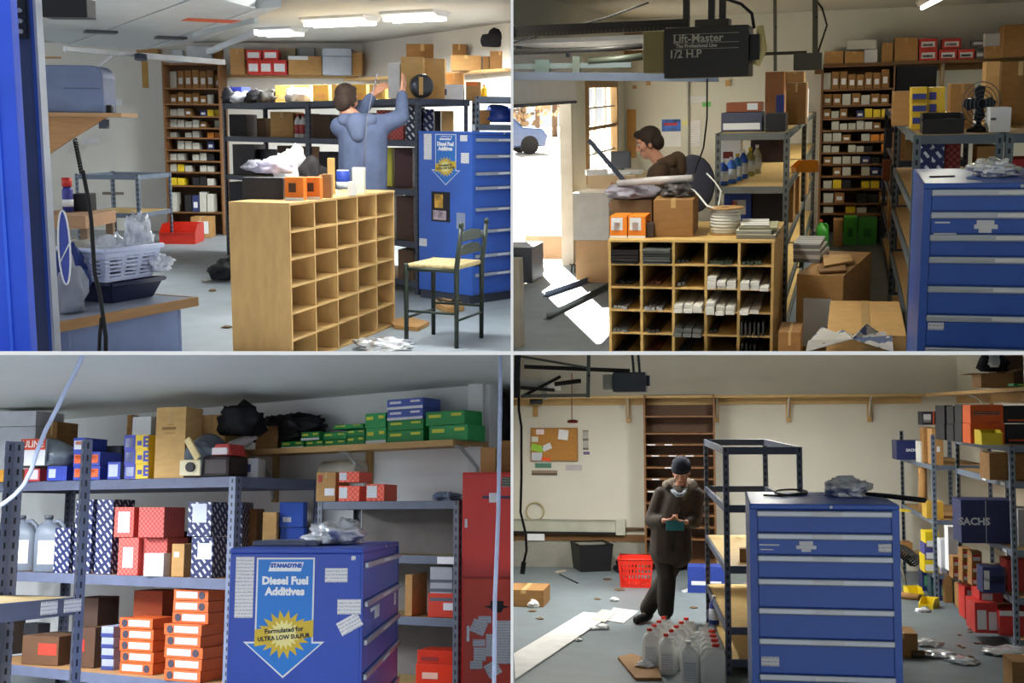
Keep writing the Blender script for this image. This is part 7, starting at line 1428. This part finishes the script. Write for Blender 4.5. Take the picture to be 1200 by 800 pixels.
card(278, 299, 651, 720); card(381, 407, 664, 680); card(396, 423, 699, 716); card(397, 424, 719, 735, -.5); card(411, 416, 650, 655)
zt = hz + .001
bag(R, 'large shiny clear plastic bag on top of the drawer cabinet in the lower left room', 0, 0, 0, (.16, .42, .085), 101, BAG, base=V((ox - .28, 7.3, zt)), amp=.45)
solo(R, 'grey_tray', 'flat grey and black tray on the left of the drawer cabinet top', 'tray', bx(-.3, .06, 0, .5, 0, .03).box(-.2, .0, -.02, -.001, 0, .02), M((84, 92, 116), .4), (x268 + .33, 6.75, zt), bevel=.006)
# blue bag and cartons between
carton(R, 'tan carton between the corner post and the drawer cabinet', 295, 312, 608, 10.75, 1.0, .3, CARD3) if False else None
zr3 = LV[1] + .001
carton(R, 'upper bright blue carton on the main rack end behind the cabinet', 327, 355, 588, 10.25, R.at(341, 618, 10.25).z + .004, .2, M((40, 90, 200), .4), 'blue_carton', tape=False, marks=((.15, .5, .2, .4, PAPER),)); carton(R, 'lower bright blue carton on the main rack end behind the cabinet', 327, 355, 618, 10.25, zr3, .2, M((36, 80, 186), .4), 'blue_carton', tape=False)
carton(R, 'tan carton on the main rack end beside the blue cartons', 306, 322, 600, 10.15, zr3, .2, CARD3)
# ------------------------------------------------------------ wall shelf with green boxes
zw = 2.25
wa2, wb2 = wb.lerp(wc, .42), wb.lerp(wc, 1.0)
def wallpt(px, off):       # point on a line parallel to the wall, off in front of it
    d = (wc - wb).normalized(); n = V((d.y, -d.x, 0)); n = n if n.y < 0 else -n; a0 = wb + n * off; r = R.zy(px, 0, 10.0) - V((0, 0, 0)); rx, ry_ = r.x, r.y
    # solve a0 + s d = t (rx, ry)
    det = d.x * -ry_ + d.y * rx; s_ = ((-a0.x) * -ry_ + (-a0.y) * -(-rx) * -1) / det if False else None
    A = [[d.x, -rx], [d.y, -ry_]]; D_ = A[0][0] * A[1][1] - A[0][1] * A[1][0]; s_ = (-a0.x * A[1][1] + a0.y * A[0][1]) / D_
    return a0 + d * s_
pa, pb = wallpt(292, .004), wallpt(572, .004); Ls = (pb - pa).length; wy = yaw2(pa, pb)
t = thing(R, 'wall_shelf', 'pine wall shelf carrying green boxes in the lower left room', 'shelf', (pa.x, pa.y, zw), wy)
PN = M((176, 136, 84), .6, kind='wood'); part(t, 'board', bx(0, Ls, -.42, 0, -.03, 0), PN, .003); part(t, 'front_lip', bx(0, Ls, -.45, -.421, -.045, .004), M((190, 152, 98), .6, kind='wood'))
for u in (.1, .53, .985): c = part(t, 'cleat', bx(u * Ls - .03, u * Ls + .03, -.035, -.001, -.45, -.031), M((186, 150, 96), .6)); part(c, 'arm', MB().tube([(u * Ls, -.036, -.42), (u * Ls, -.10, -.2), (u * Ls, -.30, -.05), (u * Ls, -.38, -.035)], .016, 6), M((186, 188, 190), .4))
GRB = M((24, 132, 62), .45, var=.05); GRL = M((40, 150, 80), .45); BLB = M((70, 90, 170), .45); YT = M((206, 204, 60), .5, var=.01)
def gb(label, x0, x1, y0, y1, col, z0=None, d=.22, stripe=False):
    pc = wallpt((x0 + x1) / 2, .36); Yq = pc.y; zb = zw + .001 if z0 is None else z0
    w = (wallpt(x1, .36) - wallpt(x0, .36)).length; h = R.at((x0 + x1) / 2, y0, Yq).z - zb; h = max(h, .03)
    t = thing(R, 'green_box' if col is not BLB else 'blue_box', label, 'box', (pc.x, pc.y, zb), wy, 'green boxes on the wall shelf'); part(t, 'body', bx(-w / 2, w / 2, 0, d, 0, h), col, .003)
    part(t, 'yellow_print' if col is not BLB else 'white_print', bx(-w * .42, -w * .1, -.0025, -.0004, h * .55, h * .78), YT if col is not BLB else PAPER); part(t, 'corner_print', bx(w * .16, w * .42, -.0025, -.0004, h * .62, h * .82), YT if col is not BLB else PAPER)
    if stripe or col is BLB: part(t, 'white_stripe', bx(-w * .5, w * .5, -.002, -.0004, 0, h * .26), PAPER)
    return zb + h + .003
S_ = 'on the green box shelf'
z1 = gb('short green box at the far left ' + S_, 320, 347, 517, 525, GRB, stripe=True); z2 = gb('second green box from the left, bottom row ' + S_, 350, 371, 516, 525, GRB)
z3 = gb('third green box from the left, bottom row ' + S_, 372.5, 398, 515, 523, GRB); z4 = gb('fourth green box from the left, bottom row ' + S_, 399.5, 421, 511, 519, GRB)
z5 = gb('fifth green box from the left, bottom row ' + S_, 422.5, 447, 501.5, 518, GRL, stripe=True); z6 = gb('sixth green box from the left, bottom row ' + S_, 448.5, 492, 504, 516, GRB); z7 = gb('rightmost green box of the bottom row ' + S_, 499, 546, 498, 513, GRL)
gb('green box resting between the first two ' + S_, 344, 366, 506, 515, GRB, max(z1, z2), stripe=True); z8 = gb('long green box in the second row ' + S_, 371, 398.5, 506.5, 515, GRB, z3); gb('green box right of the long one in the second row ' + S_, 399.5, 421, 503.5, 511, GRB, z4)
gb('flat green box in the third row ' + S_, 383, 419, 497, 504, GRB, max(z8, z4 + .062)); z9 = gb('upper green box of the fifth column ' + S_, 421.5, 446, 484, 501, GRL, z5); z10 = gb('second green box of the tall column ' + S_, 449, 492, 492, 504, GRB, z6); z11 = gb('lower blue and white box of the tall column ' + S_, 448, 491, 479.5, 492, BLB, z10); gb('upper blue and white box of the tall column ' + S_, 447.5, 491, 467, 479, BLB, z11); gb('upper right green box ' + S_, 495, 542, 481.5, 498, GRB, z7)
# cartons and clothes left of the green boxes, on the same shelf
pc = wallpt(311, .36); carton(R, 'brown carton at the left end of the green box shelf', 299, 325, 499, pc.y, zw + .001, .25, CARD2)
solo(R, 'black_tarp', 'black crumpled tarp heaped over the carton left of the green boxes', 'tarp', MB().blob((0, .05, .08), (.42, .14, .15), 12, .55, 4, 2.6), M((22, 22, 26), .6), V((wallpt(320, .25).x, wallpt(320, .25).y, zw + .09)), wy)
solo(R, 'black_cloth', 'black cloth piece behind the wide tan carton on the rack', 'cloth', MB().blob((0, 0, .11), (.2, .12, .17), 14, .6, 3, 2.6), M((22, 22, 28), .7), R.zy(284, LV[2] + .36, 10.25))
# white roll and cartons on the rear rack
r0, r1 = wallpt(366, .95), wallpt(536, .78); rl = (r1 - r0).length; rr = yaw2(r0, r1); zt = R.at(450, 587, (r0.y + r1.y) / 2).z
LR = [.1, .467, .947, 1.387, zt]
rear = rack(R, 'grey steel rack below the green box shelf in the lower left room', (r0.x, r0.y, 0), rl, .55, LR, zt, rr, M((90, 98, 112), .5, kind='slot'), M((84, 92, 110), .5), M((150, 130, 84), .7), .06)
part(rear, 'back_sheet', bx(.05, rl - .05, .51, .514, .1, zt - .03), M((104, 100, 98), .7)); part(rear, 'price_tag', bx(rl * .86, rl * .97, -.002, .004, 1.33, 1.38), PAPER)
def rx_(label, x0, x1, top, lv, mat=None, d=.25, back=.04, zb=None, **k):
    u = ((x0 + x1) / 2 - 366) / (545 - 366.); Y = 1 / ((1 - u) / r0.y + u / r1.y) + back; return carton(BL, label, x0, x1, top, Y, LR[lv] + .001 if zb is None else zb, d, mat, rz=rr * .6, **k)
OW = M((226, 84, 56), .5, kind='check'); zq = R.at(410, 569, 10.1).z
rx_('brown carton with a red mark on the rear rack top', 369, 394, 553, 4, CARD, marks=((.1, .3, .65, .9, M((170, 60, 50), .6)), (.45, .95, .2, .45, PAPER)))
rx_('lower red and white carton on the rear rack top', 395.5, 422, 569, 4, OW, name='red_carton', marks=((.03, .42, .2, .9, PAPER),), tape=False); rx_('upper red and white carton on the rear rack top', 396, 422, 552.5, 4, OW, zb=zq + .003, name='red_carton', marks=((.03, .38, .2, .9, PAPER),), tape=False, d=.24)
rx_('small red and white carton right of the pair on the rear rack top', 428, 451, 567, 4, OW, name='red_carton', marks=((.05, .6, .2, .9, PAPER),), tape=False)
bag(R, 'crumpled blue-grey film at the right end of the rear rack top', 0, 0, 0, (.10, .10, .04), 120, M((110, 124, 150), .3), 'plastic_film', 'plastic film', base=R.zy(523, zt + .001, r1.y + .35), amp=.5)
for k in range(3): rx_('grey flat box, %s of three on the rear rack' % ('lowest', 'middle', 'topmost')[k], 503, 531, 684 - k * 10, 2, M((172, 176, 184), .6), zb=LR[2] + .115 + k * .066, name='flat_box', marks=((0, 1, 0, .2, M((90, 96, 110), .6)),), tape=False)
rx_('red flat carton under the grey flat boxes', 500, 539, 695, 2, M((206, 62, 40), .5), name='red_carton', marks=((.5, .95, .3, .6, PAPER),), tape=False); rx_('small dark red box with a white front beside the grey boxes', 490, 517, 701, 2, M((140, 46, 40), .5), .1, -.12 + .14, name='red_box', marks=((.5, .95, .2, .8, PAPER),), tape=False) if False else None
rx_('brown narrow carton at the left of the rear rack', 474, 483, 673, 2, CARD, .3)
rx_('lower red plastic wrapped carton low on the rear rack', 485, 541, 778, 1, M((216, 56, 26), .35), name='red_carton', marks=((.15, .5, .3, .6, M((226, 180, 160), .5)),), tape=False); u = .78; zq = R.at(513, 778, 1 / ((1 - u) / r0.y + u / r1.y) + .04).z; rx_('upper red plastic wrapped carton low on the rear rack', 487, 540, 762, 1, M((206, 52, 26), .35), zb=zq + .004, name='red_carton', marks=((.1, .5, .2, .5, M((150, 40, 40), .5)),), tape=False)
p0, p1 = wallpt(374, .13), wallpt(418, .13)
solo(R, 'paper_roll', 'long white rolled sheet leaning on the wall below the green box shelf', 'roll', MB().tube([(p0.x, p0.y, R.at(340, 552, p0.y).z), (p1.x, p1.y, R.at(440, 550, p1.y).z)], .085, 14), M((206, 202, 186), .6))
solo(R, 'roll_bracket', 'wooden peg carrying the left end of the white rolled sheet', 'bracket', bx(-.03, .03, 0, .2, .0, .07), M((190, 160, 110), .6), (wallpt(380, .24).x, wallpt(380, .24).y, R.at(340, 552, p0.y).z - .17), wy)
# ------------------------------------------------------------ red cabinet
Yr = 8.35; x0 = R.zy(541, 1, Yr).x; hz = R.at(560, 553, Yr).z; w = .62; RDC = M((206, 50, 44), .35, var=.05, spec=.5)
t = thing(R, 'steel_locker', 'tall red steel cabinet with paper notes at the right edge of the lower left room', 'cabinet', (x0, Yr, 0))
part(t, 'body', bx(0, w, .02, .42, 0, hz), RDC, .006); zm = R.at(560, 677, Yr).z
kr = Yr / F; X_ = lambda px: (px - 541) * kr; Zr = lambda py: hz - (py - 553) * kr
d1 = part(t, 'door', bx(.012, w - .01, 0, .019, zm + .006, hz - .012), RDC, .004); d2 = part(t, 'door', bx(.012, w - .01, 0, .019, .05, zm - .006), M((214, 58, 30), .35, var=.05, spec=.5), .004)
part(d1, 'handle', bx(X_(544), X_(547), -.012, -.0005, Zr(617), Zr(607)), CHROME); part(d2, 'handle', bx(X_(547), X_(550), -.012, -.0005, Zr(745), Zr(728)), CHROME)
part(d1, 'paper_tag', bx(X_(572), X_(582), -.004, -.0005, Zr(588), Zr(577)), PAPER); part(d1, 'dark_bar', bx(X_(564), X_(597), -.003, -.0005, Zr(583.5), Zr(580.5)), M((70, 60, 90), .5)); part(d1, 'emblem', bx(X_(587), X_(599), -.004, -.0005, Zr(570), Zr(559)), M((90, 100, 70), .5, kind='print'))
m = MB().prism([(X_(566), Zr(706.5)), (X_(574), Zr(705)), (X_(574), Zr(700)), (X_(589), Zr(700)), (X_(589), Zr(705)), (X_(597), Zr(706.5)), (X_(589), Zr(708)), (X_(586), Zr(713)), (X_(577), Zr(713)), (X_(574), Zr(708))], -.004, -.0005); part(d2, 'black_emblem', m, BLACK)
for i, (a_, b_, c, d, r) in enumerate(((560, 575, 717, 725, 0), (552, 569, 722, 737, .4), (554, 568, 743, 751, 0), (555, 569, 752, 767, 0), (551, 565, 767, 776, 0), (569, 580, 737, 762, 0), (569, 585, 768, 784, -.5), (580, 599, 722, 770, 0))):
    cx_, cz_ = X_((a_ + b_) / 2), Zr((c + d) / 2); ww, hh = (b_ - a_) * kr, (d - c) * kr; part(d2, 'paper_note', bx(-ww / 2, ww / 2, -.0035 - .0008 * i, -.0028 - .0008 * i, -hh / 2, hh / 2, Matrix.Translation((cx_, 0, cz_)) @ Matrix.Rotation(r, 4, 'Y')), LABEL)
carton(R, 'brown carton on top of the red cabinet', 563, 581, 524, 8.55, hz + .001, .3, CARD); carton(R, 'second brown carton at the right end of the red cabinet top', 584, 625, 516, 8.6, hz + .001, .3, CARD2)
# tubes in the foreground
PB = M((176, 190, 224), .4); q = lambda px, py, y: R.at(px, py, y)
solo(R, 'air_hose', 'pale blue air hose hanging in a curve at the lower left room', 'hose', MB().tube([q(101, 405, 4.6), q(96, 418, 4.6), q(88, 436, 4.6), q(78, 455, 4.6), q(67, 478, 4.6), q(54, 503, 4.6), q(44, 527, 4.6), q(37, 550, 4.6), q(28, 568, 4.6), q(17, 580, 4.6), q(4, 590, 4.6), q(-16, 600, 4.6)], .0085, 10), PB)
solo(R, 'conduit_pole', 'pale grey pole standing in front of the red cabinet', 'pole', MB().tube([q(586.5, 405, 5.0), q(586, 480, 5.0), q(584, 600, 5.0), q(580, 700, 5.0), R.zy(576, 0, 5.0)], .0085, 10), M((160, 172, 200), .4))
cut_at_partitions()
